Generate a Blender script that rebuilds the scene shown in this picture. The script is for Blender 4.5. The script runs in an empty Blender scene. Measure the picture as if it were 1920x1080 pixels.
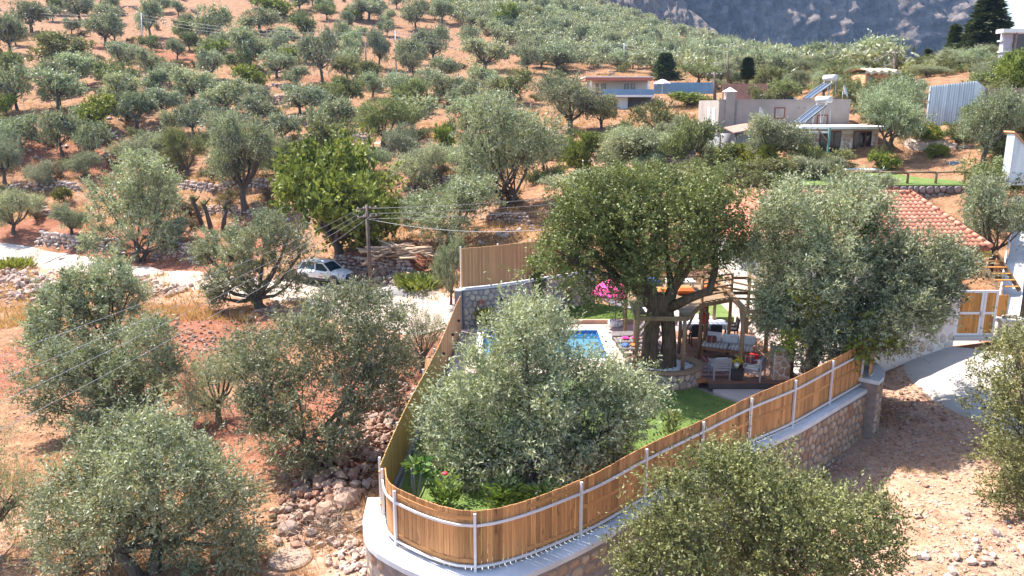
import bpy, bmesh, math, random
import numpy as np
from mathutils import Vector, Matrix

random.seed(7); np.random.seed(7)
SC = bpy.context.scene
COL = SC.collection
R = math.radians

# ---------------------------------------------------------------- camera, sky, sun, exposure
CAM_H, PITCH, FPX = 10.0, 13.0, 1500.0          # metres above the yard, degrees down, focal length for a 1920 px wide frame
cam_d = bpy.data.cameras.new('camera'); cam = bpy.data.objects.new('camera', cam_d); COL.objects.link(cam)
cam.location = (0, 0, CAM_H); cam.rotation_euler = (R(90 - PITCH), 0, 0)
cam_d.sensor_width = 36.0; cam_d.lens = 36.0 * FPX / 1920.0; cam_d.clip_start = 0.1; cam_d.clip_end = 6000
SC.camera = cam

SUN_AZ = Vector((-0.80, 0.60, 0)).normalized(); SUN_EL = 57.0
sdir = Vector((SUN_AZ.x * math.cos(R(SUN_EL)), SUN_AZ.y * math.cos(R(SUN_EL)), math.sin(R(SUN_EL))))
sun_d = bpy.data.lights.new('sun', 'SUN'); sun = bpy.data.objects.new('sun', sun_d); COL.objects.link(sun)
sun_d.energy = 5.0; sun_d.angle = R(0.53); sun_d.color = (1.0, 0.94, 0.86)
sun.rotation_euler = sdir.to_track_quat('Z', 'Y').to_euler(); sun.location = (0, 0, 60)

W = bpy.data.worlds.new('World'); SC.world = W; W.use_nodes = True
wn = W.node_tree.nodes; wl = W.node_tree.links; wn.clear()
sky = wn.new('ShaderNodeTexSky'); sky.sky_type = 'NISHITA'; sky.sun_disc = False
sky.sun_elevation = R(SUN_EL); sky.sun_rotation = math.atan2(SUN_AZ.x, SUN_AZ.y); sky.altitude = 200; sky.air_density = 1.0; sky.dust_density = 1.2
bgn = wn.new('ShaderNodeBackground'); bgn.inputs[1].default_value = 0.15
wo = wn.new('ShaderNodeOutputWorld'); wl.new(sky.outputs[0], bgn.inputs[0]); wl.new(bgn.outputs[0], wo.inputs[0])

SC.view_settings.view_transform = 'Standard'; SC.view_settings.look = 'None'
SC.view_settings.gamma = 1.0; SC.view_settings.use_curve_mapping = False; SC.view_settings.exposure = 1.42
SC.render.engine = 'CYCLES'
SC.cycles.max_bounces = 5; SC.cycles.diffuse_bounces = 2; SC.cycles.glossy_bounces = 2
SC.cycles.transmission_bounces = 3; SC.cycles.transparent_max_bounces = 4; SC.cycles.volume_bounces = 0
SC.cycles.caustics_reflective = False; SC.cycles.caustics_refractive = False

# ---------------------------------------------------------------- survey: turning a sighting into a place
_c, _s = math.cos(R(PITCH)), math.sin(R(PITCH))
def ray(px, py):
    u = (px - 960) / FPX; v = (py - 540) / FPX
    return np.array((u, _c - v * _s, -_s - v * _c))
def D(px, py, d):
    r = ray(px, py); return Vector((r[0] * d, r[1] * d, CAM_H + r[2] * d))
def P(px, py, z):
    r = ray(px, py); t = (z - CAM_H) / r[2]; return Vector((r[0] * t, r[1] * t, z))

# ---------------------------------------------------------------- material helpers
MAT = {}
def nodes_mat(name):
    m = bpy.data.materials.new(name); m.use_nodes = True
    nt = m.node_tree; b = nt.nodes['Principled BSDF']; MAT[name] = m
    return m, nt, b
def N(nt, t, **k):
    n = nt.nodes.new(t)
    for a, v in k.items(): setattr(n, a, v)
    return n
def ramp(nt, fac, stops):
    r = N(nt, 'ShaderNodeValToRGB'); e = r.color_ramp.elements
    while len(e) < len(stops): e.new(0.5)
    for i, (p, c) in enumerate(stops): e[i].position = p; e[i].color = (*c, 1)
    nt.links.new(fac, r.inputs[0]); return r.outputs[0]
def noise(nt, scale, detail=4, rough=0.55, coord='Object', dim=None, vec=None):
    n = N(nt, 'ShaderNodeTexNoise'); n.inputs['Scale'].default_value = scale; n.inputs['Detail'].default_value = detail; n.inputs['Roughness'].default_value = rough
    if vec is None:
        tc = N(nt, 'ShaderNodeTexCoord'); vec = tc.outputs[coord]
    nt.links.new(vec, n.inputs['Vector']); return n.outputs[0]
def mix(nt, fac, a, b, mode='MIX'):
    m = N(nt, 'ShaderNodeMix', data_type='RGBA', blend_type=mode)
    for sock, v in ((m.inputs[0], fac), (m.inputs[6], a), (m.inputs[7], b)):
        if isinstance(v, (int, float)): sock.default_value = v
        elif isinstance(v, tuple): sock.default_value = (*v, 1)
        else: nt.links.new(v, sock)
    return m.outputs[2]
def bump(nt, b, h, strength=0.3, dist=0.02):
    n = N(nt, 'ShaderNodeBump'); n.inputs['Strength'].default_value = strength; n.inputs['Distance'].default_value = dist
    nt.links.new(h, n.inputs['Height']); nt.links.new(n.outputs[0], b.inputs['Normal'])
def scalev(nt, vec_out, s):
    m = N(nt, 'ShaderNodeMapping'); m.inputs['Scale'].default_value = s; nt.links.new(vec_out, m.inputs[0]); return m.outputs[0]
def objrand(nt):
    return N(nt, 'ShaderNodeObjectInfo').outputs['Random']

def plain(name, col, rough=0.6, var=0.12, scale=6.0, metal=0.0, spec=0.5, bmp=0.0, tint=None, rnd=0.0):
    """paint, plastic, plaster, cloth: one colour with mottling and, per object, a shift of value"""
    m, nt, b = nodes_mat(name)
    lo = tuple(max(0, c * (1 - var)) for c in col); hi = tuple(min(1, c * (1 + var)) for c in col)
    n = noise(nt, scale, 5, 0.6)
    c = ramp(nt, n, [(0.3, lo), (0.7, hi)])
    if tint: c = mix(nt, ramp(nt, noise(nt, scale * 0.3, 3), [(0.5, (0, 0, 0)), (0.7, (1, 1, 1))]), c, tint)
    if rnd:
        h = N(nt, 'ShaderNodeHueSaturation'); mr = N(nt, 'ShaderNodeMapRange'); mr.inputs[3].default_value = 1 - rnd; mr.inputs[4].default_value = 1 + rnd
        nt.links.new(objrand(nt), mr.inputs[0]); nt.links.new(mr.outputs[0], h.inputs['Value']); nt.links.new(c, h.inputs['Color']); c = h.outputs[0]
    nt.links.new(c, b.inputs['Base Color']); b.inputs['Roughness'].default_value = rough; b.inputs['Metallic'].default_value = metal
    b.inputs['Specular IOR Level'].default_value = spec
    if bmp: bump(nt, b, noise(nt, scale * 4, 4), bmp, 0.02)
    return m

def wood(name, a, bcol, axis='Z', rough=0.7, rnd=0.25, knots=True):
    m, nt, b = nodes_mat(name)
    tc = N(nt, 'ShaderNodeTexCoord'); oi = N(nt, 'ShaderNodeObjectInfo')
    add = N(nt, 'ShaderNodeVectorMath', operation='ADD'); mul = N(nt, 'ShaderNodeVectorMath', operation='SCALE'); mul.inputs['Scale'].default_value = 37.0
    cmb = N(nt, 'ShaderNodeCombineXYZ'); 
    for i in range(3): nt.links.new(oi.outputs['Random'], cmb.inputs[i])
    nt.links.new(cmb.outputs[0], mul.inputs[0]); nt.links.new(tc.outputs['Object'], add.inputs[0]); nt.links.new(mul.outputs[0], add.inputs[1])
    st = {'X': (0.8, 14, 14), 'Y': (14, 0.8, 14), 'Z': (14, 14, 0.8)}[axis]
    n = noise(nt, 2.0, 5, 0.6, vec=scalev(nt, add.outputs[0], st))
    c = ramp(nt, n, [(0.28, a), (0.72, bcol)])
    if knots:
        k = noise(nt, 3.2, 2, 0.5, vec=scalev(nt, add.outputs[0], {'X': (1, 2.4, 2.4), 'Y': (2.4, 1, 2.4), 'Z': (2.4, 2.4, 1)}[axis]))
        c = mix(nt, ramp(nt, k, [(0.62, (0, 0, 0)), (0.74, (0.75, 0.75, 0.75))]), c, tuple(x * 0.42 for x in a))
    h = N(nt, 'ShaderNodeHueSaturation'); mr = N(nt, 'ShaderNodeMapRange'); mr.inputs[3].default_value = 1 - rnd; mr.inputs[4].default_value = 1 + rnd
    nt.links.new(oi.outputs['Random'], mr.inputs[0]); nt.links.new(mr.outputs[0], h.inputs['Value']); nt.links.new(c, h.inputs['Color'])
    nt.links.new(h.outputs[0], b.inputs['Base Color']); b.inputs['Roughness'].default_value = rough; b.inputs['Specular IOR Level'].default_value = 0.3
    bump(nt, b, n, 0.25, 0.01)
    return m

def leafmat(name, dark, light, back, trans=0.25, rough=0.5, spec=0.35, rnd=0.22):
    """foliage: value varies leaf by leaf (attribute rnd) and tree by tree, the leaf's underside has its own tone"""
    m, nt, b = nodes_mat(name)
    at = N(nt, 'ShaderNodeAttribute', attribute_name='rnd')
    c = ramp(nt, at.outputs['Fac'], [(0.0, dark), (0.75, light), (1.0, tuple(min(1, x * 1.2) for x in light))])
    g = N(nt, 'ShaderNodeNewGeometry')
    c = mix(nt, g.outputs['Backfacing'], c, mix(nt, 0.5, c, back))
    h = N(nt, 'ShaderNodeHueSaturation'); mr = N(nt, 'ShaderNodeMapRange'); mr.inputs[3].default_value = 1 - rnd; mr.inputs[4].default_value = 1 + rnd
    oi = N(nt, 'ShaderNodeObjectInfo'); nt.links.new(oi.outputs['Random'], mr.inputs[0]); nt.links.new(mr.outputs[0], h.inputs['Value'])
    m2 = N(nt, 'ShaderNodeMath', operation='MULTIPLY'); m2.inputs[1].default_value = 7.13; fr = N(nt, 'ShaderNodeMath', operation='FRACT')
    nt.links.new(oi.outputs['Random'], m2.inputs[0]); nt.links.new(m2.outputs[0], fr.inputs[0])
    mh = N(nt, 'ShaderNodeMapRange'); mh.inputs[3].default_value = 0.475; mh.inputs[4].default_value = 0.52
    nt.links.new(fr.outputs[0], mh.inputs[0]); nt.links.new(mh.outputs[0], h.inputs['Hue'])
    nt.links.new(c, h.inputs['Color']); c = h.outputs[0]
    nt.links.new(c, b.inputs['Base Color']); b.inputs['Roughness'].default_value = rough; b.inputs['Specular IOR Level'].default_value = spec
    t = N(nt, 'ShaderNodeBsdfTranslucent'); nt.links.new(mix(nt, 1.0, c, (1.0, 1.0, 0.55), 'MULTIPLY'), t.inputs[0])
    ms = N(nt, 'ShaderNodeMixShader'); ms.inputs[0].default_value = trans
    nt.links.new(b.outputs[0], ms.inputs[1]); nt.links.new(t.outputs[0], ms.inputs[2])
    nt.links.new(ms.outputs[0], nt.nodes['Material Output'].inputs[0])
    return m

# ---------------------------------------------------------------- object helpers
def new_obj(name, mesh, parent=None, loc=None, rot=None, scale=None):
    o = bpy.data.objects.new(name, mesh); COL.objects.link(o)
    if parent is not None: o.parent = parent
    if loc is not None: o.location = loc
    if rot is not None: o.rotation_euler = rot
    if scale is not None: o.scale = scale
    return o
def tag(o, label=None, cat=None, group=None, kind=None):
    if label: o['label'] = label
    if cat: o['category'] = cat
    if group: o['group'] = group
    if kind: o['kind'] = kind
    return o
def thing(name, label, cat, loc=(0, 0, 0), rz=0.0, group=None, scale=None):
    o = bpy.data.objects.new(name, None); COL.objects.link(o); o.empty_display_size = 0.2
    o.location = loc; o.rotation_euler = (0, 0, rz)
    if scale: o.scale = scale
    return tag(o, label, cat, group, 'thing')
def copy_tree(o, parent=None):
    c = o.copy(); COL.objects.link(c); c.parent = parent
    for ch in [x for x in bpy.data.objects if x.parent == o and x is not c]: copy_tree(ch, c)
    return c

def mesh_np(name, verts, faces_flat, nper, mat, smooth=False, rnd=None):
    """verts (n,3), faces as an (m,nper) index array"""
    me = bpy.data.meshes.new(name); nv = len(verts); nf = len(faces_flat)
    me.vertices.add(nv); me.vertices.foreach_set('co', np.asarray(verts, np.float32).ravel())
    me.loops.add(nf * nper); me.loops.foreach_set('vertex_index', np.asarray(faces_flat, np.int32).ravel())
    me.polygons.add(nf); me.polygons.foreach_set('loop_start', np.arange(0, nf * nper, nper, dtype=np.int32))
    me.polygons.foreach_set('loop_total', np.full(nf, nper, np.int32))
    if smooth: me.polygons.foreach_set('use_smooth', np.ones(nf, bool))
    if rnd is not None:
        a = me.attributes.new('rnd', 'FLOAT', 'FACE'); a.data.foreach_set('value', np.asarray(rnd, np.float32))
    me.update(calc_edges=True); me.validate()
    if mat: me.materials.append(mat)
    return me

class MB:
    """collects shapes; build() links them as ONE mesh object"""
    def __init__(s): s.v = []; s.f = []; s.sm = []
    def add(s, vs, fs, smooth=False):
        o = len(s.v); s.v += [tuple(v) for v in vs]; s.f += [tuple(i + o for i in f) for f in fs]; s.sm += [smooth] * len(fs); return s
    def box(s, c, sz, rz=0.0, ry=0.0, rx=0.0, bev=0.0, taper=1.0):
        hx, hy, hz = (q / 2 for q in sz); vs = []
        M = Matrix.Rotation(rz, 3, 'Z') @ Matrix.Rotation(ry, 3, 'Y') @ Matrix.Rotation(rx, 3, 'X')
        if bev <= 0:
            for z in (-hz, hz):
                t = taper if z > 0 else 1
                for x, y in ((-hx, -hy), (hx, -hy), (hx, hy), (-hx, hy)): vs.append(Vector(c) + M @ Vector((x * t, y * t, z)))
            return s.add(vs, [(0, 3, 2, 1), (4, 5, 6, 7), (0, 1, 5, 4), (1, 2, 6, 5), (2, 3, 7, 6), (3, 0, 4, 7)])
        b = min(bev, hx * .9, hy * .9, hz * .9)
        for z, k in ((-hz, b), (-hz + b, 0), (hz - b, 0), (hz, b)):
            X, Y = hx - k, hy - k; q = b * 0.6 if k == 0 else b * 0.5
            for x, y in ((-X + q, -Y), (X - q, -Y), (X, -Y + q), (X, Y - q), (X - q, Y), (-X + q, Y), (-X, Y - q), (-X, -Y + q)):
                vs.append(Vector(c) + M @ Vector((x, y, z)))
        fs = [tuple(range(7, -1, -1)), tuple(range(24, 32))]
        for r in range(3):
            for i in range(8): j = (i + 1) % 8; fs.append((r * 8 + i, r * 8 + j, r * 8 + 8 + j, r * 8 + 8 + i))
        return s.add(vs, fs)
    def bar(s, a, b, w, h=None, up=(0, 0, 1)):
        a, b = Vector(a), Vector(b); d = (b - a).normalized(); u = Vector(up)
        if abs(d.dot(u)) > 0.98: u = Vector((0, 1, 0))
        x = d.cross(u).normalized() * (w / 2); y = x.cross(d).normalized() * ((h or w) / 2)
        vs = [p + i * x + j * y for p in (a, b) for i, j in ((-1, -1), (1, -1), (1, 1), (-1, 1))]
        return s.add(vs, [(0, 1, 2, 3), (7, 6, 5, 4), (0, 4, 5, 1), (1, 5, 6, 2), (2, 6, 7, 3), (3, 7, 4, 0)])
    def tube(s, pts, rad, n=8, cap=True, smooth=True):
        pts = [Vector(p) for p in pts]; rad = [rad] * len(pts) if isinstance(rad, (int, float)) else list(rad)
        vs = []; pu = None
        for i, p in enumerate(pts):
            d = (pts[min(i + 1, len(pts) - 1)] - pts[max(i - 1, 0)])
            d = d.normalized() if d.length > 1e-9 else Vector((0, 0, 1))
            if pu is None: pu = d.orthogonal().normalized()
            pu = (pu - d * pu.dot(d)); pu = pu.normalized() if pu.length > 1e-6 else d.orthogonal().normalized()
            w = d.cross(pu)
            for k in range(n): a = 2 * math.pi * k / n; vs.append(p + (pu * math.cos(a) + w * math.sin(a)) * rad[i])
        fs = []
        for i in range(len(pts) - 1):
            for k in range(n): q = (k + 1) % n; fs.append((i * n + k, i * n + q, i * n + n + q, i * n + n + k))
        s.add(vs, fs, smooth)
        if cap:
            o = len(s.v) - len(vs); s.f += [tuple(o + k for k in range(n - 1, -1, -1)), tuple(o + len(vs) - n + k for k in range(n))]; s.sm += [False, False]
        return s
    def lathe(s, prof, c=(0, 0, 0), n=20, sx=1.0, sy=1.0, smooth=True):
        vs = []; fs = []
        for r, z in prof:
            for k in range(n): a = 2 * math.pi * k / n; vs.append((c[0] + r * math.cos(a) * sx, c[1] + r * math.sin(a) * sy, c[2] + z))
        for i in range(len(prof) - 1):
            for k in range(n): q = (k + 1) % n; fs.append((i * n + k, i * n + q, i * n + n + q, i * n + n + k))
        return s.add(vs, fs, smooth)
    def prism(s, poly, z0, z1):
        n = len(poly); vs = [(p[0], p[1], z0) for p in poly] + [(p[0], p[1], z1) for p in poly]
        ar = sum(poly[i][0] * poly[(i + 1) % n][1] - poly[(i + 1) % n][0] * poly[i][1] for i in range(n))
        fs = [tuple(range(n - 1, -1, -1)), tuple(range(n, 2 * n))] + [(i, (i + 1) % n, n + (i + 1) % n, n + i) for i in range(n)]
        if ar < 0: fs = [f[::-1] for f in fs]
        return s.add(vs, fs)
    def extrude(s, poly, y0, y1, smooth=False):      # poly in the x,z plane, from y0 to y1
        n = len(poly); vs = [(p[0], y0, p[1]) for p in poly] + [(p[0], y1, p[1]) for p in poly]
        fs = [tuple(range(n)), tuple(range(2 * n - 1, n - 1, -1))] + [((i + 1) % n, i, n + i, n + (i + 1) % n) for i in range(n)]
        return s.add(vs, fs, smooth)
    def mesh(s, name, mat, off=None):
        me = bpy.data.meshes.new(name)
        vs = s.v if off is None else [(v[0] - off[0], v[1] - off[1], v[2] - off[2]) for v in s.v]
        me.from_pydata(vs, [], s.f); me.polygons.foreach_set('use_smooth', s.sm); me.update()
        me.materials.append(MAT[mat] if isinstance(mat, str) else mat); return me
    def build(s, name, mat, parent=None, world=False):
        """world=True: the shape was given in world coordinates and the parent is an unrotated Empty"""
        off = parent.location if (world and parent is not None) else None
        return new_obj(name, s.mesh(name, mat, off), parent)

# value noise for shapes
def vnoise(x, y, seed=0):
    x = np.asarray(x, float); y = np.asarray(y, float)
    xi = np.floor(x).astype(np.int64); yi = np.floor(y).astype(np.int64); fx = x - xi; fy = y - yi
    fx = fx * fx * (3 - 2 * fx); fy = fy * fy * (3 - 2 * fy)
    def h(a, b):
        n = (a * 374761393 + b * 668265263 + seed * 974634777) & 0x7fffffff
        n = ((n ^ (n >> 13)) * 1274126177) & 0x7fffffff
        return ((n ^ (n >> 16)) & 0xffff) / 65535.0
    return (h(xi, yi) * (1 - fx) + h(xi + 1, yi) * fx) * (1 - fy) + (h(xi, yi + 1) * (1 - fx) + h(xi + 1, yi + 1) * fx) * fy
def fbm(x, y, seed=0, o=4):
    t = 0; a = 0.5; f = 1
    for i in range(o): t = t + a * vnoise(np.asarray(x) * f, np.asarray(y) * f, seed + i); a *= 0.5; f *= 2.03
    return t
# ---------------------------------------------------------------- materials
OLIVE = leafmat('olive_leaf', (0.078, 0.093, 0.045), (0.335, 0.362, 0.205), (0.42, 0.45, 0.33), 0.26, 0.5, 0.3, .28)
DRYSC = leafmat('dry_scrub_leaf', (0.1, 0.07, 0.035), (0.28, 0.21, 0.115), (0.3, 0.24, 0.14), 0.2, 0.7, 0.15, .25)
SILVER = leafmat('silver_olive_leaf', (0.09, 0.105, 0.055), (0.33, 0.355, 0.22), (0.42, 0.44, 0.33), 0.2, 0.5, 0.3, .25)
OLIVEG = leafmat('olive_leaf_green', (0.065, 0.076, 0.024), (0.32, 0.33, 0.125), (0.35, 0.365, 0.18), 0.25, 0.55, 0.25)
OAKL = leafmat('oak_leaf', (0.045, 0.058, 0.014), (0.26, 0.275, 0.085), (0.24, 0.26, 0.11), 0.2, 0.5, 0.3)
BROAD = leafmat('broad_leaf', (0.045, 0.07, 0.014), (0.2, 0.25, 0.05), (0.2, 0.24, 0.08), 0.25, 0.6, 0.12)
LIME = leafmat('lime_leaf', (0.08, 0.105, 0.012), (0.23, 0.26, 0.04), (0.26, 0.3, 0.06), 0.32, 0.5, 0.3)
SHRUB = leafmat('shrub_leaf', (0.07, 0.083, 0.028), (0.25, 0.265, 0.10), (0.2, 0.22, 0.1), 0.25, 0.55, 0.3)
PINE = leafmat('pine_needle', (0.025, 0.045, 0.018), (0.085, 0.105, 0.035), (0.08, 0.1, 0.04), 0.12, 0.6, 0.25)
CROTON = leafmat('croton_leaf', (0.25, 0.24, 0.01), (0.62, 0.58, 0.03), (0.5, 0.5, 0.05), 0.3, 0.45, 0.4)
PLUM = leafmat('plumeria_leaf', (0.05, 0.11, 0.02), (0.15, 0.25, 0.05), (0.2, 0.3, 0.08), 0.3, 0.35, 0.5)
DRYG = leafmat('dry_grass_blade', (0.32, 0.2, 0.07), (0.56, 0.38, 0.16), (0.5, 0.36, 0.16), 0.3, 0.8, 0.1, 0.05)
LAWNB = leafmat('lawn_blade', (0.05, 0.105, 0.014), (0.13, 0.21, 0.035), (0.13, 0.24, 0.03), 0.3, 0.6, 0.2, 0.05)
TWIG = leafmat('dead_twig', (0.12, 0.09, 0.07), (0.25, 0.2, 0.16), (0.2, 0.17, 0.14), 0.0, 0.8, 0.1)

def bark(name, a, b_):
    m, nt, b = nodes_mat(name)
    tc = N(nt, 'ShaderNodeTexCoord'); n = noise(nt, 3.0, 6, 0.65, vec=scalev(nt, tc.outputs['Object'], (4, 4, 0.9)))
    nt.links.new(ramp(nt, n, [(0.3, a), (0.7, b_)]), b.inputs['Base Color']); b.inputs['Roughness'].default_value = 0.9; b.inputs['Specular IOR Level'].default_value = 0.15
    bump(nt, b, n, 0.9, 0.06); return m
bark('olive_bark', (0.055, 0.042, 0.034), (0.17, 0.135, 0.105)); bark('oak_bark', (0.05, 0.033, 0.023), (0.17, 0.12, 0.08))

wood('fence_wood', (0.35, 0.155, 0.06), (0.6, 0.305, 0.122), rnd=.3); wood('fence_trim', (0.4, 0.18, 0.065), (0.62, 0.31, 0.12), 'X')
wood('slat_wood', (0.44, 0.215, 0.095), (0.62, 0.35, 0.17), rnd=0.2, knots=False)
wood('inner_wood', (0.31, 0.18, 0.06), (0.47, 0.295, 0.11), rnd=0.15, knots=False)
wood('post_wood', (0.19, 0.115, 0.065), (0.33, 0.215, 0.13), 'Z'); wood('beam_wood', (0.17, 0.108, 0.06), (0.31, 0.21, 0.125), 'X'); wood('deck_wood', (0.17, 0.08, 0.05), (0.32, 0.17, 0.11), 'X')
wood('gate_wood', (0.42, 0.17, 0.04), (0.6, 0.29, 0.075)); wood('old_plank', (0.3, 0.2, 0.13), (0.52, 0.38, 0.26), 'X', rnd=0.3); wood('pole_wood', (0.075, 0.05, 0.038), (0.16, 0.11, 0.085)); wood('red_door', (0.16, 0.05, 0.035), (0.26, 0.09, 0.06))
plain('white_metal', (0.66, 0.64, 0.65), 0.4, 0.06, 8); plain('cap_plaster', (0.6, 0.6, 0.625), 0.8, 0.13, 1.6, bmp=0.15, tint=(0.5, 0.485, 0.48))
plain('mortar', (0.25, 0.195, 0.175), 0.9, 0.22, 5, bmp=0.4); plain('mortar_grey', (0.22, 0.215, 0.22), 0.9, 0.15, 6, bmp=0.3)
def stonemat(name, stops, mottle):
    m, nt, b = nodes_mat(name); oi = N(nt, 'ShaderNodeObjectInfo')
    at = N(nt, 'ShaderNodeAttribute', attribute_name='rnd'); ad = N(nt, 'ShaderNodeMath', operation='ADD'); fr = N(nt, 'ShaderNodeMath', operation='FRACT')
    nt.links.new(oi.outputs['Random'], ad.inputs[0]); nt.links.new(at.outputs['Fac'], ad.inputs[1]); nt.links.new(ad.outputs[0], fr.inputs[0])
    c = ramp(nt, fr.outputs[0], stops)
    n = noise(nt, 7, 6, 0.65); c = mix(nt, 1.0, c, ramp(nt, n, [(0.3, (0.7, 0.68, 0.66)), (0.7, (1.18, 1.15, 1.12))]), 'MULTIPLY')
    n2 = noise(nt, 2.3, 4); c = mix(nt, ramp(nt, n2, [(0.56, (0, 0, 0)), (0.68, (0.8, 0.8, 0.8))]), c, mottle)
    nt.links.new(c, b.inputs['Base Color']); b.inputs['Roughness'].default_value = 0.88; b.inputs['Specular IOR Level'].default_value = 0.2
    bump(nt, b, noise(nt, 12, 6), 0.6, 0.03); return m
plain('skirting_grey', (0.2, 0.17, 0.16), 0.8)
stonemat('wall_stone', [(0, (0.36, 0.24, 0.17)), (0.4, (0.46, 0.33, 0.24)), (0.75, (0.54, 0.4, 0.3)), (1, (0.36, 0.18, 0.11))], (0.36, 0.23, 0.16))
stonemat('garden_stone', [(0, (0.34, 0.29, 0.27)), (0.4, (0.47, 0.39, 0.34)), (0.75, (0.55, 0.45, 0.36)), (1, (0.35, 0.31, 0.31))], (0.4, 0.33, 0.28))
stonemat('dry_stone', [(0, (0.30, 0.25, 0.235)), (0.5, (0.46, 0.39, 0.36)), (0.85, (0.56, 0.48, 0.44)), (1, (0.42, 0.27, 0.2))], (0.38, 0.3, 0.26))
stonemat('rubble_stone', [(0, (0.24, 0.125, 0.085)), (0.35, (0.36, 0.235, 0.18)), (0.7, (0.40, 0.285, 0.225)), (1, (0.27, 0.215, 0.19))], (0.33, 0.15, 0.085))
stonemat('pale_stone', [(0, (0.38, 0.27, 0.22)), (0.5, (0.5, 0.41, 0.36)), (1, (0.42, 0.28, 0.21))], (0.36, 0.19, 0.12))
stonemat('gate_stone', [(0, (0.5, 0.42, 0.37)), (0.5, (0.6, 0.53, 0.48)), (1, (0.5, 0.38, 0.31))], (0.5, 0.4, 0.33))
stonemat('dark_stone', [(0, (0.2, 0.17, 0.17)), (0.6, (0.36, 0.31, 0.3)), (1, (0.34, 0.17, 0.12))], (0.3, 0.16, 0.12))
stonemat('pebble', [(0, (0.7, 0.7, 0.72)), (1, (0.82, 0.8, 0.79))], (0.75, 0.74, 0.74))
plain('concrete', (0.52, 0.48, 0.45), 0.85, 0.14, 1.2, bmp=0.2, tint=(0.44, 0.39, 0.36)); plain('driveway_concrete', (0.37, 0.335, 0.3), 0.85, 0.12, 1.0, bmp=0.15, tint=(0.36, 0.31, 0.275))
plain('deck_stone', (0.38, 0.285, 0.245), 0.8, 0.1, 2.0, bmp=0.1); plain('kerb_brick', (0.55, 0.33, 0.23), 0.85, 0.15, 3); plain('coping', (0.74, 0.72, 0.7), 0.6, 0.06, 3)
plain('disc_concrete', (0.3, 0.205, 0.155), 0.9, 0.12, 2); plain('path_slab', (0.42, 0.36, 0.325), 0.85, 0.1, 3, rnd=0.08); plain('white_plaster', (0.78, 0.76, 0.74), 0.8, 0.06, 1.5); plain('rough_plaster', (0.66, 0.58, 0.53), 0.9, 0.16, 0.9, bmp=0.4, tint=(0.48, 0.36, 0.29))
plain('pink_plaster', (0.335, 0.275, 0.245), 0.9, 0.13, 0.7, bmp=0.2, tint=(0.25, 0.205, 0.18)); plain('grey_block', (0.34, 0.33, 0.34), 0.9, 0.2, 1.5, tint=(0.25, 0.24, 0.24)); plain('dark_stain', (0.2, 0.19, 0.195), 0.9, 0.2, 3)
plain('black_plastic', (0.02, 0.02, 0.022), 0.5); plain('rubber', (0.025, 0.024, 0.024), 0.85); plain('dark_trim', (0.06, 0.058, 0.058), 0.6, 0.2); plain('car_white', (0.8, 0.8, 0.81), 0.22, 0.02); plain('rim_metal', (0.5, 0.5, 0.52), 0.3, 0.1, metal=0.7); plain('chrome', (0.55, 0.55, 0.56), 0.25, 0.05, metal=0.9); plain('tail_red', (0.45, 0.03, 0.03), 0.25); plain('logo_red', (0.6, 0.1, 0.05), 0.5); plain('lamp_glass', (0.35, 0.37, 0.4), 0.1, 0.1)
def glassy(name, col, rough=0.05):
    m, nt, b = nodes_mat(name); b.inputs['Base Color'].default_value = (*col, 1); b.inputs['Roughness'].default_value = rough; b.inputs['Specular IOR Level'].default_value = 0.8
    return m
glassy('car_glass', (0.02, 0.045, 0.065)); glassy('dark_glass', (0.014, 0.02, 0.03)); glassy('solar_glass', (0.035, 0.045, 0.065), 0.2); glassy('window_glass', (0.05, 0.07, 0.1), 0.08)
plain('pink_cloth', (0.78, 0.03, 0.26), 0.7, 0.08, 5); plain('red_cloth', (0.68, 0.03, 0.03), 0.8); plain('orange_cushion', (0.55, 0.15, 0.035), 0.85, 0.1); plain('white_cloth', (0.76, 0.76, 0.78), 0.85, 0.05); plain('blue_cloth', (0.05, 0.13, 0.4), 0.8); plain('dark_wicker', (0.035, 0.03, 0.03), 0.7, 0.3, 40); plain('grey_lounger', (0.16, 0.14, 0.14), 0.6, 0.15); plain('grey_paint', (0.3, 0.285, 0.3), 0.6, 0.08); plain('sofa_wood', (0.36, 0.15, 0.06), 0.6, 0.15)
plain('blue_panel', (0.16, 0.28, 0.42), 0.55, 0.12, 0.7); plain('terracotta', (0.37, 0.135, 0.085), 0.8, 0.12); plain('rust_tin', (0.3, 0.17, 0.13), 0.8, 0.25, 2); plain('tank_white', (0.5, 0.49, 0.48), 0.35, 0.08); plain('wire_grey', (0.34, 0.33, 0.34), 0.5); plain('steel_pole', (0.42, 0.43, 0.46), 0.6, 0.12); plain('straw', (0.5, 0.38, 0.24), 0.9, 0.25, 3); plain('lilac_paint', (0.42, 0.38, 0.45), 0.7, 0.08); plain('orange_clay', (0.6, 0.32, 0.17), 0.9, 0.2); plain('gravel_grey', (0.3, 0.275, 0.26), 0.95, 0.2, 30, bmp=0.8); plain('tarp_green', (0.15, 0.27, 0.24), 0.6, 0.2, 2); plain('yellow_paint', (0.7, 0.5, 0.1), 0.7); plain('rose_red', (0.65, 0.03, 0.06), 0.6); plain('pool_tile', (0.03, 0.16, 0.52), 0.3, 0.15, 25); plain('pool_floor', (0.3, 0.62, 0.8), 0.4, 0.08, 4)
plain('cream_wall', (0.66, 0.6, 0.54), 0.85, 0.06, 1.5); plain('beige_fabric', (0.55, 0.5, 0.47), 0.9, 0.08)
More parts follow.
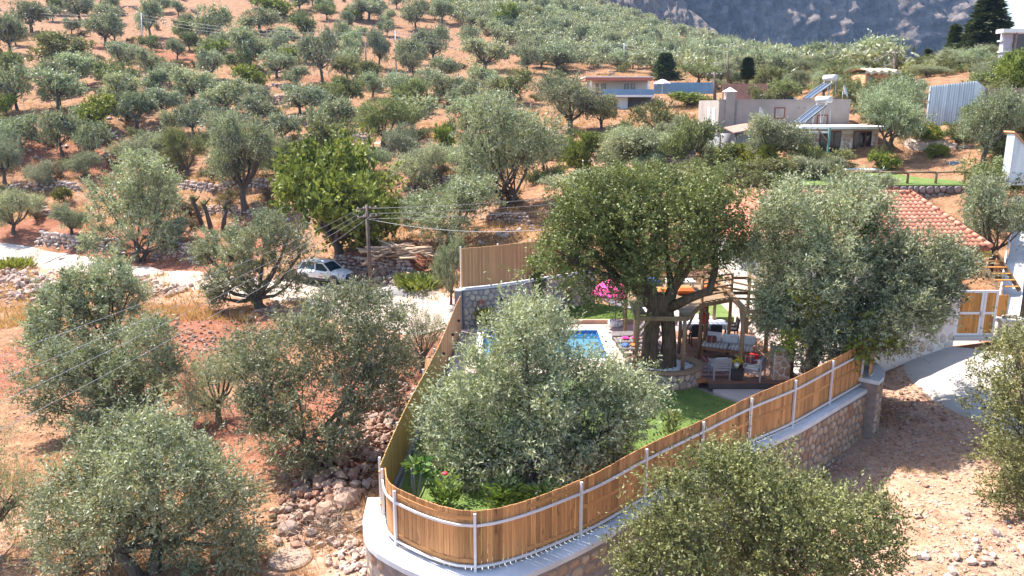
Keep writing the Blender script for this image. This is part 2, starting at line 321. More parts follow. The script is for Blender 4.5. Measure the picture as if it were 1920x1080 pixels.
def stripes(name, cols, scale, axis=0, rough=0.9):
    m, nt, b = nodes_mat(name); tc = N(nt, 'ShaderNodeTexCoord'); sp = N(nt, 'ShaderNodeSeparateXYZ'); nt.links.new(tc.outputs['Object'], sp.inputs[0])
    mu = N(nt, 'ShaderNodeMath', operation='MULTIPLY'); mu.inputs[1].default_value = scale; nt.links.new(sp.outputs[axis], mu.inputs[0])
    fr = N(nt, 'ShaderNodeMath', operation='FRACT'); nt.links.new(mu.outputs[0], fr.inputs[0])
    k = len(cols); st = []
    r = N(nt, 'ShaderNodeValToRGB'); r.color_ramp.interpolation = 'CONSTANT'; e = r.color_ramp.elements
    while len(e) < k: e.new(0.5)
    for i, c in enumerate(cols): e[i].position = i / k; e[i].color = (*c, 1)
    nt.links.new(fr.outputs[0], r.inputs[0]); nt.links.new(r.outputs[0], b.inputs['Base Color']); b.inputs['Roughness'].default_value = rough
    return m
stripes('striped_cushion', [(0.6, 0.57, 0.55), (0.4, 0.36, 0.36)], 7, 0); stripes('rug', [(0.35, 0.05, 0.07), (0.5, 0.42, 0.38), (0.08, 0.07, 0.14), (0.45, 0.16, 0.12), (0.55, 0.5, 0.46)], 2.2, 1); stripes('kilim', [(0.3, 0.06, 0.05), (0.5, 0.2, 0.14), (0.1, 0.07, 0.08)], 5, 0); stripes('table_cloth', [(0.75, 0.75, 0.77), (0.72, 0.73, 0.75), (0.45, 0.47, 0.52)], 5, 0)
def tin(name, a, b_):
    m, nt, b = nodes_mat(name); tc = N(nt, 'ShaderNodeTexCoord')
    n = noise(nt, 1.2, 5, 0.6, vec=scalev(nt, tc.outputs['Object'], (3.5, 3.5, 0.25))); n2 = noise(nt, 0.5, 3)
    c = ramp(nt, n, [(0.3, a), (0.65, b_)]); nt.links.new(c, b.inputs['Base Color']); b.inputs['Roughness'].default_value = 0.45; b.inputs['Metallic'].default_value = 0.2; return m
tin('tin_sheet', (0.42, 0.47, 0.52), (0.66, 0.69, 0.72))
m, nt, b = nodes_mat('roof_clay'); oi = N(nt, 'ShaderNodeObjectInfo'); n = noise(nt, 9, 4); at = N(nt, 'ShaderNodeAttribute', attribute_name='rnd')
ad = N(nt, 'ShaderNodeMath', operation='ADD'); fr = N(nt, 'ShaderNodeMath', operation='FRACT'); nt.links.new(oi.outputs['Random'], ad.inputs[0]); nt.links.new(at.outputs['Fac'], ad.inputs[1]); nt.links.new(ad.outputs[0], fr.inputs[0])
nt.links.new(mix(nt, 1.0, ramp(nt, fr.outputs[0], [(0, (0.45, 0.155, 0.088)), (0.5, (0.53, 0.2, 0.118)), (1, (0.58, 0.26, 0.165))]), ramp(nt, n, [(0.3, (0.85, 0.83, 0.82)), (0.7, (1.1, 1.1, 1.1))]), 'MULTIPLY'), b.inputs['Base Color']); b.inputs['Roughness'].default_value = 0.8
m, nt, b = nodes_mat('pool_water'); b.inputs['Base Color'].default_value = (0.05, 0.27, 0.5, 1); b.inputs['Roughness'].default_value = 0.04; b.inputs['IOR'].default_value = 1.33
wv = noise(nt, 5, 3); bump(nt, b, wv, 0.35, 0.05); tr = N(nt, 'ShaderNodeBsdfTransparent'); tr.inputs[0].default_value = (0.55, 0.86, 0.97, 1); msn = N(nt, 'ShaderNodeMixShader'); msn.inputs[0].default_value = 0.72
nt.links.new(b.outputs[0], msn.inputs[1]); nt.links.new(tr.outputs[0], msn.inputs[2]); nt.links.new(msn.outputs[0], nt.nodes['Material Output'].inputs[0])

# soil: dry grass, red earth, pale dust (where each lies is stored on the ground itself)
m, nt, b = nodes_mat('soil')
tc = N(nt, 'ShaderNodeTexCoord'); obj3 = tc.outputs['Object']
at_r = N(nt, 'ShaderNodeAttribute', attribute_name='red').outputs['Fac']; at_p = N(nt, 'ShaderNodeAttribute', attribute_name='pale').outputs['Fac']
big = noise(nt, 0.16, 5, 0.6, vec=obj3); mid = noise(nt, 1.1, 6, 0.65, vec=obj3); fine = noise(nt, 7.0, 6, 0.7, vec=obj3); speck = noise(nt, 22.0, 3, 0.6, vec=obj3)
dry = ramp(nt, mid, [(0.27, (0.13, 0.058, 0.03)), (0.48, (0.255, 0.13, 0.066)), (0.72, (0.36, 0.215, 0.12))])
redc = ramp(nt, mid, [(0.25, (0.16, 0.05, 0.026)), (0.55, (0.255, 0.095, 0.05)), (0.8, (0.36, 0.185, 0.115))])
palec = ramp(nt, mid, [(0.25, (0.29, 0.14, 0.085)), (0.5, (0.42, 0.245, 0.16)), (0.8, (0.5, 0.345, 0.255))])
def addm(a, c, k):
    x = N(nt, 'ShaderNodeMath', operation='MULTIPLY_ADD'); nt.links.new(c, x.inputs[0]); x.inputs[1].default_value = k; nt.links.new(a, x.inputs[2]); return x.outputs[0]
rf = ramp(nt, addm(at_r, big, 0.7), [(0.6, (0, 0, 0)), (0.85, (1, 1, 1))]); pf = ramp(nt, addm(at_p, big, 0.6), [(0.62, (0, 0, 0)), (0.9, (1, 1, 1))])
col = mix(nt, rf, dry, redc); col = mix(nt, pf, col, palec)
col = mix(nt, 1.0, col, ramp(nt, fine, [(0.3, (0.5, 0.45, 0.42)), (0.5, (0.95, 0.95, 0.95)), (0.7, (1.25, 1.23, 1.2))]), 'MULTIPLY')
col = mix(nt, ramp(nt, speck, [(0.58, (0, 0, 0)), (0.66, (0.8, 0.8, 0.8))]), col, (0.5, 0.39, 0.32))
nt.links.new(col, b.inputs['Base Color']); b.inputs['Roughness'].default_value = 0.95; b.inputs['Specular IOR Level'].default_value = 0.1
bump(nt, b, fine, 0.8, 0.08)
m, nt, b = nodes_mat('dust_road'); n = noise(nt, 0.6, 6, 0.65); n2 = noise(nt, 6, 5, 0.7)
c = ramp(nt, n, [(0.3, (0.36, 0.265, 0.205)), (0.6, (0.48, 0.395, 0.33))]); c = mix(nt, 1.0, c, ramp(nt, n2, [(0.3, (0.82, 0.8, 0.79)), (0.7, (1.1, 1.1, 1.1))]), 'MULTIPLY')
nt.links.new(c, b.inputs['Base Color']); b.inputs['Roughness'].default_value = 0.95; bump(nt, b, n2, 0.5, 0.05)
m, nt, b = nodes_mat('lawn'); n = noise(nt, 1.5, 4); n2 = noise(nt, 30, 3)
c = ramp(nt, n, [(0.3, (0.08, 0.135, 0.018)), (0.7, (0.145, 0.205, 0.04))]); c = mix(nt, 1.0, c, ramp(nt, n2, [(0.3, (0.75, 0.75, 0.75)), (0.7, (1.15, 1.15, 1.1))]), 'MULTIPLY')
nt.links.new(c, b.inputs['Base Color']); b.inputs['Roughness'].default_value = 0.85; bump(nt, b, n2, 0.8, 0.03)
m, nt, b = nodes_mat('cliff_rock'); tc = N(nt, 'ShaderNodeTexCoord'); ge = N(nt, 'ShaderNodeNewGeometry'); sp = N(nt, 'ShaderNodeSeparateXYZ'); nt.links.new(ge.outputs['Normal'], sp.inputs[0])
n = noise(nt, 0.15, 9, 0.75, vec=scalev(nt, tc.outputs['Object'], (1, 1, 0.3))); n2 = noise(nt, 0.12, 6, 0.7, vec=tc.outputs['Object'])
c = ramp(nt, n, [(0.36, (0.05, 0.046, 0.048)), (0.46, (0.16, 0.135, 0.125)), (0.55, (0.21, 0.165, 0.14)), (0.68, (0.32, 0.235, 0.175))])
veg = N(nt, 'ShaderNodeMath', operation='MULTIPLY_ADD'); nt.links.new(n2, veg.inputs[0]); veg.inputs[1].default_value = 1.6; vz = N(nt, 'ShaderNodeMath', operation='MULTIPLY'); nt.links.new(sp.outputs[2], vz.inputs[0]); vz.inputs[1].default_value = 0.55; nt.links.new(vz.outputs[0], veg.inputs[2])
c = mix(nt, ramp(nt, veg.outputs[0], [(1.06, (0, 0, 0)), (1.18, (1, 1, 1))]), c, (0.075, 0.09, 0.045))
nt.links.new(c, b.inputs['Base Color']); b.inputs['Roughness'].default_value = 0.95; b.inputs['Specular IOR Level'].default_value = 0.1; bump(nt, b, n2, 1.0, 6.0)

# ---------------------------------------------------------------- terrain
ctrl = []
def cz(px, py, z): p = P(px, py, z); ctrl.append((p.x, p.y, p.z))
def cd(px, py, d): p = D(px, py, d); ctrl.append((p.x, p.y, p.z))
def cw(x, y, z): ctrl.append((x, y, z))
for a in [(0, 1075, -3.2), (300, 1075, -3.0), (560, 1060, -2.6), (0, 900, -3.5), (400, 900, -3.0), (60, 790, -3.7), (600, 790, -2.9), (300, 610, -3.7), (500, 650, -3.4), (150, 640, -3.9), (0, 620, -4.1),
          (0, 470, -4.2), (120, 490, -4.1), (300, 520, -3.9), (450, 540, -3.6), (600, 545, -3.3), (700, 562, -3.2), (780, 590, -3.0), (830, 605, -2.8), (740, 480, -2.2), (300, 460, -3.1), (50, 430, -2.7), (150, 420, -2.3),
          (1700, 760, -1.3), (1560, 900, -2.2), (1640, 825, -2.0), (1900, 800, -1.0), (1900, 1060, -1.8), (1300, 1075, -2.7), (1500, 1060, -2.3), (1700, 1000, -1.9), (1780, 690, -0.35), (1825, 640, 0.2), (1690, 670, -0.3), (1900, 650, 0.2)]: cz(*a)
for a in [(460, 385, 84), (200, 390, 88), (30, 340, 100), (350, 330, 100), (930, 395, 70), (720, 270, 93), (600, 300, 95), (620, 220, 118), (420, 218, 120), (285, 152, 140), (100, 200, 120), (30, 205, 122), (265, 95, 188), (743, 135, 172), (600, 150, 150), (480, 165, 140), (300, 8, 240), (20, 15, 240), (640, 0, 255), (900, 60, 225), (990, 135, 172),
          (1120, 205, 124), (1000, 215, 118), (870, 215, 120), (1150, 250, 98), (1100, 330, 72), (1250, 300, 70), (1300, 262, 80), (1340, 292, 62), (800, 440, 64), (830, 350, 78), (1050, 300, 82), (1300, 180, 122), (1420, 185, 100), (1180, 130, 190),
          (1720, 232, 60), (1900, 132, 78), (1700, 135, 120), (1640, 165, 78), (1480, 112, 215), (1150, 22, 390), (1300, 72, 320), (1400, 100, 270), (1600, 128, 170), (1800, 128, 120), (1000, -10, 330), (1880, 300, 52), (1780, 270, 58)]: cd(*a)
for a in [(-4.6, 19, -2.5), (-4.6, 24, -2.6), (-4.2, 30, -2.7), (-3.6, 36, -2.6), (0, 40, -2.2), (4, 42.5, -1.4), (4, 26, -2.6), (6, 33, -2.4), (12, 33, -1.6), (3, 20, -2.7), (-2, 14.5, -2.8), (14, 28, -1.2), (16, 32, -0.4), (9, 43, -0.8), (14, 46.5, -0.1), (20, 46.5, 0.6), (24, 40, 0.6), (23, 34, 0.4), (26, 46, 2.2), (29, 44, 3.0), (26, 35, 1.0), (22, 51.8, 4.9), (28, 52, 5.0), (19, 52, 4.3), (27, 57, 5.4), (20, 58, 5.5), (18, 62, 5.9), (16, 56, 4.5), (31, 57, 7.0), (33, 61, 8.4), (30, 66, 8.6), (22, 70, 8.5), (38, 58, 7.5), (40, 50, 5.5),
          (60, 60, 10), (80, 120, 20), (-60, 30, -5), (-80, 70, -3), (-130, 140, 18), (-220, 260, 48), (-120, 330, 62), (0, 400, 74), (40, 520, 55), (60, 650, 30), (-40, -20, -4), (30, -20, -2.5), (0, 0, -3), (-20, 5, -3.4), (25, 10, -1.8), (40, 25, 0), (140, 500, 10), (190, 420, 0), (220, 320, -5), (240, 600, 0), (300, 420, -20), (140, 210, 5), (190, 240, -5), (120, 140, 14), (160, 130, 6), (-200, 20, -4), (-300, 150, 20), (-320, 400, 90), (220, 60, 0), (300, 200, -20), (-300, 650, 120), (350, 650, -20)]: cw(*a)
C = np.array(ctrl)
def rbf_fit(C):
    n = len(C); r = np.hypot(C[:, None, 0] - C[None, :, 0], C[:, None, 1] - C[None, :, 1])
    A = np.zeros((n + 3, n + 3)); A[:n, :n] = r - np.eye(n) * 1.5; A[:n, n] = 1; A[:n, n + 1:n + 3] = C[:, :2]; A[n, :n] = 1; A[n + 1:n + 3, :n] = C[:, :2].T
    return np.linalg.solve(A, np.r_[C[:, 2], 0, 0, 0])
Wt = rbf_fit(C)
GX0, GY0, GS, GNX, GNY = -330.0, -40.0, 1.0, 700, 700
def rbf_eval(x, y):
    o = Wt[-3] + Wt[-2] * x + Wt[-1] * y
    for i in range(len(C)): o = o + Wt[i] * np.hypot(x - C[i, 0], y - C[i, 1])
    return o
gx, gy = np.meshgrid(GX0 + np.arange(GNX) * GS, GY0 + np.arange(GNY) * GS)
GZ = rbf_eval(gx, gy)
for _ in range(2):   # soften the control points' cones
    GZ[1:-1, 1:-1] = (GZ[1:-1, 1:-1] * 2 + GZ[:-2, 1:-1] + GZ[2:, 1:-1] + GZ[1:-1, :-2] + GZ[1:-1, 2:]) / 6
def base_z(x, y):
    fx = np.clip((np.asarray(x, float) - GX0) / GS, 0, GNX - 1.001); fy = np.clip((np.asarray(y, float) - GY0) / GS, 0, GNY - 1.001)
    i = fx.astype(int); j = fy.astype(int); fx = fx - i; fy = fy - j
    return (GZ[j, i] * (1 - fx) + GZ[j, i + 1] * fx) * (1 - fy) + (GZ[j + 1, i] * (1 - fx) + GZ[j + 1, i + 1] * fx) * fy
TERR = []      # terrace walls: xs, ys (front foot), height
def ground_z(x, y):
    x = np.asarray(x, float); y = np.asarray(y, float)
    z = base_z(x, y); dist = np.hypot(x, y)
    z = z + (fbm(x * 0.35, y * 0.35, 3, 3) - 0.44) * np.clip((dist - 12) / 60, 0.12, 0.8) + (fbm(x * 1.7, y * 1.7, 9, 3) - 0.44) * 0.14
    calm = np.exp(-(((x - 17.8) / 3.2) ** 4 + ((y - 29.8) / 4.2) ** 4)); z = z + (base_z(x, y) - z) * calm
    for xs, ys, h in TERR:
        t = y - np.interp(x, xs, ys); e = np.clip((x - xs[0]) / 1.5, 0, 1) * np.clip((xs[-1] - x) / 1.5, 0, 1)
        st = np.clip((t - 0.1) / 0.5, 0, 1)
        z = z + h * e * st * np.exp(-np.maximum(t - 0.6, 0) / 7.0)
    return z
def G(px, py, dmin=8.0, dmax=520.0):
    """where a sighting meets the ground"""
    r = ray(px, py); ds = np.concatenate([np.arange(dmin, 120, 0.15), np.arange(120, dmax, 0.6)])
    x = r[0] * ds; y = r[1] * ds; z = CAM_H + r[2] * ds; gz = ground_z(x, y)
    k = np.nonzero(z <= gz)[0]; i = k[0] if len(k) else len(ds) - 1
    return Vector((x[i], y[i], gz[i])), ds[i]

def Gq(px, py):
    """the same without the terraces: quick"""
    r = ray(px, py); ds = np.concatenate([np.arange(14, 120, 0.5), np.arange(120, 520, 1.2)]); x = r[0] * ds; y = r[1] * ds
    k = np.nonzero(CAM_H + r[2] * ds <= base_z(x, y))[0]; i = k[0] if len(k) else len(ds) - 1
    return Vector((x[i], y[i], float(ground_z(x[i], y[i])))), ds[i]
# the dry-stone terrace walls, by sighting of their foot
WALL_SIGHT = [([(66, 462), (110, 468), (165, 476), (235, 484)], 1.38), ([(285, 486), (330, 490), (372, 494)], 1.44), ([(0, 366), (60, 360), (110, 358), (152, 366)], 1.12), ([(62, 408), (112, 411)], 1.00),
              ([(335, 358), (400, 366), (470, 364), (545, 372)], 1.19), ([(368, 412), (430, 410), (505, 416)], 1.12), ([(155, 145), (188, 149)], 1.25), ([(283, 196), (345, 198)], 1.25), ([(497, 168), (550, 172)], 1.25), ([(488, 196), (565, 201)], 1.38),
              ([(520, 238), (612, 244)], 1.38), ([(525, 276), (585, 276)], 1.12), ([(183, 303), (232, 304)], 1.25), ([(640, 172), (676, 176)], 1.38), ([(742, 364), (800, 360), (862, 362)], 1.25), ([(198, 18), (262, 22)], 1.62), ([(333, 22), (372, 28)], 1.62), ([(278, 92), (335, 92)], 1.38),
              ([(850, 214), (905, 222), (955, 226)], 1.25), ([(612, 508), (670, 516), (735, 524), (790, 528)], 1.38), ([(760, 300), (830, 312)], 1.00), ([(1180, 330), (1262, 322), (1330, 314)], 1.00), ([(905, 418), (1000, 424)], 0.88), ([(135, 250), (220, 262)], 1.12), ([(655, 262), (700, 270)], 1.00)]
_w = []
for pts, h in WALL_SIGHT:
    q = [G(*p)[0] for p in pts]; _w.append((np.array([p.x for p in q]), np.array([p.y for p in q]), h))
TERR.extend(_w)

# plot outline (the raised garden): kept free of the hill's soil
PLOT = [(-3.5, 18.4), (-3.0, 17.2), (-1.9, 16.35), (-0.8, 16.15), (0.8, 16.95), (10.8, 25.75), (13.1, 28.3), (13.3, 30.5), (18.4, 32.6), (20.6, 32.8), (21.5, 36.0), (22.6, 37.0), (22.0, 45.0), (11.0, 45.0), (4.0, 40.6), (-2.4, 36.0), (-2.6, 34.0)]
def in_poly(x, y, poly):
    x = np.asarray(x); y = np.asarray(y); ins = np.zeros(x.shape, bool); n = len(poly)
    for i in range(n):
        x1, y1 = poly[i]; x2, y2 = poly[(i + 1) % n]
        c = ((y1 > y) != (y2 > y)) & (x < (x2 - x1) * (y - y1) / ((y2 - y1) or 1e-9) + x1); ins ^= c
    return ins

# ground sheet: fine near by, coarse far off
ys = np.concatenate([np.arange(-38, 8, 2.0), np.arange(8, 45, 0.25), 45 * np.exp(np.linspace(0, math.log(650 / 45.0), 290))])
ts = np.linspace(-1, 1, 310); ts = np.sign(ts) * (0.75 * np.abs(ts) + 0.25 * np.abs(ts) ** 3)
Yg, Tg = np.meshgrid(ys, ts, indexing='ij'); Xg = Tg * np.minimum(30 + 0.86 * np.maximum(Yg, 0), 330)
Zg = ground_z(Xg, Yg)
ins = in_poly(Xg, Yg, PLOT); Zg = np.where(ins, np.minimum(Zg, -1.2) - 0.6, Zg)
nr, nc = Xg.shape; idx = np.arange(nr * nc).reshape(nr, nc)
F4 = np.stack([idx[:-1, :-1], idx[:-1, 1:], idx[1:, 1:], idx[1:, :-1]], -1).reshape(-1, 4)
gm = mesh_np('ground', np.stack([Xg, Yg, Zg], -1).reshape(-1, 3), F4, 4, MAT['soil'], True)
def blobs(lst):
    o = np.zeros(Xg.shape)
    for px, py, r, w in lst:
        p, d = G(px, py); o = np.maximum(o, w * np.exp(-((Xg - p.x) ** 2 + (Yg - p.y) ** 2) / (r * r)))
    return o
red = blobs([(350, 640, 6, 1), (330, 690, 5, 1), (430, 620, 5, .9), (300, 590, 4, .9), (520, 600, 4, .8), (700, 520, 5, 1), (640, 830, 4, .8), (700, 730, 4, .9), (480, 780, 4, .8), (370, 460, 8, .8), (60, 430, 8, .6), (200, 440, 8, .7), (215, 305, 8, .8), (60, 290, 8, .6), (250, 95, 12, .7), (330, 105, 10, .8), (20, 700, 5, .7), (120, 640, 5, .6), (1640, 760, 4, .9), (1600, 830, 3, .8), (1740, 800, 3, .6), (1260, 270, 6, .8), (400, 880, 3, .6), (750, 650, 4, .7), (640, 150, 10, .5)])
pale = blobs([(1700, 900, 5, .9), (1800, 1000, 4, .9), (1850, 780, 4, .8), (1600, 1000, 3, .8), (1700, 1060, 3, .8), (60, 520, 5, .8), (290, 540, 4, .9), (400, 540, 5, .8), (740, 600, 6, 1), (640, 570, 6, .9), (60, 980, 3, .6), (600, 1050, 2.5, .8), (660, 1060, 2.5, .8), (1760, 720, 3, .9), (1180, 300, 6, .7), (40, 60, 16, .4), (660, 280, 10, .5)])
for nm, arr in (('red', red), ('pale', pale)):
    a = gm.attributes.new(nm, 'FLOAT', 'POINT'); a.data.foreach_set('value', arr.ravel().astype(np.float32))
tag(new_obj('ground', gm), 'dry orange hillside soil with terraces', None, None, 'structure')

def ribbon(name, pts, widths, mat, lift=0.03, label=None, kind='structure', n=120, m=8, zf=None):
    """a strip of road laid on the ground along points"""
    pts = np.array([(p.x, p.y) for p in pts]); s = np.r_[0, np.cumsum(np.hypot(*np.diff(pts, axis=0).T))]
    t = np.linspace(0, s[-1], n); x = np.interp(t, s, pts[:, 0]); y = np.interp(t, s, pts[:, 1]); w = np.interp(t, s, widths)
    k = np.ones(9) / 9; pad = lambda q: np.convolve(np.pad(q, 4, 'edge'), k, 'valid'); x = pad(x); y = pad(y)
    dx = np.gradient(x); dy = np.gradient(y); L = np.hypot(dx, dy); nx, ny = -dy / L, dx / L
    V = []
    for j in range(m + 1):
        f = (j / m - 0.5); jit = (fbm(t * 0.6, t * 0 + j, 5, 2) - 0.4) * (0.7 if j in (0, m) else 0)
        xx = x + nx * w * f + nx * jit * np.sign(f); yy = y + ny * w * f + ny * jit * np.sign(f)
        V.append(np.stack([xx, yy, (zf or ground_z)(xx, yy) + lift - (0.08 if j in (0, m) else 0)], -1))
    V = np.stack(V, 1); i2 = np.arange(n * (m + 1)).reshape(n, m + 1)
    f = np.stack([i2[:-1, :-1], i2[1:, :-1], i2[1:, 1:], i2[:-1, 1:]], -1).reshape(-1, 4)[:, ::-1]
    return tag(new_obj(name, mesh_np(name, V.reshape(-1, 3), f, 4, MAT[mat], True)), label, None, None, kind)
ribbon('dirt_road', [G(*p)[0] for p in [(-90, 476), (60, 482), (150, 498), (250, 512), (340, 524), (450, 538), (560, 545), (640, 552), (720, 565), (780, 585), (822, 605), (835, 622)]], [4.5, 4.2, 3.8, 3.6, 3.6, 4, 5, 6, 7, 7, 5, 3.5], 'dust_road', 0.06)
ribbon('concrete_road', [G(*p)[0] for p in [(-90, 462), (0, 470), (60, 480), (108, 488)]], [3.4, 3.6, 3.4, 3.2], 'driveway_concrete', 0.12, n=40)
ribbon('footpath', [G(*p)[0] for p in [(520, 287), (600, 280), (650, 272), (720, 268)]], [1.6, 1.8, 1.6, 1.2], 'dust_road', 0.06, n=50)
ribbon('driveway', [Vector((x, y, 0)) for x, y in [(18.9, 32.2), (18.0, 31.0), (17.4, 29.6), (17.2, 28.2), (17.3, 26.6), (17.6, 25.2)]], [3.6, 4.0, 3.4, 2.4, 1.6, .7], 'driveway_concrete', 0.08, n=60, m=10, zf=base_z)

# the cliffs far behind
def cliff(name, X0, X1, nx, nz, yf, hf, base, mat, seed, amp, back):
    xs = np.linspace(X0, X1, nx); hs = np.linspace(0, 1, nz); Xc, Hc = np.meshgrid(xs, hs, indexing='ij')
    Hh = hf(xs)[:, None]; Z = base + Hc * Hh
    rid = np.abs(fbm(Xc * 0.012 + seed, Hc * 0.8, seed, 5) - 0.47) * 2.2; rid2 = fbm(Xc * 0.05, Z * 0.02, seed + 3, 5) - 0.47; rid3 = fbm(Xc * 0.16, Z * 0.11, seed + 8, 4) - 0.47
    Y = yf(xs)[:, None] + Hc ** 1.3 * back - rid * amp + rid2 * amp * 0.9 + rid3 * amp * 0.7
    Z = Z + (fbm(Xc * 0.03, Hc * 3, seed + 5, 4) - 0.47) * amp * 0.7 * Hc
    i2 = np.arange(nx * nz).reshape(nx, nz); f = np.stack([i2[:-1, :-1], i2[1:, :-1], i2[1:, 1:], i2[:-1, 1:]], -1).reshape(-1, 4)
    return tag(new_obj(name, mesh_np(name, np.stack([Xc, Y, Z], -1).reshape(-1, 3), f, 4, MAT[mat], False)), None, None, None, 'structure')
cliff('mountain', 40, 1500, 420, 130, lambda x: 900 + 0.05 * (x - 300) + 40 * np.sin(x / 130.0), lambda x: np.interp(x, [40, 300, 460, 520, 560, 590, 700, 1000, 1500], [300, 300, 280, 205, 138, 108, 85, 70, 50]) , -30, 'cliff_rock', 11, 66, 115)
# a lit spur in front of them, falling away to the right
cliff('rocky_spur', 60, 262, 260, 110, lambda x: 620 - 0.35 * (x - 100), lambda x: np.interp(x, [60, 100, 130, 176, 212, 240, 262], [230, 180, 132, 88, 58, 16, 3]), -20, 'cliff_rock', 23, 26, 120)
# ---------------------------------------------------------------- masonry
def arc_path(pts, n=4):
    """Catmull-Rom through points"""
    P_ = [Vector(p) for p in pts]; out = []
    for i in range(len(P_) - 1):
        p0, p1, p2, p3 = P_[max(i - 1, 0)], P_[i], P_[i + 1], P_[min(i + 2, len(P_) - 1)]
        for k in range(n):
            t = k / n; out.append(0.5 * ((2 * p1) + (p2 - p0) * t + (2 * p0 - 5 * p1 + 4 * p2 - p3) * t * t + (3 * p1 - p0 - 3 * p2 + p3) * t ** 3))
    out.append(P_[-1]); return out
class Path2:
    def __init__(s, pts):
        s.p = np.array([(p[0], p[1]) for p in pts]); s.s = np.r_[0, np.cumsum(np.hypot(*np.diff(s.p, axis=0).T))]; s.L = s.s[-1]
    def at(s, t):
        x = np.interp(t, s.s, s.p[:, 0]); y = np.interp(t, s.s, s.p[:, 1]); e = 0.05
        dx = np.interp(t + e, s.s, s.p[:, 0]) - np.interp(t - e, s.s, s.p[:, 0]); dy = np.interp(t + e, s.s, s.p[:, 1]) - np.interp(t - e, s.s, s.p[:, 1])
        L = math.hypot(dx, dy) or 1; return x, y, dx / L, dy / L      # place, tangent
def clip_half(poly, a, n):
    out = []
    for i in range(len(poly)):
        p, q = poly[i], poly[(i + 1) % len(poly)]; dp = (p[0] - a[0]) * n[0] + (p[1] - a[1]) * n[1]; dq = (q[0] - a[0]) * n[0] + (q[1] - a[1]) * n[1]
        if dp <= 0: out.append(p)
        if dp * dq < 0: t = dp / (dp - dq); out.append((p[0] + (q[0] - p[0]) * t, p[1] + (q[1] - p[1]) * t))
    return out
def cells(L, H, size, rng, joint):
    """irregular stones filling a rectangle L x H"""
    nx = max(1, int(L / size)); nz = max(1, int(H / (size * 0.86))); pts = []
    for j in range(nz):
        for i in range(nx): pts.append(((i + 0.5 + (0.5 if j % 2 else 0) * 0.9 - 0.2 + rng.uniform(-.3, .3)) * L / nx, (j + 0.5 + rng.uniform(-.28, .28)) * H / nz))
    out = []
    for k, p in enumerate(pts):
        poly = [(0.02, 0.02), (L - 0.02, 0.02), (L - 0.02, H - 0.02), (0.02, H - 0.02)]
        for q in pts:
            dx, dz = q[0] - p[0], q[1] - p[1]; d = math.hypot(dx, dz)
            if 0 < d < size * 2.6:
                n = (dx / d, dz / d); poly = clip_half(poly, (p[0] + dx / 2 - n[0] * joint, p[1] + dz / 2 - n[1] * joint), n)
                if len(poly) < 3: break
        if len(poly) < 3: continue
        ch = []                                                    # round the corners
        for i in range(len(poly)):
            a, b_ = poly[i], poly[(i + 1) % len(poly)]
            for t in (0.26, 0.74): ch.append((a[0] + (b_[0] - a[0]) * t, a[1] + (b_[1] - a[1]) * t))
        cx = sum(a[0] for a in ch) / len(ch); cz_ = sum(a[1] for a in ch) / len(ch)
        out.append((cx, cz_, [(a[0] - cx, a[1] - cz_) for a in ch]))
    return out
def stone_mesh(poly, depth, mat, rng):
    n = len(poly); vs = []
    for sc, y in ((1.0, 0.0), (0.97, -depth * 0.6), (0.8, -depth)):
        for p in poly: vs.append((p[0] * sc, y + rng.uniform(-.006, .006), p[1] * sc))
    fs = []
    for r in range(2):
        for i in range(n): j = (i + 1) % n; fs.append((r * n + i, r * n + j, r * n + n + j, r * n + n + i))
    vs.append((rng.uniform(-.02, .02), -depth * 1.15, 0)); fs += [(2 * n + i, 2 * n + (i + 1) % n, 3 * n) for i in range(n)]
    me = bpy.data.meshes.new('stone'); me.from_pydata(vs, [], fs); me.polygons.foreach_set('use_smooth', [True] * len(fs)); me.update(); me.materials.append(MAT[mat]); return me
def face_wall(root, path, s0, s1, z0, z1, size, mat, side=1, depth=0.035, joint=0.02, seed=1):
    """stones set on the face of a wall along path; side=+1: the face is to the right of the walking direction"""
    rng = random.Random(seed); cnt = 0
    for cx, cz_, poly in cells(s1 - s0, z1 - z0, size, rng, joint):
        x, y, tx, ty = path.at(s0 + cx); nx, ny = (ty, -tx) if side > 0 else (-ty, tx)
        me = stone_mesh(poly, depth * rng.uniform(0.7, 1.4), mat, rng)
        o = new_obj('stone', me, root); ang = math.atan2(ny, nx) + math.pi / 2       # local -Y looks along the normal
        o.location = (x - root.location.x, y - root.location.y, z0 + cz_ - root.location.z); o.rotation_euler = (0, 0, ang); cnt += 1
    return cnt
def sweep(path_pts, prof, closed=True, wk=None):
    """profile (offset to the right, z) along a ground path; returns MB"""
    mb = MB(); pts = [Vector((p[0], p[1], 0)) for p in path_pts]; n = len(prof); vs = []
    for i, p in enumerate(pts):
        d = (pts[min(i + 1, len(pts) - 1)] - pts[max(i - 1, 0)]).normalized(); r = Vector((d.y, -d.x, 0))
        zz = path_pts[i][2] if len(path_pts[i]) > 2 else 0
        for o, z in prof:
            if wk is not None and o > 0.45: o = o - OFF + wk[i]
            q = p + r * o; vs.append((q.x, q.y, z + zz))
    fs = []
    for i in range(len(pts) - 1):
        for k in range(n if closed else n - 1): q = (k + 1) % n; fs.append((i * n + k, i * n + q, (i + 1) * n + q, (i + 1) * n + k))
    fs += [tuple(range(n - 1, -1, -1)), tuple(range((len(pts) - 1) * n, len(pts) * n))]
    return mb.add(vs, fs)

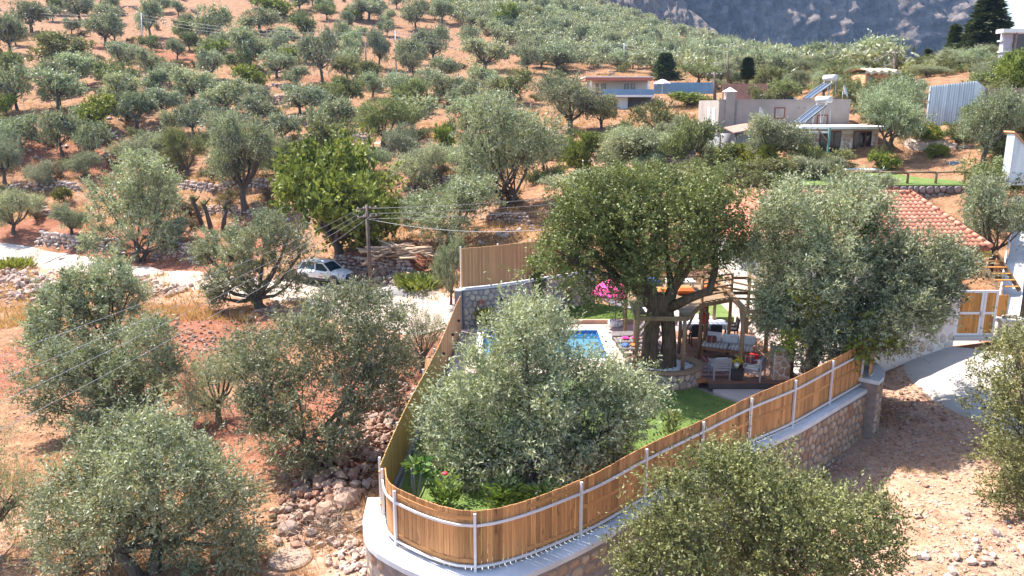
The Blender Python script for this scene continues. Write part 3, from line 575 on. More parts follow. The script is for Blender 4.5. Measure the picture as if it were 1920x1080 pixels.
# ---------------------------------------------------------------- the raised plot: retaining wall, cap, fences
FP = [P(720, 975, -.4), P(742, 1022, -.4), P(893, 1073, -.4), P(1090, 1008, -.3), P(1208, 942, -.2), P(1315, 885, -.15), P(1404, 837, -.1), P(1486, 800, -.05), P(1555, 760, 0), Vector((12.55, 27.25, 0.05))]
FENCE = arc_path([(p.x, p.y, p.z) for p in FP], 5)                 # line of the posts; z is the cap's top
OFF = 0.62
rw = thing('retaining_wall', 'curved stone retaining wall with white cap below the wooden fence', 'wall', (4, 19, -2.5))
outer = []
for i, p in enumerate(FENCE):
    d = (FENCE[min(i + 1, len(FENCE) - 1)] - FENCE[max(i - 1, 0)]); d = Vector((d.x, d.y, 0)).normalized(); w_ = float(np.interp(i, [0, 11, 17, 45], [.54, .52, .30, .26])); outer.append((p.x + d.y * w_, p.y - d.x * w_, p.z))
# round the near corner more generously
FEN = [(-3.36, 19.9, -0.42)] + [tuple(p) for p in FENCE]; WK = [.56] + [float(np.interp(i, [0, 11, 17, 45], [.54, .52, .30, .26])) for i in range(len(FENCE))]
sweep(FEN, [(-0.5, -0.14), (OFF, -0.14), (OFF, 0.0), (-0.5, 0.0)], wk=WK).build('cap', 'cap_plaster', rw, True)
sweep(FEN, [(-0.45, -3.2), (OFF - 0.05, -3.2), (OFF - 0.05, -0.142), (-0.45, -0.142)], wk=WK).build('core', 'mortar', rw, True)
wp = Path2([(a[0] + 0, a[1]) for a in [(-3.36 - .5, 19.9)] + [(o[0] + (p.x - o[0]) * 0.16, o[1] + (p.y - o[1]) * 0.16) for o, p in zip(outer, FENCE)]])
def s_near(path, x, y):
    t = np.linspace(0, path.L, 400); q = np.array([path.at(a)[:2] for a in t]); return t[np.argmin((q[:, 0] - x) ** 2 + (q[:, 1] - y) ** 2)]
sC = s_near(wp, -0.5, 15.7)
ns = face_wall(rw, wp, 0.9, sC, -1.45, -0.56, 0.30, 'wall_stone', 1, joint=.034, seed=3)
sM = s_near(wp, 3.0, 18.0); ns += face_wall(rw, wp, sC, sM, -1.1, -0.54, 0.32, 'wall_stone', 1, joint=.034, seed=4)
sE = s_near(wp, 5.2, 20.0); ns += face_wall(rw, wp, sM, sE, -1.5, -0.42, 0.33, 'wall_stone', 1, joint=.034, seed=5)
sG = s_near(wp, 8.4, 22.7); ns += face_wall(rw, wp, sE, sG, -2.5, -0.34, 0.34, 'wall_stone', 1, joint=.034, seed=6)
ns += face_wall(rw, wp, sG, wp.L - 0.02, -2.25, -0.2, 0.32, 'wall_stone', 1, joint=.034, seed=7)
# raised end of the wall, turning back towards the house
endp = arc_path([(12.62, 27.3), (13.05, 27.95), (13.2, 28.8), (13.05, 29.9), (12.6, 31.0)], 6) if False else [Vector((*q, 0)) for q in [(12.5, 27.2), (12.85, 27.62), (13.1, 28.1), (13.2, 28.7), (13.15, 29.5), (12.9, 30.6)]]
we = thing('wall_end_pier', 'rounded higher end of the stone wall beside the driveway', 'wall', (13, 28.5, -2))
E3 = [(p.x, p.y, 0.42) for p in endp]
sweep(E3, [(-0.35, -0.14), (OFF, -0.14), (OFF, 0), (-0.35, 0)]).build('cap', 'cap_plaster', we, True)
sweep(E3, [(-0.3, -3.4), (OFF - .05, -3.4), (OFF - .05, -.142), (-0.3, -.142)]).build('core', 'mortar', we, True)
o5 = []
for i, p in enumerate(endp):
    d = (endp[min(i + 1, 5)] - endp[max(i - 1, 0)]).normalized(); o5.append((p.x + d.y * (OFF - .05), p.y - d.x * (OFF - .05)))
pe = Path2(o5); face_wall(we, pe, 0.0, min(pe.L, 3.0), -2.0, 0.26, 0.32, 'wall_stone', 1, joint=.034, seed=8)

PLANK = [MB().box((0, 0, 0), (w, 0.024, 1.0), bev=0.004).mesh('plank', 'fence_wood') for w in (0.112, 0.128, 0.138)]
PW = (0.112, 0.128, 0.138)
def plank_row(root, path, s0, s1, zf, hf, inset, gap=0.009, seed=0, tilt=0.006):
    rng = random.Random(seed); s = s0; n = 0
    while s < s1:
        k = rng.randrange(3); w = PW[k]; x, y, tx, ty = path.at(s + w / 2); h = hf(s) + rng.uniform(-.006, .006)
        o = new_obj('plank', PLANK[k], root); z = zf(s)
        o.location = (x - ty * inset * -1 * -1 - root.location.x, y + tx * inset - root.location.y, z + h / 2 - root.location.z)
        o.rotation_euler = (0, rng.uniform(-tilt, tilt), math.atan2(ty, tx)); o.scale = (1, 1, h); s += w + gap; n += 1
    return n
fp = Path2([(p.x, p.y) for p in FENCE]); fz = lambda s: float(np.interp(s, fp.s, [p.z for p in FENCE])); hk = lambda s: 1.03 + .14 * s / fp.L
wf = thing('perimeter_fence', 'orange wooden plank fence with white steel posts along the near wall', 'fence', (4, 19, -0.3))
nb = plank_row(wf, fp, 0.02, fp.L - 0.06, lambda s: fz(s) + 0.13, lambda s: (1.29 + 0.02 * math.sin(s * 0.9)) * hk(s), 0.075, seed=2)
def rail(root, path, s0, s1, zf, off, w, h, name, mat, step=0.35):
    mb = MB(); t = np.arange(s0, s1 + 1e-6, (s1 - s0) / max(1, int((s1 - s0) / step))); pts = []
    for a in t: x, y, tx, ty = path.at(min(a, path.L)); pts.append((x - ty * off, y + tx * off, zf(a)))
    for i in range(len(pts) - 1): mb.bar(pts[i], pts[i + 1], w, h)
    return mb.build(name, mat, root, True)
post_s = [s_near(fp, p.x, p.y) for p in FP]
for s in post_s:
    x, y, tx, ty = fp.at(min(s, fp.L - 0.03)); z = fz(s); m_ = MB().box((x, y, z + 0.69 * hk(s)), (0.062, 0.062, 1.38 * hk(s)), math.atan2(ty, tx), bev=0.004); m_.build('post', 'white_metal', wf, True)
for a, b_ in zip(post_s[:-1], post_s[1:]):
    rail(wf, fp, a + 0.035, b_ - 0.035, lambda s: fz(s) + 1.1 * hk(s), 0.0, 0.04, 0.055, 'rail', 'white_metal'); rail(wf, fp, a + 0.035, b_ - 0.035, lambda s: fz(s) + 0.14, 0.0, 0.04, 0.05, 'rail', 'white_metal')
s = 0.05; skm = MB(); rng = random.Random(5)
while s < fp.L - .15:                                               # stub boards below the bottom rail, light falls between them
    x, y, tx, ty = fp.at(s + .05); skm.box((x - ty * .075, y + tx * .075, fz(s) + .06), (.122, .02, .12), math.atan2(ty, tx)); s += .14
tag(skm.build('skirting', 'skirting_grey', wf, True), None, None, None, 'stuff')
for k, (a, b_) in enumerate(zip(post_s[:-1], post_s[1:])):
    if k >= 3: rail(wf, fp, a + 0.03, b_ - 0.03, lambda s: fz(s) + 0.76, 0.052, 0.018, 0.10, 'batten', 'fence_trim')
    if k in (1, 2): rail(wf, fp, a + (0.06 if k == 1 else 1.3), b_ - 0.05, lambda s: fz(s) + 1.25 * hk(s), 0.052, 0.018, 0.10, 'batten', 'fence_trim')
    if k in (1, 2, 3, 5): rail(wf, fp, a + (0.06 if k != 2 else 1.3), b_ - 0.05, lambda s: fz(s) + 0.24, 0.052, 0.018, 0.10, 'batten', 'fence_trim')
    if k >= 4: rail(wf, fp, a + 0.02, b_ - 0.02, lambda s: fz(s) + 1.33 * hk(s), 0.098, 0.03, 0.08, 'top_batten', 'fence_trim')
# fence on the raised end
ef = thing('end_fence', 'short curved run of wooden fence on the rounded wall end', 'fence', (13, 28.5, 0.4)); ep = Path2([(p.x - 0.02, p.y) for p in endp])
plank_row(ef, ep, 0.2, ep.L - 0.3, lambda s: 0.5, lambda s: 1.02, -0.22, seed=9)
rail(ef, ep, 0.2, ep.L - 0.3, lambda s: 0.5, -0.28, 0.04, 0.05, 'rail', 'white_metal'); rail(ef, ep, 0.2, ep.L - 0.3, lambda s: 1.36, -0.28, 0.04, 0.05, 'rail', 'white_metal')

# left side fence, seen from the garden
LP = Path2([(-3.34, 18.75), (-3.12, 22.0), (-2.85, 26.5), (-2.5, 31.0), (-2.3, 34.6)])
lf = thing('side_fence', 'tall wooden side fence running from the near corner back past the pool', 'fence', (-2.9, 26, -0.3))
zl = lambda s: -0.42 + 0.3 * s / LP.L
def hl(s): return 1.5 + 0.12 * math.sin(s * 0.55) + 0.2 * (s / LP.L)
for nm, mt, inset, sd, k0, k1 in (('plank', 'inner_wood', -0.02, 3, 0.0, 0.62), ('plank', 'slat_wood', -0.02, 4, 0.62, 1.0)):
    rngp = random.Random(sd); s = LP.L * k0; me = MB().box((0, 0, 0), (0.105, 0.022, 1.0)).mesh('plank', mt)
    while s < LP.L * k1:
        x, y, tx, ty = LP.at(s + 0.05); h = hl(s) + rngp.uniform(-.015, .015)
        o = new_obj('plank', me, lf, (x + 2.9, y - 26, zl(s) + h / 2 + 0.3), (0, rngp.uniform(-.006, .006), math.atan2(ty, tx)), (1, 1, h)); s += 0.113
for zz in (0.35, 1.25): rail(lf, LP, 0.05, LP.L - 0.05, lambda s: zl(s) + zz, 0.05, 0.04, 0.06, 'rail', 'slat_wood')
for s in np.linspace(0.3, LP.L - 0.1, 8):
    x, y, tx, ty = LP.at(s); MB().box((x - ty * 0.09, y + tx * 0.09, zl(s) + 0.1), (0.06, 0.06, 2.9), math.atan2(ty, tx)).build('post', 'white_metal', lf, True)
for s in (10.2, 12.6, 14.6):
    x, y, tx, ty = LP.at(s); MB().lathe([(0.0, -.05), (.05, -.045), (.07, 0), (.05, .045), (0.0, .05)], (x + 0.08, y, zl(s) + 1.0), 10).build('wall_lamp', 'black_plastic', lf, True)
# low wall that carries the side fence on the outside
sw = thing('side_footing', 'low rough concrete footing under the wooden side fence', 'wall', (-3, 26, -2)); sweep([(-3.3, 20.1), (-3.16, 22), (-2.9, 26.5), (-2.55, 31), (-2.35, 35.2)], [(-0.12, -2.6), (0.14, -2.6), (0.14, -0.12), (-0.12, -0.12)]).build('core', 'mortar_grey', sw, True)

# back garden wall with slatted fence on top
BPts = [(-2.3, 35.35), (-0.9, 36.0), (0.9, 37.2), (2.6, 38.45), (4.1, 39.5)]
BW = [tuple(p)[:2] for p in arc_path([(*q, 0) for q in BPts], 5)]
bw = thing('garden_wall', 'grey and tan stone garden wall behind the pool lawn', 'wall', (0.5, 37, 0)); bp = Path2(BW)
ztop = lambda s: 1.82 - 0.0 * s
sweep([(x, y, 0) for x, y in BW], [(-0.2, -2.6), (0.2, -2.6), (0.2, 1.76), (-0.2, 1.76)]).build('core', 'mortar_grey', bw, True)
sweep([(x, y, 0) for x, y in BW], [(-0.25, 1.762), (0.25, 1.762), (0.25, 1.83), (-0.25, 1.83)]).build('cap', 'cap_plaster', bw, True)
br = Path2([(x + 0.17 * 0.4, y - 0.19) for x, y in BW]); face_wall(bw, br, 0.05, br.L - 0.05, 0.05, 1.74, 0.30, 'garden_stone', 1, 0.03, 0.022, seed=12)
for s, z in ((1.9, 1.15), (3.9, 1.2), (5.9, 1.3)):
    x, y, tx, ty = br.at(s); MB().lathe([(0, -.08), (.06, -.07), (.08, 0), (.05, .08), (0, .09)], (x + .1 * ty, y - .1 * tx, z), 10).build('wall_lamp', 'black_plastic', bw, True)
# the end pier of brick-like stones at the left
MB().box((-2.42, 35.2, 0.2), (0.34, 0.5, 3.2), bev=0.02).build('end_pier', 'mortar_grey', bw, True)
bf = thing('slat_fence', 'tall fence of narrow vertical wooden slats on the garden wall', 'fence', (0.5, 37, 1.8)); V = MB(); s = 0.02; rngp = random.Random(4)
slat = MB()
sl_mesh = [MB().box((0, 0, 0), (0.062, 0.03, 1.0)).mesh('slat', 'slat_wood') for _ in range(1)]
while s < bp.L - 0.05:
    x, y, tx, ty = bp.at(s + 0.03); h = 1.8 + rngp.uniform(-.01, .01)
    new_obj('slat', sl_mesh[0], bf, (x - 0.5, y - 37, 0.06 + h / 2), (0, 0, math.atan2(ty, tx)), (1, 1, h)); s += 0.068
for zz in (2.1, 3.3): rail(bf, bp, 0.05, bp.L - 0.1, lambda s: zz, 0.045, 0.04, 0.06, 'rail', 'slat_wood')
for s in np.linspace(0.03, bp.L - 0.2, 5):
    x, y, tx, ty = bp.at(s); MB().box((x - ty * 0.09, y + tx * 0.09, 2.75), (0.06, 0.06, 1.95), math.atan2(ty, tx)).build('post', 'white_metal', bf, True)
# further fence panel beyond the wall's end, behind the oak
b2 = thing('rear_fence', 'slatted wooden fence glimpsed behind the oak foliage', 'fence', (6, 41, 0))
for i in range(44):
    t = i / 43; new_obj('slat', sl_mesh[0], b2, (4.2 + 4.5 * t - 6, 39.6 + 2.6 * t - 41, 1.7), (0, 0, math.atan2(2.6, 4.5)), (1.3, 1, 3.2))

# ---------------------------------------------------------------- garden floor
def sheet(name, poly, z, mat, label=None, kind='structure', thick=0.3):
    return tag(MB().prism(poly, z - thick, z).build(name, mat), label, None, None, kind)
sheet('yard_base', [(-3.2, 18.6), (-2.7, 17.3), (-0.8, 16.5), (1.5, 17.9), (12.3, 27.5), (13, 29.5), (12.6, 31), (18.4, 33), (20.5, 33), (22, 37), (22, 45), (11, 45), (4.0, 39.6), (-2.3, 35.4), (-2.5, 31), (-3, 24)], -0.34, 'deck_stone', thick=1.2)
sheet('near_lawn', [(-3.1, 18.7), (-2.65, 17.45), (-0.8, 16.65), (1.45, 18.05), (11.5, 27.0), (9.9, 27.4), (8.3, 26.0), (7.2, 27.3), (6.4, 28.6), (4.2, 28.9), (-2.6, 28.9), (-2.9, 24)], -0.24, 'lawn')
POOL = (-1.55, 30.3, 4.15, 35.05)                    # x0, y0, x1, y1
x0, y0, x1, y1 = POOL
for k, pl in enumerate([[(-2.45, 28.9), (x0, 28.9), (x0, 35.9), (-2.25, 35.9)], [(x1, 28.9), (8.0, 28.9), (8.0, 35.9), (x1, 35.9)], [(x0, y1), (x1, y1), (x1, 35.9), (x0, 35.9)], [(x0, 28.9), (x1, 28.9), (x1, y0), (x0, y0)]]):
    sheet('pool_deck', pl, 0.0, 'deck_stone', thick=0.4)
sheet('back_lawn', [(-2.0, 36.05), (8.4, 36.05), (8.4, 36.4), (6.2, 37.2), (5.3, 38.6), (4.0, 39.3), (2.4, 38.1), (0.8, 36.9), (-1.0, 35.9)], 0.16, 'lawn')
sheet('far_lawn', [(9, 36.5), (10.5, 36.5), (10.5, 44), (5.5, 43.0), (6.6, 40.0), (7.4, 38.4)], 0.16, 'lawn')
kb = tag(MB().box((3.2, 35.98, 0.02), (10.4, 0.14, 0.34), bev=0.01).build('lawn_kerb', 'kerb_brick'), 'low terracotta kerb between the pool deck and the back lawn', 'kerb')
pth = thing('stepping_path', 'pale slab path curving behind the back lawn to the house', 'path', (6, 38.5, 0.1)); pts = [Vector((9.2, 36.0, .15)), Vector((7.6, 37.3, .15)), Vector((6.4, 38.4, .15)), Vector((5.5, 39.6, .15)), Vector((5.0, 41.0, .15))]
pp = Path2([(p.x, p.y) for p in arc_path(pts, 5)]); s = 0.2; k = 0
while s < pp.L:
    x, y, tx, ty = pp.at(s); MB().box((x, y, 0.13), (0.52, 1.25, 0.1), math.atan2(ty, tx), bev=0.015).build('slab', 'path_slab', pth, True); s += 0.56
sheet('side_paving', [(7.3, 27.4), (8.3, 26.1), (9.8, 27.3), (11.4, 27.1), (12.2, 28), (12.4, 31), (10.6, 31), (10.6, 27.7), (7.35, 27.7)], -0.2, 'path_slab')
# pool
pool = thing('swimming_pool', 'turquoise swimming pool with blue tile band and pale coping', 'pool', ((x0 + x1) / 2, (y0 + y1) / 2, 0))
cw_ = 0.3
mbp = MB()
for c, sz in ((((x0 + x1) / 2, y0 + cw_ / 2, 0.02), (x1 - x0, cw_, 0.06)), (((x0 + x1) / 2, y1 - cw_ / 2, 0.02), (x1 - x0, cw_, 0.06)), ((x0 + cw_ / 2, (y0 + y1) / 2, 0.02), (cw_, y1 - y0 - 2 * cw_, 0.06)), ((x1 - cw_ / 2, (y0 + y1) / 2, 0.02), (cw_, y1 - y0 - 2 * cw_, 0.06))): MB().box(c, sz, bev=0.012).build('coping', 'coping', pool, True)
X0, Y0, X1, Y1 = x0 + cw_, y0 + cw_, x1 - cw_, y1 - cw_
tb = MB()
for a, b_ in (((X0, Y0), (X1, Y0)), ((X1, Y0), (X1, Y1)), ((X1, Y1), (X0, Y1)), ((X0, Y1), (X0, Y0))): tb.add([(a[0], a[1], -0.42), (b_[0], b_[1], -0.42), (b_[0], b_[1], 0.0), (a[0], a[1], 0.0)], [(3, 2, 1, 0)])
tb.build('tile_band', 'pool_tile', pool, True)
tb = MB().box(((X0 + X1) / 2, (Y0 + Y1) / 2, -1.45), (X1 - X0, Y1 - Y0, 0.1))
for a, b_ in (((X0, Y0), (X1, Y0)), ((X1, Y0), (X1, Y1)), ((X1, Y1), (X0, Y1)), ((X0, Y1), (X0, Y0))): tb.add([(a[0], a[1], -1.4), (b_[0], b_[1], -1.4), (b_[0], b_[1], -0.42), (a[0], a[1], -0.42)], [(3, 2, 1, 0)])
tb.build('basin', 'pool_floor', pool, True)
tb = MB(); nxw = 24; vs = [(X0 + (X1 - X0) * i / nxw, Y0 + (Y1 - Y0) * j / nxw, -0.13) for j in range(nxw + 1) for i in range(nxw + 1)]; tb.add(vs, [(j * (nxw + 1) + i, j * (nxw + 1) + i + 1, (j + 1) * (nxw + 1) + i + 1, (j + 1) * (nxw + 1) + i) for j in range(nxw) for i in range(nxw)], True); tb.build('water', 'pool_water', pool, True)

# ---------------------------------------------------------------- gate, its wall and pillar, the long capped wall going uphill
gt = thing('entrance_gate', 'white steel double gate with orange wood panels at the driveway', 'gate', (19.45, 32.4, 0.35))
zb = 0.12; H_ = 1.95
def frame(x0, x1, z0, z1, t, y=0.0):
    m = MB()
    m.box(((x0 + t / 2), y, (z0 + z1) / 2), (t, .06, z1 - z0)).box((x1 - t / 2, y, (z0 + z1) / 2), (t, .06, z1 - z0))
    for z in (z0 + t / 2, (z0 + z1) / 2, z1 - t / 2): m.box(((x0 + x1) / 2, y, z), (x1 - x0 - 2 * t, .06, t))
    return m
for a, b_ in ((-0.84, 0.22), (0.24, 0.82)):
    lf_ = frame(a, b_, zb, zb + H_, 0.10).build('gate_leaf', 'white_metal', gt)
    for z0_, z1_ in ((zb + 0.1, zb + H_ / 2 - 0.05), (zb + H_ / 2 + 0.05, zb + H_ - 0.1)):
        n_ = max(3, int((b_ - a - 0.2) / 0.12)); w_ = (b_ - a - 0.2) / n_
        for i in range(n_): MB().box((a + 0.1 + w_ * (i + 0.5), 0.012, (z0_ + z1_) / 2), (w_ - 0.008, 0.022, z1_ - z0_)).build('board', 'gate_wood', lf_)
MB().box((0.16, -0.06, zb + 0.95), (0.035, 0.05, 0.22), bev=0.01).build('handle', 'chrome', gt); MB().box((0, 0.0, 0.02), (1.8, 0.3, 0.18)).build('sill', 'concrete', gt)
gw = thing('gate_wall', 'whitewashed rough stone wall left of the entrance gate', 'wall', (16.8, 31.9, 0)); gpth = [(13.4, 31.2), (15.2, 31.45), (17.0, 32.0), (18.52, 32.5)]
sweep([(a, b_, 0) for a, b_ in gpth], [(-0.2, -1.6), (0.2, -1.6), (0.2, 2.15), (-0.2, 2.15)]).build('core', 'rough_plaster', gw, True)
gr = Path2([(a + .04, b_ - 0.19) for a, b_ in gpth]); rng = random.Random(3)
for cx, cz_, poly in cells(gr.L, 2.2, 0.42, rng, 0.03):
    if rng.random() < 0.8: 
        x, y, tx, ty = gr.at(cx); new_obj('stone', stone_mesh(poly, 0.03, 'gate_stone', rng), gw, (x - 16.8, y - 31.9, -0.1 + cz_), (0, 0, math.atan2(ty, tx)))
gp = thing('gate_pillar', 'squat grey stone pillar with slab cap right of the gate', 'pillar', (20.85, 32.3, 0)); MB().box((20.85, 32.35, 0.35), (0.95, 0.6, 1.6), bev=0.03).build('shaft', 'rough_plaster', gp, True); MB().box((20.85, 32.35, 1.2), (1.08, 0.72, 0.1), bev=0.02).build('cap', 'concrete', gp, True)
for i in range(4): MB().lathe([(0, -.06), (.09, -.03), (.11, 0.02), (.06, .08), (0, .1)], (20.55 + .17 * i, 32.3 + .06 * (i % 2), 1.3), 8, sy=.8).build('loose_stone', 'pale_stone', gp, True)
MB().box((20.62, 32.6, 1.55), (0.42, .03, 1.25)).build('side_panel', 'gate_wood', gp, True)
bwall = thing('boundary_wall', 'long boundary wall with broad grey cap climbing behind the gate', 'wall', (24, 38, 1)); bl = [(21.15, 33.0, 1.15), (22.6, 35.2, 1.5), (24.6, 38.4, 2.05), (26.9, 41.9, 2.75), (29.2, 45.4, 3.4), (31.5, 49, 4.1)]
sweep(bl, [(-0.28, -3), (0.28, -3), (0.28, -0.1), (-0.28, -0.1)]).build('core', 'dark_stone', bwall, True); sweep(bl, [(-0.36, -0.098), (0.36, -0.098), (0.36, 0.0), (-0.36, 0.0)]).build('cap', 'concrete', bwall, True)
sweep(bl, [(0.36, -0.12), (0.42, -0.12), (0.42, 0.05), (0.36, 0.05)]).build('cap_edge', 'white_metal', bwall, True); sweep([(a, b_, c_ + .0) for a, b_, c_ in bl], [(-0.46, 0.02), (-0.40, 0.02), (-0.40, 0.62), (-0.46, 0.62)]).build('parapet', 'white_metal', bwall, True)
# ---------------------------------------------------------------- oak planter, tree platform, terrace
pc = Vector((5.75, 28.85, -0.24))
pl = thing('tree_planter', 'round stone planter filled with white pebbles round the oak trunk', 'planter', pc)
circ = [(pc.x + 1.45 * math.cos(a), pc.y + 1.25 * math.sin(a)) for a in np.linspace(math.pi * 2, 0, 49)]
MB().lathe([(1.4, -0.1), (1.4, 0.6), (1.16, 0.6), (1.16, -0.1)], (0, 0, 0), 40, 1, 0.862).build('core', 'mortar_grey', pl)
MB().lathe([(1.49, 0.602), (1.49, 0.68), (1.12, 0.68), (1.12, 0.602)], (0, 0, 0), 40, 1, 0.862).build('rim', 'post_wood', pl)
cp = Path2([(pc.x + 1.41 * math.cos(a), pc.y + 1.215 * math.sin(a)) for a in np.linspace(math.pi, math.pi * 2.15, 60)]); face_wall(pl, cp, 0, cp.L, -0.24, 0.35, 0.27, 'garden_stone', 1, 0.03, 0.02, seed=31)
MB().lathe([(0, 0.5), (0.6, 0.54), (1.16, 0.5)], (0, 0, 0), 30, 1, 0.862).build('gravel_bed', 'pebble', pl)
rng = np.random.default_rng(5); n = 700; a = rng.uniform(0, 2 * math.pi, n); r = np.sqrt(rng.uniform(0.15, 1, n)) * 1.1
ctr = np.stack([r * np.cos(a), r * np.sin(a) * .86, 0.55 + rng.uniform(-.01, .02, n)], -1)
OCT = np.array([(1, 0, 0), (-1, 0, 0), (0, 1, 0), (0, -1, 0), (0, 0, 1), (0, 0, -1)], float); OF = np.array([(0, 2, 4), (2, 1, 4), (1, 3, 4), (3, 0, 4), (2, 0, 5), (1, 2, 5), (3, 1, 5), (0, 3, 5)])
def rock_cloud(ctr, size, flat=0.6, seed=1):
    """many small angular stones as one mesh"""
    rg = np.random.default_rng(seed); n = len(ctr); q = OCT[None] * (1 + rg.uniform(-.4, .4, (n, 6, 3))) + rg.uniform(-.3, .3, (n, 6, 3)); an = rg.uniform(0, 6.28, n); c, s = np.cos(an), np.sin(an)
    x = q[:, :, 0] * c[:, None] - q[:, :, 1] * s[:, None]; y = q[:, :, 0] * s[:, None] + q[:, :, 1] * c[:, None]
    v = np.stack([x, y, q[:, :, 2] * flat], -1) * np.asarray(size)[:, None, None] + ctr[:, None, :]
    f = (OF[None] + (np.arange(n) * 6)[:, None, None]).reshape(-1, 3); return v.reshape(-1, 3), f, np.repeat(rg.uniform(0, 1, n), 8)
v, f, rn = rock_cloud(ctr, rng.uniform(.025, .05, n)); tag(new_obj('pebbles', mesh_np('pebbles', v, f, 3, MAT['pebble'], False, rn), pl), None, None, None, 'stuff')

tp = thing('tree_platform', 'rough timber platform and railing built round the oak trunk', 'platform', (6.5, 30.5, 0))
ZF = 2.42
out = [(4.55, 28.35), (6.4, 28.25), (7.4, 30.3), (8.85, 31.2), (8.85, 33.8), (4.9, 33.8), (4.75, 31.2)]
for a, b_ in zip(out, out[1:] + out[:1]): MB().bar((*a, ZF - 0.1), (*b_, ZF - 0.1), 0.11, 0.16).build('beam', 'beam_wood', tp, True)
y = 28.45
while y < 33.75:                                                    # floor planks, cut to the outline and round the trunk
    xs = []
    for (xa, ya), (xb, yb) in zip(out, out[1:] + out[:1]):
        if (ya > y) != (yb > y): xs.append(xa + (xb - xa) * (y - ya) / (yb - ya))
    xs.sort()
    if len(xs) >= 2:
        a, b_ = xs[0] - 0.03, xs[-1] + 0.03; seg = [(a, b_)]
        if abs(y - 28.9) < 0.62: seg = [(a, 4.95), (6.25, b_)]
        for q0, q1 in seg:
            if q1 - q0 > 0.15: MB().box(((q0 + q1) / 2, y, ZF + 0.02), (q1 - q0, 0.135, 0.035)).build('plank', 'beam_wood', tp, True)
    y += 0.148
posts = [(4.62, 28.4, 0.3, ZF + .75), (5.0, 31.3, -0.2, ZF + 0.8), (6.34, 28.32, 0.3, ZF), (6.8, 31.2, -0.2, ZF), (7.4, 30.3, 0, ZF + 0.95), (7.93, 31.5, 0.0, ZF - .1), (8.8, 31.25, 0.0, ZF + 1.0), (8.8, 33.7, 0, ZF + .95), (4.95, 33.7, 0, ZF + .9)]
for x, y, z0, z1 in posts: MB().tube([(x, y, z0), (x + .01, y, (z0 + z1) / 2), (x, y, z1)], [.075, .07, .065], 9).build('post', 'post_wood', tp, True)
for (a, b_), hs in ((((7.4, 30.3), (8.8, 31.25)), (.25, .5, .74, .95)), (((8.8, 31.25), (8.8, 33.7)), (.25, .5, .74, .95)), (((4.62, 28.4), (5.0, 31.3)), (.3, .68)), (((5.0, 31.3), (4.95, 33.7)), (.4, .8)), (((4.95, 33.7), (8.8, 33.7)), (.3, .6, .9))):
    for h in hs: MB().tube([(*a, ZF + h), ((a[0] + b_[0]) / 2, (a[1] + b_[1]) / 2, ZF + h + .015), (*b_, ZF + h)], .042, 7).build('rail', 'beam_wood', tp, True)
for a, b_ in (((6.34, 28.32, 1.7), (6.9, 29.2, 2.3)), ((7.93, 31.5, 1.6), (7.5, 30.9, 2.3)), ((4.62, 28.4, 1.7), (5.1, 28.4, 2.3))): MB().bar(a, b_, .07).build('brace', 'post_wood', tp, True)
for i in range(9): MB().tube([(4.62 + .05 * i, 28.45 + .33 * i, ZF + 0.05), (4.6 + .05 * i + .1 * (i % 2), 28.5 + .33 * i, ZF + 0.75)], .02, 5).build('twig_baluster', 'post_wood', tp, True)
# furniture on the platform
def cushion(name, label, loc, sz, mat, group=None):
    return tag(MB().box(loc, sz, bev=min(sz) * .4).build(name, mat), label, 'cushion', group)
cushion('floor_cushion', 'orange floor cushion in the middle of the tree platform', (7.0, 31.6, ZF + .2), (0.75, .6, .28), 'orange_cushion'); cushion('floor_cushion', 'orange floor cushion nearest the oak limb on the platform', (6.1, 31.4, ZF + .2), (0.6, .6, .26), 'orange_cushion'); cushion('floor_cushion', 'orange cushion at the railing end of the platform', (8.2, 32.4, ZF + .2), (0.6, .6, .26), 'orange_cushion')
t = thing('low_table', 'white low table between orange cushions on the tree platform', 'table', (7.0, 32.6, ZF + .04)); MB().box((0, 0, .34), (1.2, .7, .04), bev=.01).build('tabletop', 'white_cloth', t)
for sx in (-.5, .5):
    for sy in (-.28, .28): MB().box((sx, sy, .16), (.05, .05, .32)).build('leg', 'white_metal', t)
tag(MB().box((6.0, 33.2, ZF + .2), (0.6, .4, .3), bev=.08).build('blue_pouf', 'blue_cloth'), 'dark blue cushion stack at the back of the tree platform', 'cushion')

# terrace with planked floor
td = thing('terrace_deck', 'dark timber terrace deck beneath the pergola', 'deck', (8.8, 31, 0)); y = 27.75; MB().box((8.95, 31.2, -.11), (3.5, 6.9, .2)).build('frame', 'dark_trim', td, True)
while y < 34.6: MB().box((8.95, y + .07, 0.015), (3.56, .132, .04), bev=.004).build('plank', 'deck_wood', td, True); y += .14
for i in range(3): MB().box((7.0 - .0 * i, 28.2 + .36 * i, -.02 - .0 * i), (.42, .3, .12 - .01 * i)).build('step', 'sofa_wood', td, True)
pg = thing('pergola', 'rough timber pergola posts and beams beside the tree platform', 'pergola', (9.3, 30, 0))
for x, y in ((8.5, 28.35), (10.45, 28.5), (10.4, 34.2), (10.4, 31.4)): MB().tube([(x, y, 0.03), (x, y, 2.5)], [.09, .08], 9).build('post', 'post_wood', pg, True)
for a, b_ in (((8.4, 28.35, 2.56), (10.6, 28.5, 2.56)), ((8.5, 28.2, 2.68), (8.82, 34.3, 2.68)), ((10.42, 28.3, 2.68), (10.4, 34.4, 2.68)), ((8.5, 34.2, 2.56), (10.5, 34.2, 2.56)), ((8.5, 31.3, 2.56), (10.5, 31.4, 2.56))): MB().bar(a, b_, .12, .12).build('beam', 'beam_wood', pg, True)
for a, b_ in (((8.5, 28.42, 1.9), (8.55, 29.1, 2.6)), ((8.55, 28.36, 1.9), (9.1, 28.4, 2.5)), ((10.4, 28.5, 1.9), (9.9, 28.48, 2.5))): MB().bar(a, b_, .07).build('brace', 'post_wood', pg, True)
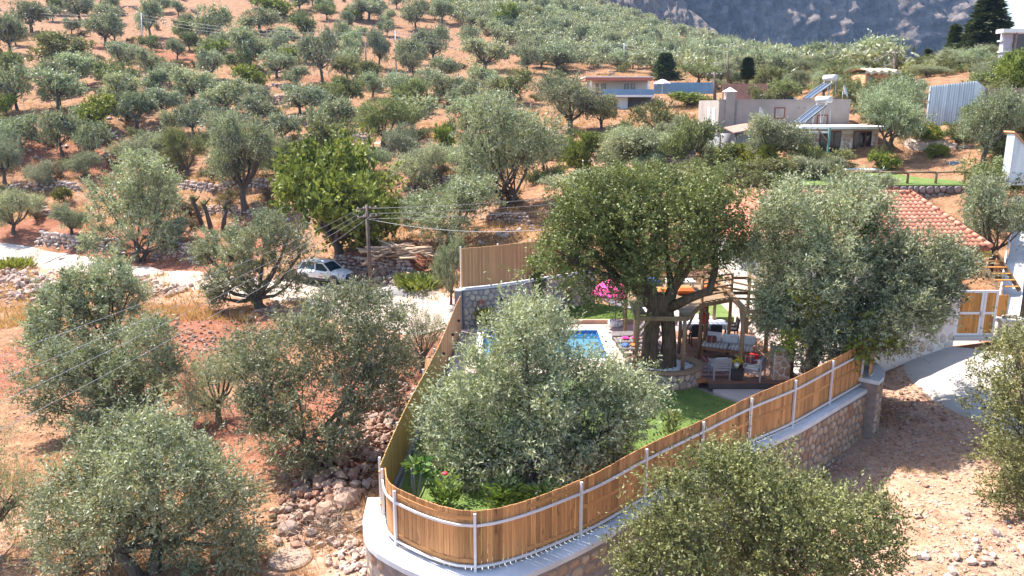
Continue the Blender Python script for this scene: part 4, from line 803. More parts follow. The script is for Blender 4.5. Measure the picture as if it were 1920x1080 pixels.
for i in range(3): MB().bar((8.3, 29.6 + 2.0 * i, 2.78), (10.7, 28.95 + .62 * i, 2.78), .06, .08).build('rafter', 'beam_wood', pg, True)
sp_ = thing('stone_pillar', 'thick tan stone pillar at the corner of the terrace', 'pillar', (9.95, 28.35, 0)); MB().box((0, 0, .55), (.62, .62, 1.3), bev=.05).build('shaft', 'rough_plaster', sp_)
for fa in range(2):
    for cx, cz_, poly in cells(.6, 1.2, .26, random.Random(40 + fa), .02): new_obj('stone', stone_mesh(poly, .03, 'wall_stone', random.Random(3)), sp_, (cx - .3, -.3, cz_) if fa == 0 else (-.3, .3 - cx, cz_), (0, 0, 0 if fa == 0 else -math.pi / 2))

def armchair(loc, rz, label):
    t = thing('garden_armchair', label, 'chair', loc, rz, 'slatted grey armchairs on the terrace'); w, dp = .66, .62      # faces +Y
    for sx in (-1, 1):
        for y, h in ((-dp / 2, .84), (dp / 2, .6)): MB().box((sx * (w / 2 - .03), y, h / 2), (.055, .055, h)).build('leg', 'grey_paint', t)
        MB().box((sx * (w / 2 - .03), 0, .62), (.075, dp + .06, .035), bev=.01).build('armrest', 'grey_paint', t); MB().box((sx * (w / 2 - .03), 0, .3), (.035, dp - .06, .06)).build('side_rail', 'grey_paint', t)
    for i in range(5): MB().box((0, -dp / 2 + .0, .4 + .1 * i), (w - .12, .025, .07)).build('back_slat', 'grey_paint', t)
    MB().box((0, .0, .36), (w - .12, dp - .02, .04)).build('seat', 'grey_paint', t); MB().box((0, .03, .43), (w - .14, dp - .1, .1), bev=.04).build('seat_cushion', 'beige_fabric', t); MB().box((0, -dp / 2 + .1, .65), (w - .16, .12, .38), bev=.05).build('back_cushion', 'beige_fabric', t)
armchair((7.72, 28.35, .04), 0.08, 'grey slatted armchair seen from behind at the terrace front'); armchair((8.98, 28.2, .04), 1.0, 'grey slatted armchair turned inward beside the pergola post')
for i, (dx, dy, rz, mt) in enumerate(((-.05, .0, .2, 'kilim'), (.16, .16, -.3, 'red_cloth'))): tag(MB().box((8.95 + dx, 28.55 + dy, .68 + .03 * i), (.36, .14, .34), rz, bev=.06).build('throw_pillow', mt), ['patterned dark red pillow in the inward turned armchair', 'plain red pillow in the inward turned armchair'][i], 'pillow')
t = thing('wicker_side_table', 'small black wicker side table between the two grey armchairs', 'table', (8.3, 28.15, .04)); MB().box((0, 0, .22), (.42, .42, .42), bev=.02).build('body', 'dark_wicker', t); MB().box((0, 0, .445), (.46, .46, .03), bev=.008).build('tabletop', 'black_plastic', t)
t = thing('yellow_flower_pot', 'white pot of yellow flowers on the black side table', 'flower pot', (8.3, 28.15, .5)); MB().lathe([(0, 0), (.08, 0), (.11, .16), (.09, .16), (.08, .12), (0, .12)], n=12).build('pot', 'white_plaster', t); FLOWERPOT = t
t = thing('coffee_table', 'low pale coffee table in front of the armchairs', 'table', (7.95, 29.2, .04)); MB().box((0, 0, .36), (.8, .5, .05), bev=.01).build('tabletop', 'grey_paint', t)
for sx in (-.33, .33):
    for sy in (-.19, .19): MB().box((sx, sy, .17), (.05, .05, .34)).build('leg', 'grey_paint', t)
# sofa bench
t = thing('sofa_bench', 'orange wood sofa bench with white cushions under the pergola', 'sofa', (8.75, 30.9, .04), -0.42); L_ = 2.1
for sx in (-1, 1):
    for sy in (-1, 1): MB().box((sx * (L_ / 2 - .05), sy * .34, .2), (.08, .08, .4)).build('leg', 'sofa_wood', t)
MB().box((0, 0, .3), (L_, .76, .09), bev=.01).build('seat_frame', 'sofa_wood', t); MB().box((L_ / 2 - .03, 0, .5), (.06, .76, .3), bev=.01).build('armrest', 'sofa_wood', t)
for i in range(2): MB().box((-L_ / 4 + i * L_ / 2, -.02, .42), (L_ / 2 - .03, .7, .15), bev=.05).build('seat_cushion', 'striped_cushion', t)
for i in range(3): MB().box((-L_ / 3 + i * L_ / 3, .3, .66), (L_ / 3 - .03, .16, .4), rx=-.2, bev=.06).build('back_cushion', 'white_cloth', t)
MB().box((-.72, .05, .6), (.42, .14, .32), .3, rx=-.3, bev=.06).build('bolster', 'kilim', t)
# dining table and chairs
t = thing('dining_table', 'long dining table with striped white cloth at the back of the terrace', 'table', (8.25, 33.2, .04), 0.05); MB().box((0, 0, .74), (2.0, .95, .035), bev=.008).build('tabletop', 'white_cloth', t)
tc_ = MB(); nseg = 40; vs = []
for ring, (k, z) in enumerate(((1.0, .762), (1.0, .74), (1.01, .66), (1.02, .58))):
    for i in range(nseg):
        a = 2 * math.pi * i / nseg; c, s = math.cos(a), math.sin(a); e = .22; x = math.copysign(abs(c) ** e, c) * 1.02; y = math.copysign(abs(s) ** e, s) * .5; w_ = (1 + .02 * math.sin(i * 2.6)) if ring > 1 else 1; vs.append((x * k * w_, y * k * w_, z))
tc_.add(vs, [(r * nseg + i, (r + 1) * nseg + i, (r + 1) * nseg + (i + 1) % nseg, r * nseg + (i + 1) % nseg) for r in range(3) for i in range(nseg)] + [tuple(range(nseg))], True); tag(tc_.build('cloth', 'table_cloth', t))
for sx in (-.85, .85):
    for sy in (-.36, .36): MB().box((sx, sy, .36), (.07, .07, .72)).build('leg', 'dark_trim', t)
def wchair(loc, rz, label):
    t = thing('wicker_chair', label, 'chair', loc, rz, 'black wicker chairs at the dining table')
    for sx in (-1, 1):
        for sy in (-1, 1): MB().box((sx * .21, sy * .2, .22), (.045, .045, .44)).build('leg', 'dark_wicker', t)
        MB().bar((sx * .24, -.2, .66), (sx * .24, .2, .64), .05).build('armrest', 'dark_wicker', t)
    MB().box((0, 0, .44), (.48, .46, .07), bev=.02).build('seat', 'dark_wicker', t); MB().box((0, -.23, .7), (.48, .06, .5), rx=.14, bev=.03).build('backrest', 'dark_wicker', t)
for i, (x, y, rz, lb) in enumerate(((7.75, 32.45, 0, 'black wicker chair at the near left of the dining table'), (8.55, 32.45, 0, 'black wicker chair at the near right of the dining table'), (7.7, 33.95, math.pi, 'black wicker chair behind the left of the dining table'), (8.5, 33.98, math.pi, 'black wicker chair behind the middle of the dining table'), (9.5, 33.3, math.pi / 2, 'black wicker chair at the head of the dining table'))): wchair((x, y, .04), rz, lb)
def panel(name, label, cat, c, sx, sy, mat, rz=0.0): return tag(MB().box(c, (sx, sy, .014), rz).build(name, mat), label, cat)
panel('striped_rug', 'red and cream striped rug under the coffee table', 'rug', (7.7, 29.2, .045), 1.2, 1.5, 'rug', .1); panel('doormat', 'small brown patterned mat near the oak planter', 'rug', (7.45, 30.6, .045), .95, .7, 'kilim', -.1); panel('runner_rug', 'pale striped runner rug left of the sofa bench', 'rug', (6.9, 31.8, .012), .8, 1.6, 'rug', .3)
t = thing('red_parasol', 'folded red parasol standing by the dining table', 'parasol', (8.0, 32.1, .04)); MB().tube([(0, 0, 0), (0, 0, 2.2)], .022, 8).build('pole', 'post_wood', t); MB().lathe([(.03, 2.2), (.1, 1.9), (.16, 1.4), (.2, 1.05), (.16, 1.03), (.03, 1.3)], n=12).build('canopy', 'red_cloth', t); MB().lathe([(0, 0), (.22, 0), (.22, .06), (.05, .1), (0, .1)], n=16).build('base', 'dark_trim', t)
t = thing('terracotta_pot', 'terracotta pot on the paving beside the near fence', 'pot', (10.9, 27.55, -.19)); MB().lathe([(0, 0), (.18, 0), (.28, .4), (.32, .4), (.32, .46), (.25, .46), (.22, .36), (0, .36)], n=18).build('body', 'terracotta', t)
# sun loungers
def lounger(loc, rz, label, towel=None):
    t = thing('sun_lounger', label, 'sun lounger', loc, rz, 'sun loungers by the pool')            # head at +X
    for sx in (-.8, -.05, .55):
        for sy in (-.3, .3): MB().box((sx, sy, .15), (.05, .05, .3)).build('leg', 'grey_lounger', t)
    for sy in (-.31, .31): MB().box((-.1, sy, .31), (1.75, .05, .07), bev=.01).build('side_rail', 'grey_lounger', t)
    for i in range(9): MB().box((-.9 + .13 * i, 0, .345), (.105, .6, .02)).build('seat_slat', 'grey_lounger', t)
    a = .95
    for i in range(6): k = .1 + .125 * i; MB().box((.28 + k * math.cos(a), 0, .36 + k * math.sin(a)), (.1, .6, .02), ry=-a).build('back_slat', 'grey_lounger', t)
    for sy in (-.31, .31): MB().bar((.28, sy, .35), (.28 + .82 * math.cos(a), sy, .35 + .82 * math.sin(a)), .04, .05).build('back_rail', 'grey_lounger', t)
    MB().bar((.5, 0, .62), (.78, 0, .32), .035).build('back_stay', 'grey_lounger', t)
    return t
lounger((5.2, 33.15, 0.01), .12, 'grey slatted sun lounger furthest from the camera beside the pool'); lounger((5.25, 32.15, 0.01), .06, 'grey slatted sun lounger in the middle of the poolside row'); lounger((5.3, 31.2, 0.01), .0, 'grey slatted sun lounger of the poolside row nearest the oak planter')
for i, (x, y, z, mt, lb, sz) in enumerate(((4.75, 32.2, .42, 'pink_cloth', 'pink towel folded on the middle lounger', (.3, .25, .1)), (5.2, 32.25, .42, 'pink_cloth', 'pink pillow at the centre of the middle lounger', (.32, .3, .14)), (5.0, 31.25, .42, 'orange_cushion', 'orange towel on the lounger nearest the planter', (.35, .3, .1)), (4.6, 31.2, .42, 'blue_cloth', 'blue folded towel on the lounger nearest the planter', (.3, .3, .1)), (4.75, 30.3, .14, 'red_cloth', 'red ball lying on the deck by the loungers', (.26, .26, .26)))):
    tag(MB().box((x, y, z), sz, .3 * i, bev=min(sz) * .45).build('red_ball' if i == 4 else 'towel', mt), lb, 'ball' if i == 4 else 'towel')
# pink parasol
t = thing('pink_parasol', 'open pink parasol on a white weighted base by the back lawn', 'parasol', (4.75, 35.5, 0.01)); MB().lathe([(0, 0), (.3, 0), (.34, .06), (.34, .22), (.28, .28), (0, .28)], n=18).build('base', 'white_plaster', t); MB().tube([(0, 0, .25), (0, 0, 2.25)], .024, 8).build('pole', 'dark_trim', t)
mb = MB(); vs = [(0, 0, 2.3)]; n_ = 16
for ring, (r_, z_) in enumerate(((.45, 2.18), (.85, 1.92), (1.12, 1.62), (1.12, 1.45))):
    for i in range(n_): a = 2 * math.pi * i / n_; k = 1.0 if i % 2 == 0 else .93; vs.append((r_ * k * math.cos(a), r_ * k * math.sin(a), z_ + (0 if i % 2 == 0 else (-.02 if ring < 3 else .1))))
fs = [(0, 1 + i, 1 + (i + 1) % n_) for i in range(n_)] + [(1 + r_ * n_ + i, 1 + (r_ + 1) * n_ + i, 1 + (r_ + 1) * n_ + (i + 1) % n_, 1 + r_ * n_ + (i + 1) % n_) for r_ in range(3) for i in range(n_)]
mb.add(vs, fs).build('canopy', 'pink_cloth', t)
for i in range(8): a = 2 * math.pi * i / 8; MB().bar((0, 0, 2.26), (1.1 * math.cos(a), 1.1 * math.sin(a), 1.6), .018).build('rib', 'white_metal', t)
t2 = thing('pink_hammock', 'pink hammock cloth hanging behind the platform post', 'hammock', (6.0, 36.3, 0)); mb = MB(); vs = []
for i in range(13):
    u = i / 12
    for j in range(5): w_ = (j / 4 - .5); vs.append((-.7 + 1.9 * u, w_ * .7 * math.sin(math.pi * (0.1 + .8 * u)) , 1.5 - .55 * math.sin(math.pi * u) + abs(w_) * .35))
mb.add(vs, [(i * 5 + j, i * 5 + j + 1, (i + 1) * 5 + j + 1, (i + 1) * 5 + j) for i in range(12) for j in range(4)], True).build('cloth', 'pink_cloth', t2)
for x in (-.75, 1.25): MB().tube([(x, 0, .1), (x, 0, 1.7)], .04, 7).build('post', 'post_wood', t2)

# ---------------------------------------------------------------- house with tiled hip roof
hs = thing('tiled_house', 'low house with red clay tiled hip roof behind the big olive', 'house', (16.5, 40.5, 0))
MB().box((16.4, 40.8, 1.75), (9.6, 7.4, 3.5)).build('wall', 'cream_wall', hs, True)
A, B_, Cc, Dd = Vector((12.85, 41.04, 5.52)), Vector((20.45, 41.04, 5.52)), Vector((10.9, 36.35, 3.55)), Vector((22.1, 36.45, 3.55)); Bk, Ck = Vector((22.1, 45.6, 3.55)), Vector((10.9, 45.6, 3.55))
rf_ = MB(); lo = Vector((0, 0, -.05)); rf_.add([q + lo for q in (A, B_, Cc, Dd, Bk, Ck)], [(2, 3, 1, 0), (3, 4, 1), (4, 5, 0, 1), (5, 2, 0)]); rf_.add([q + Vector((0, 0, -.14)) for q in (Cc, Dd, Bk, Ck)], [(3, 2, 1, 0)])
roof = rf_.build('roof', 'roof_clay', hs, True)
ev = MB(); 
for a, b_ in ((Cc, Dd), (Dd, Bk), (Bk, Ck), (Ck, Cc)): ev.bar(a + Vector((0, 0, -.13)), b_ + Vector((0, 0, -.13)), .06, .16)
ev.build('fascia', 'red_door', hs, True); 
for i in range(18): x = 11.3 + i * .62; MB().bar((x, 36.4, 3.36), (x, 37.2, 3.62), .08, .12).build('rafter_end', 'gate_wood', hs, True)
# clay tiles
TW, TLn = .25, .345
def tile_me():
    mb = MB(); seg = 6; vs = []
    for j, y in enumerate((0.0, TLn * 1.16)):
        for i in range(seg + 1): u = i / seg; zz = .055 * math.sin(math.pi * min(1, u / .62)) if u < .62 else -.012 * math.sin(math.pi * (u - .62) / .38); vs.append(((u - .5) * TW * 1.02, y, zz + .035 - .03 * j))
    for i in range(seg + 1): vs.append((vs[i][0], 0.0, vs[i][2] - .03))
    fs = [(i, i + 1, seg + 2 + i, seg + 1 + i) for i in range(seg)] + [(2 * seg + 2 + i, 2 * seg + 3 + i, i + 1, i) for i in range(seg)]
    return vs, fs
tv, tf = tile_me(); TILE = MB().add(tv, tf, True).mesh('roof_tile', 'roof_clay')
def plane_tiles(e0, e1, r0, r1):
    """eave from e0 to e1, ridge from r0 to r1 -> list of matrices"""
    ex = (e1 - e0).normalized(); mid_e = (e0 + e1) / 2; mid_r = (r0 + r1) / 2; up = (mid_r - mid_e); up = up - ex * up.dot(ex); sl = up.length; up.normalize(); nn = ex.cross(up); out = []
    for j in range(int(sl / TLn) + 1):
        v_ = j * TLn; k = (v_ + TLn * .5) / sl
        if k > 1.02: break
        a = e0.lerp(r0, min(1, k)); b_ = e1.lerp(r1, min(1, k)); w_ = (b_ - a).dot(ex); c0 = (a - e0).dot(ex)
        i0 = math.ceil((c0 - TW * .4) / TW)
        i = i0
        while i * TW < c0 + w_ + TW * .4: p = e0 + ex * (i * TW) + up * v_ + nn * .0; out.append((Matrix((ex, up, nn)).transposed().to_4x4(), p)); i += 1
    return out
tl = plane_tiles(Cc, Dd, A, B_) + plane_tiles(Dd, Bk, B_, B_) + plane_tiles(Ck, Cc, A, A)
def proj(p):
    z = p.z - CAM_H; d = p.y * _c - z * _s; return 960 + FPX * p.x / d, 540 - FPX * (p.y * _s + z * _c) / d
def vis(p):
    x, y = proj(p); return abs(x - 1755) / 110 + abs(y - 420) / 70
order = sorted(range(len(tl)), key=lambda i: vis(tl[i][1])); near = set(order[:296]); rest = MB()
for i, (Mx, p) in enumerate(tl):
    if i in near:
        o = new_obj('roof_tile', TILE, roof, p - hs.location, Mx.to_euler())
    else: rest.add([Mx @ Vector(v_) + p for v_ in tv], tf, True)
me = rest.mesh('roof_tiles', 'roof_clay', hs.location); at_ = me.attributes.new('rnd', 'FLOAT', 'FACE'); at_.data.foreach_set('value', np.repeat(np.random.default_rng(2).uniform(0, 1, len(me.polygons) // len(tf)), len(tf)).astype(np.float32)); tag(new_obj('roof_tiles', me, roof), None, None, None, 'stuff')
for a, b_, nm in ((A, B_, 'ridge_tile'), (B_, Dd, 'hip_tile'), (A, Cc, 'hip_tile')):
    n_ = int((b_ - a).length / .36)
    for i in range(n_): p = a.lerp(b_, i / n_); q = a.lerp(b_, (i + 1.12) / n_); MB().tube([p + Vector((0, 0, .03)), q + Vector((0, 0, .05))], [.11, .125], 8).build(nm, 'roof_clay', roof, False).location = -hs.location
# openings in the front wall, in the shade of the eave
for x in (12.6, 15.2, 18.0, 20.2):
    w_ = MB().box((x, 37.08, 1.5), (1.1, .1, 2.0)).build('window', 'gate_wood', hs, True); MB().box((x, 37.02, 1.5), (.9, .02, 1.8)).build('pane', 'window_glass', w_).location = -hs.location
st_ = thing('garden_stairs', 'short wooden open stairs under the right eave of the tiled house', 'stairs', (22.0, 36.3, 1.4))
for s_ in (-.45, .45): MB().bar((s_, 0.3, 1.9), (s_ + .5, -1.1, 0.35), .06, .2).build('stringer', 'beam_wood', st_)
for i in range(6): t_ = (i + .5) / 6; MB().box((.5 * t_, .3 - 1.4 * t_, 1.9 - 1.5 * t_), (.95, .24, .04)).build('tread', 'gate_wood', st_)
MB().box((-.1, .55, 1.75), (.9, .3, .3)).build('top_landing', 'yellow_paint', st_)
# ---------------------------------------------------------------- concrete house on the upper terrace
ch = thing('concrete_house', 'flat roofed pinkish concrete house with stained upper wall', 'house', D(1460, 290, 63))
def dbox(x0, x1, y0, y1, d, thick, dy=0.0):
    """box whose front face stands at depth d and fills that sighting; thick metres deep"""
    a = D(x0, y1, d); b_ = D(x1, y0, d); yf = (a.y + b_.y) / 2 + dy
    return ((a.x + b_.x) / 2, yf + thick / 2, (a.z + b_.z) / 2), (b_.x - a.x, thick, b_.z - a.z)
c0, s0 = dbox(1347, 1592, 188, 253, 63, 7.0); MB().box(c0, s0).build('upper_wall', 'pink_plaster', ch, True); top = c0[2] + s0[2] / 2; fy = c0[1] - s0[1] / 2
MB().box((c0[0], fy + .12, top + .03), (s0[0] + .1, .3, .08)).build('parapet_cap', 'pink_plaster', ch, True)
c1, s1 = dbox(1349, 1592, 253, 305, 63, 6.9, .15); MB().box((c1[0], c1[1], c1[2] - .6), (s1[0], s1[1], s1[2] + 1.2)).build('lower_wall', 'grey_block', ch, True)
a = D(1370, 205, 62.6); MB().box((a.x, fy + .3, top - .8), (.72, .75, 2.9)).build('chimney', 'pink_plaster', ch, True); MB().lathe([(.6, 0), (.02, .35)], (a.x, fy + .3, top + .65), 4).build('chimney_hat', 'white_plaster', ch, True)
for px in (1361, 1379): p = D(px, 220, 63); MB().box((p.x, fy - .004, c0[2] + .05), (.17, .012, s0[2] - .1)).build('drain_stain', 'dark_stain', ch, True)
for px in (1461, 1542):
    p = D(px, 212 if px < 1500 else 226, 63); w_ = MB().box((p.x, fy + .02, p.z), (.86, .1, .9)).build('window', 'red_door', ch, True); MB().box((p.x, fy - .035, p.z), (.66, .02, .7)).build('pane', 'pink_plaster', w_).location = -ch.location
for px, py in ((1362, 213), (1410, 222), (1496, 202), (1507, 202)): p = D(px, py, 63); MB().box((p.x, fy - .003, p.z), (.14, .03, .14)).build('vent_hole', 'dark_stain', ch, True)
pL = D(1350, 280, 62.5); MB().tube([(pL.x + .6, fy - .3, pL.z - 1.5), (pL.x + .6, fy - .3, pL.z + 1.2)], .45, 14).build('round_buttress', 'grey_block', ch, True)
for k, dx in enumerate((-.03,)):
    MB().box((c0[0] - s0[0] / 2 - .01, fy + 1.4, c0[2] - .2), (.06, .7, 1.9)).build('side_window', 'white_plaster', ch, True)
    MB().box((c0[0] - s0[0] / 2 - .01, fy + 3.2, c0[2] - .2), (.06, .7, 1.9)).build('side_window', 'white_plaster', ch, True)
# lean-to shed roof in front
p0, p1 = D(1380, 248, 60), D(1432, 236, 60); sh = thing('lean_to_shed', 'small lean-to shed with tin roof against the concrete house', 'shed', D(1405, 290, 60)); MB().add([(p0.x - .3, p0.y - .6, p0.z), (p1.x, p1.y - .6, p1.z), (p1.x, p1.y + 2.4, p1.z + .3), (p0.x - .3, p0.y + 2.4, p0.z + .3)] + [(p0.x - .3, p0.y - .6, p0.z - .08), (p1.x, p1.y - .6, p1.z - .08), (p1.x, p1.y + 2.4, p1.z + .22), (p0.x - .3, p0.y + 2.4, p0.z + .22)], [(0, 1, 2, 3), (7, 6, 5, 4), (0, 4, 5, 1), (1, 5, 6, 2), (2, 6, 7, 3), (3, 7, 4, 0)]).build('roof', 'rust_tin', sh, True); MB().tube([(p0.x - .1, p0.y - .4, p0.z - 2.6), (p0.x - .1, p0.y - .4, p0.z)], .06, 8).build('post', 'pole_wood', sh, True); MB().box((p0.x + .9, p0.y + 1.0, p0.z - 1.4), (1.5, 1.6, 2.5)).build('wall', 'grey_block', sh, True)
# stone annex with glazed doors
an = thing('stone_annex', 'stone annex with white flat roof and dark glazed doors below the concrete house', 'house', D(1570, 302, 59)); c2, s2 = dbox(1497, 1645, 243, 303, 59, 3.4); MB().box((c2[0], c2[1], c2[2] - .3), (s2[0], s2[1], s2[2] + .6)).build('wall', 'rough_plaster', an, True); MB().box((c2[0] + .1, c2[1] - .3, c2[2] + s2[2] / 2 + .16), (s2[0] + .5, s2[1] + .9, .22), bev=.03).build('roof', 'white_plaster', an, True)
fa = c2[1] - s2[1] / 2; ap = Path2([(c2[0] - s2[0] / 2, fa), (c2[0] + s2[0] / 2, fa)]); zb_ = c2[2] - s2[2] / 2
doors = [(1535, 1575), (1598, 1632)]; rng = random.Random(77)
for cx, cz_, poly in cells(s2[0], s2[2] - .25, .34, rng, .02):
    X_ = c2[0] - s2[0] / 2 + cx; u = 960 + FPX * X_ / 59.0
    if any(a - 3 < u < b_ + 3 for a, b_ in doors) and cz_ < 2.25: continue
    new_obj('stone', stone_mesh(poly, .035, 'wall_stone', rng), an, (X_ - an.location.x, fa - an.location.y, zb_ + cz_ - an.location.z))
for a, b_ in doors:
    l, r_ = D(a, 275, 59), D(b_, 275, 59); w_ = r_.x - l.x; dr = MB().box(((l.x + r_.x) / 2, fa - .02, zb_ + 1.1), (w_, .12, 2.25)).build('door', 'red_door', an, True)
    for k in range(3): MB().box((l.x + w_ * (k + .5) / 3, fa - .09, zb_ + 1.1), (w_ / 3 - .1, .03, 2.05)).build('pane', 'dark_glass', dr).location = -an.location
p = D(1553, 275, 57.6); MB().box((p.x, p.y, p.z), (.14, .14, 2.7)).build('porch_post', 'tarp_green', an, True); MB().bar((p.x, p.y, p.z + .3), (p.x - .9, p.y + .1, p.z + 1.3), .1).build('brace', 'beam_wood', an, True); l, r_ = D(1478, 248, 57.6), D(1556, 248, 57.6); MB().bar(l, r_, .14).build('porch_beam', 'white_plaster', an, True)
def solar(label, px, py, d, rz):
    t = thing('solar_heater', label, 'water heater', D(px, py, d), rz, 'rooftop solar water heaters')      # panel leans up towards +X
    MB().add([(-1.5, -.55, .1), (.35, -.55, 1.35), (.35, .55, 1.35), (-1.5, .55, .1), (-1.46, -.55, .02), (.39, -.55, 1.27), (.39, .55, 1.27), (-1.46, .55, .02)], [(3, 2, 1, 0), (4, 5, 6, 7), (0, 1, 5, 4), (1, 2, 6, 5), (2, 3, 7, 6), (3, 0, 4, 7)]).build('panel', 'solar_glass', t)
    for y in (-.56, .0, .56): MB().bar((-1.5, y, .12), (.35, y, 1.37), .05).build('panel_frame', 'chrome', t)
    MB().tube([(.55, -.75, 1.75), (.55, -.7, 1.75), (.55, .7, 1.75), (.55, .75, 1.75)], [.15, .25, .25, .15], 14).build('tank', 'tank_white', t)
    for y in (-.5, .5): MB().tube([(.85, y, 0), (.75, y, 1.6)], .035, 6).build('leg', 'steel_pole', t); MB().tube([(.1, y, 0), (.4, y, 1.55)], .03, 6).build('leg', 'steel_pole', t)
    return t
solar('solar water heater with white tank on the annex roof', 1530, 231, 60.5, .35); t = solar('solar water heater standing on top of the concrete house roof', 1542, 187, 66, .25)
def dish(label, px, py, d):
    t = thing('satellite_dish', label, 'satellite dish', D(px, py, d), .5, 'satellite dishes on the concrete house'); mb = MB(); vs = [(0, 0, 0)]; n_ = 16
    for r_, y in ((.25, -.04), (.48, -.14)):
        for i in range(n_): a = 2 * math.pi * i / n_; vs.append((r_ * math.cos(a), y, r_ * math.sin(a) * 1.1))
    mb.add([Matrix.Rotation(.5, 3, 'Z') @ Matrix.Rotation(-.35, 3, 'X') @ Vector(v_) + Vector((0, 0, .7)) for v_ in vs], [(0, 1 + i, 1 + (i + 1) % n_) for i in range(n_)] + [(1 + i, 1 + n_ + i, 1 + n_ + (i + 1) % n_, 1 + (i + 1) % n_) for i in range(n_)], True).build('reflector', 'tank_white', t); MB().tube([(0, .1, -.1), (0, .1, .7)], .03, 6).build('mast', 'steel_pole', t); MB().tube([(0, .1, .5), (.1, -.45, .55)], .015, 5).build('feed_arm', 'steel_pole', t)
dish('white satellite dish low on the concrete house wall above the lean-to', 1424, 231, 61); dish('white satellite dish on the right end of the concrete roof', 1581, 188, 64)
# upper pool terrace
ut = MB().add([(18, 50.4, 5.0), (31.5, 50.4, 5.0), (31.5, 55.6, 5.42), (18, 55.6, 5.42), (31.5, 58.6, 5.5), (18, 58.6, 5.5), (18, 50.4, 2), (31.5, 50.4, 2), (31.5, 58.6, 2), (18, 58.6, 2)], [(0, 1, 2, 3), (3, 2, 4, 5), (6, 7, 1, 0), (7, 8, 4, 2, 1), (9, 6, 0, 3, 5), (8, 9, 5, 4)]); tag(ut.build('upper_terrace', 'lawn'), None, None, None, 'structure')
l, r_ = D(1590, 324, 55.5), D(1800, 320, 55.5); t = thing('upper_pool', 'narrow pale turquoise pool on the upper terrace lawn', 'pool', ((l.x + r_.x) / 2, 57, 5.4)); MB().box(((l.x + r_.x) / 2, 57.0, 5.5), (r_.x - l.x + .5, 2.6, .14), bev=.03).build('coping', 'coping', t, True); MB().box(((l.x + r_.x) / 2, 57.0, 5.57), (r_.x - l.x, 2.1, .03)).build('water', 'pool_floor', t, True)
tr_ = thing('terrace_wall', 'dark red and grey stone wall holding up the upper lawn', 'wall', (24.5, 50.3, 3.5)); tpth = Path2([(18.0, 50.35), (31.5, 50.35)]); sweep([(18.0, 50.6, 0), (31.5, 50.6, 0)], [(-.2, .2), (.2, .2), (.2, 4.95), (-.2, 4.95)]).build('core', 'mortar', tr_, True); face_wall(tr_, tpth, 3.6, 10.5, 3.2, 4.95, .42, 'dark_stone', 1, .06, .03, seed=55)
rl = thing('log_rail_fence', 'low rustic log rail along the edge of the upper lawn', 'fence', (24.5, 51, 5.02)); xs = np.linspace(21.5, 30.5, 6)
for x in xs: MB().tube([(x, 51.0, 5.0), (x, 51.0, 5.8)], .08, 7).build('post', 'beam_wood', rl, True)
for a, b_ in zip(xs[:-1], xs[1:]): MB().tube([(a, 51, 5.76), (b_, 51, 5.74 + .05 * math.sin(a))], .07, 7).build('rail', 'beam_wood', rl, True)
t = thing('garden_bench', 'small pale blue bench on the upper lawn', 'bench', D(1793, 330, 53.5)); MB().box((0, 0, .5), (.9, .4, .06)).build('seat', 'white_metal', t); MB().box((0, .2, .75), (.9, .06, .4)).build('backrest', 'blue_panel', t)
for s_ in (-.38, .38): MB().box((s_, 0, .25), (.07, .36, .5)).build('leg', 'white_metal', t)
# rock outcrop above it
def boulder(name, label, loc, sz, mat, seed, group=None, parent=None, cat='rock', sub=3):
    bm = bmesh.new(); bmesh.ops.create_icosphere(bm, subdivisions=sub, radius=1.0); rg = random.Random(seed); o1, o2 = rg.uniform(0, 99), rg.uniform(0, 99)
    for v_ in bm.verts:
        n_ = v_.co.normalized(); k = .5 + .7 * float(fbm(n_.x * 1.3 + o1 + n_.z, n_.y * 1.3 + o2 + n_.z * .7, seed, 3)) + .5 * float(fbm(n_.x * 4 + o2 + n_.z * 2, n_.y * 4 + o1 - n_.z * 3, seed + 1, 3)); q = 5.0; v_.co = Vector((round(n_.x * k * q) / q * .35 + n_.x * k * .65, n_.y * k, n_.z * k))
    me = bpy.data.meshes.new(name); bm.to_mesh(me); bm.free(); me.materials.append(MAT[mat]); o = new_obj(name, me, parent, loc, (rg.uniform(-.2, .2), rg.uniform(-.2, .2), rg.uniform(0, 6)), sz)
    if label: tag(o, label, cat, group)
    return o
for i, (px, py, d, sx, lb) in enumerate(((1735, 300, 58.5, 1.9, 'tall pale rock outcrop above the upper pool'), (1757, 282, 60, 1.7, 'pale boulder uphill of the upper pool outcrop'), (1710, 314, 58.5, 1.1, 'low pale rock at the edge of the upper pool'), (1790, 303, 58.5, 1.2, 'grey rock beside the blue bench'), (1780, 264, 62, 1.6, 'pale rock under the tin shed wall'), (1812, 298, 57, 1.0, 'orange tinted rock by the right olive trunk'))): boulder('rock_outcrop', lb, D(px, py, d), (sx, sx * .8, sx * .85), 'pale_stone', 60 + i, 'pale rocks above the upper pool')
t = tag(MB().box(D(1690, 300, 58.8), (2.2, .6, 1.4), .2, rx=-.5, bev=.2).build('green_tarp', 'tarp_green'), 'green tarpaulin sheet lying against rocks by the upper pool', 'tarp')
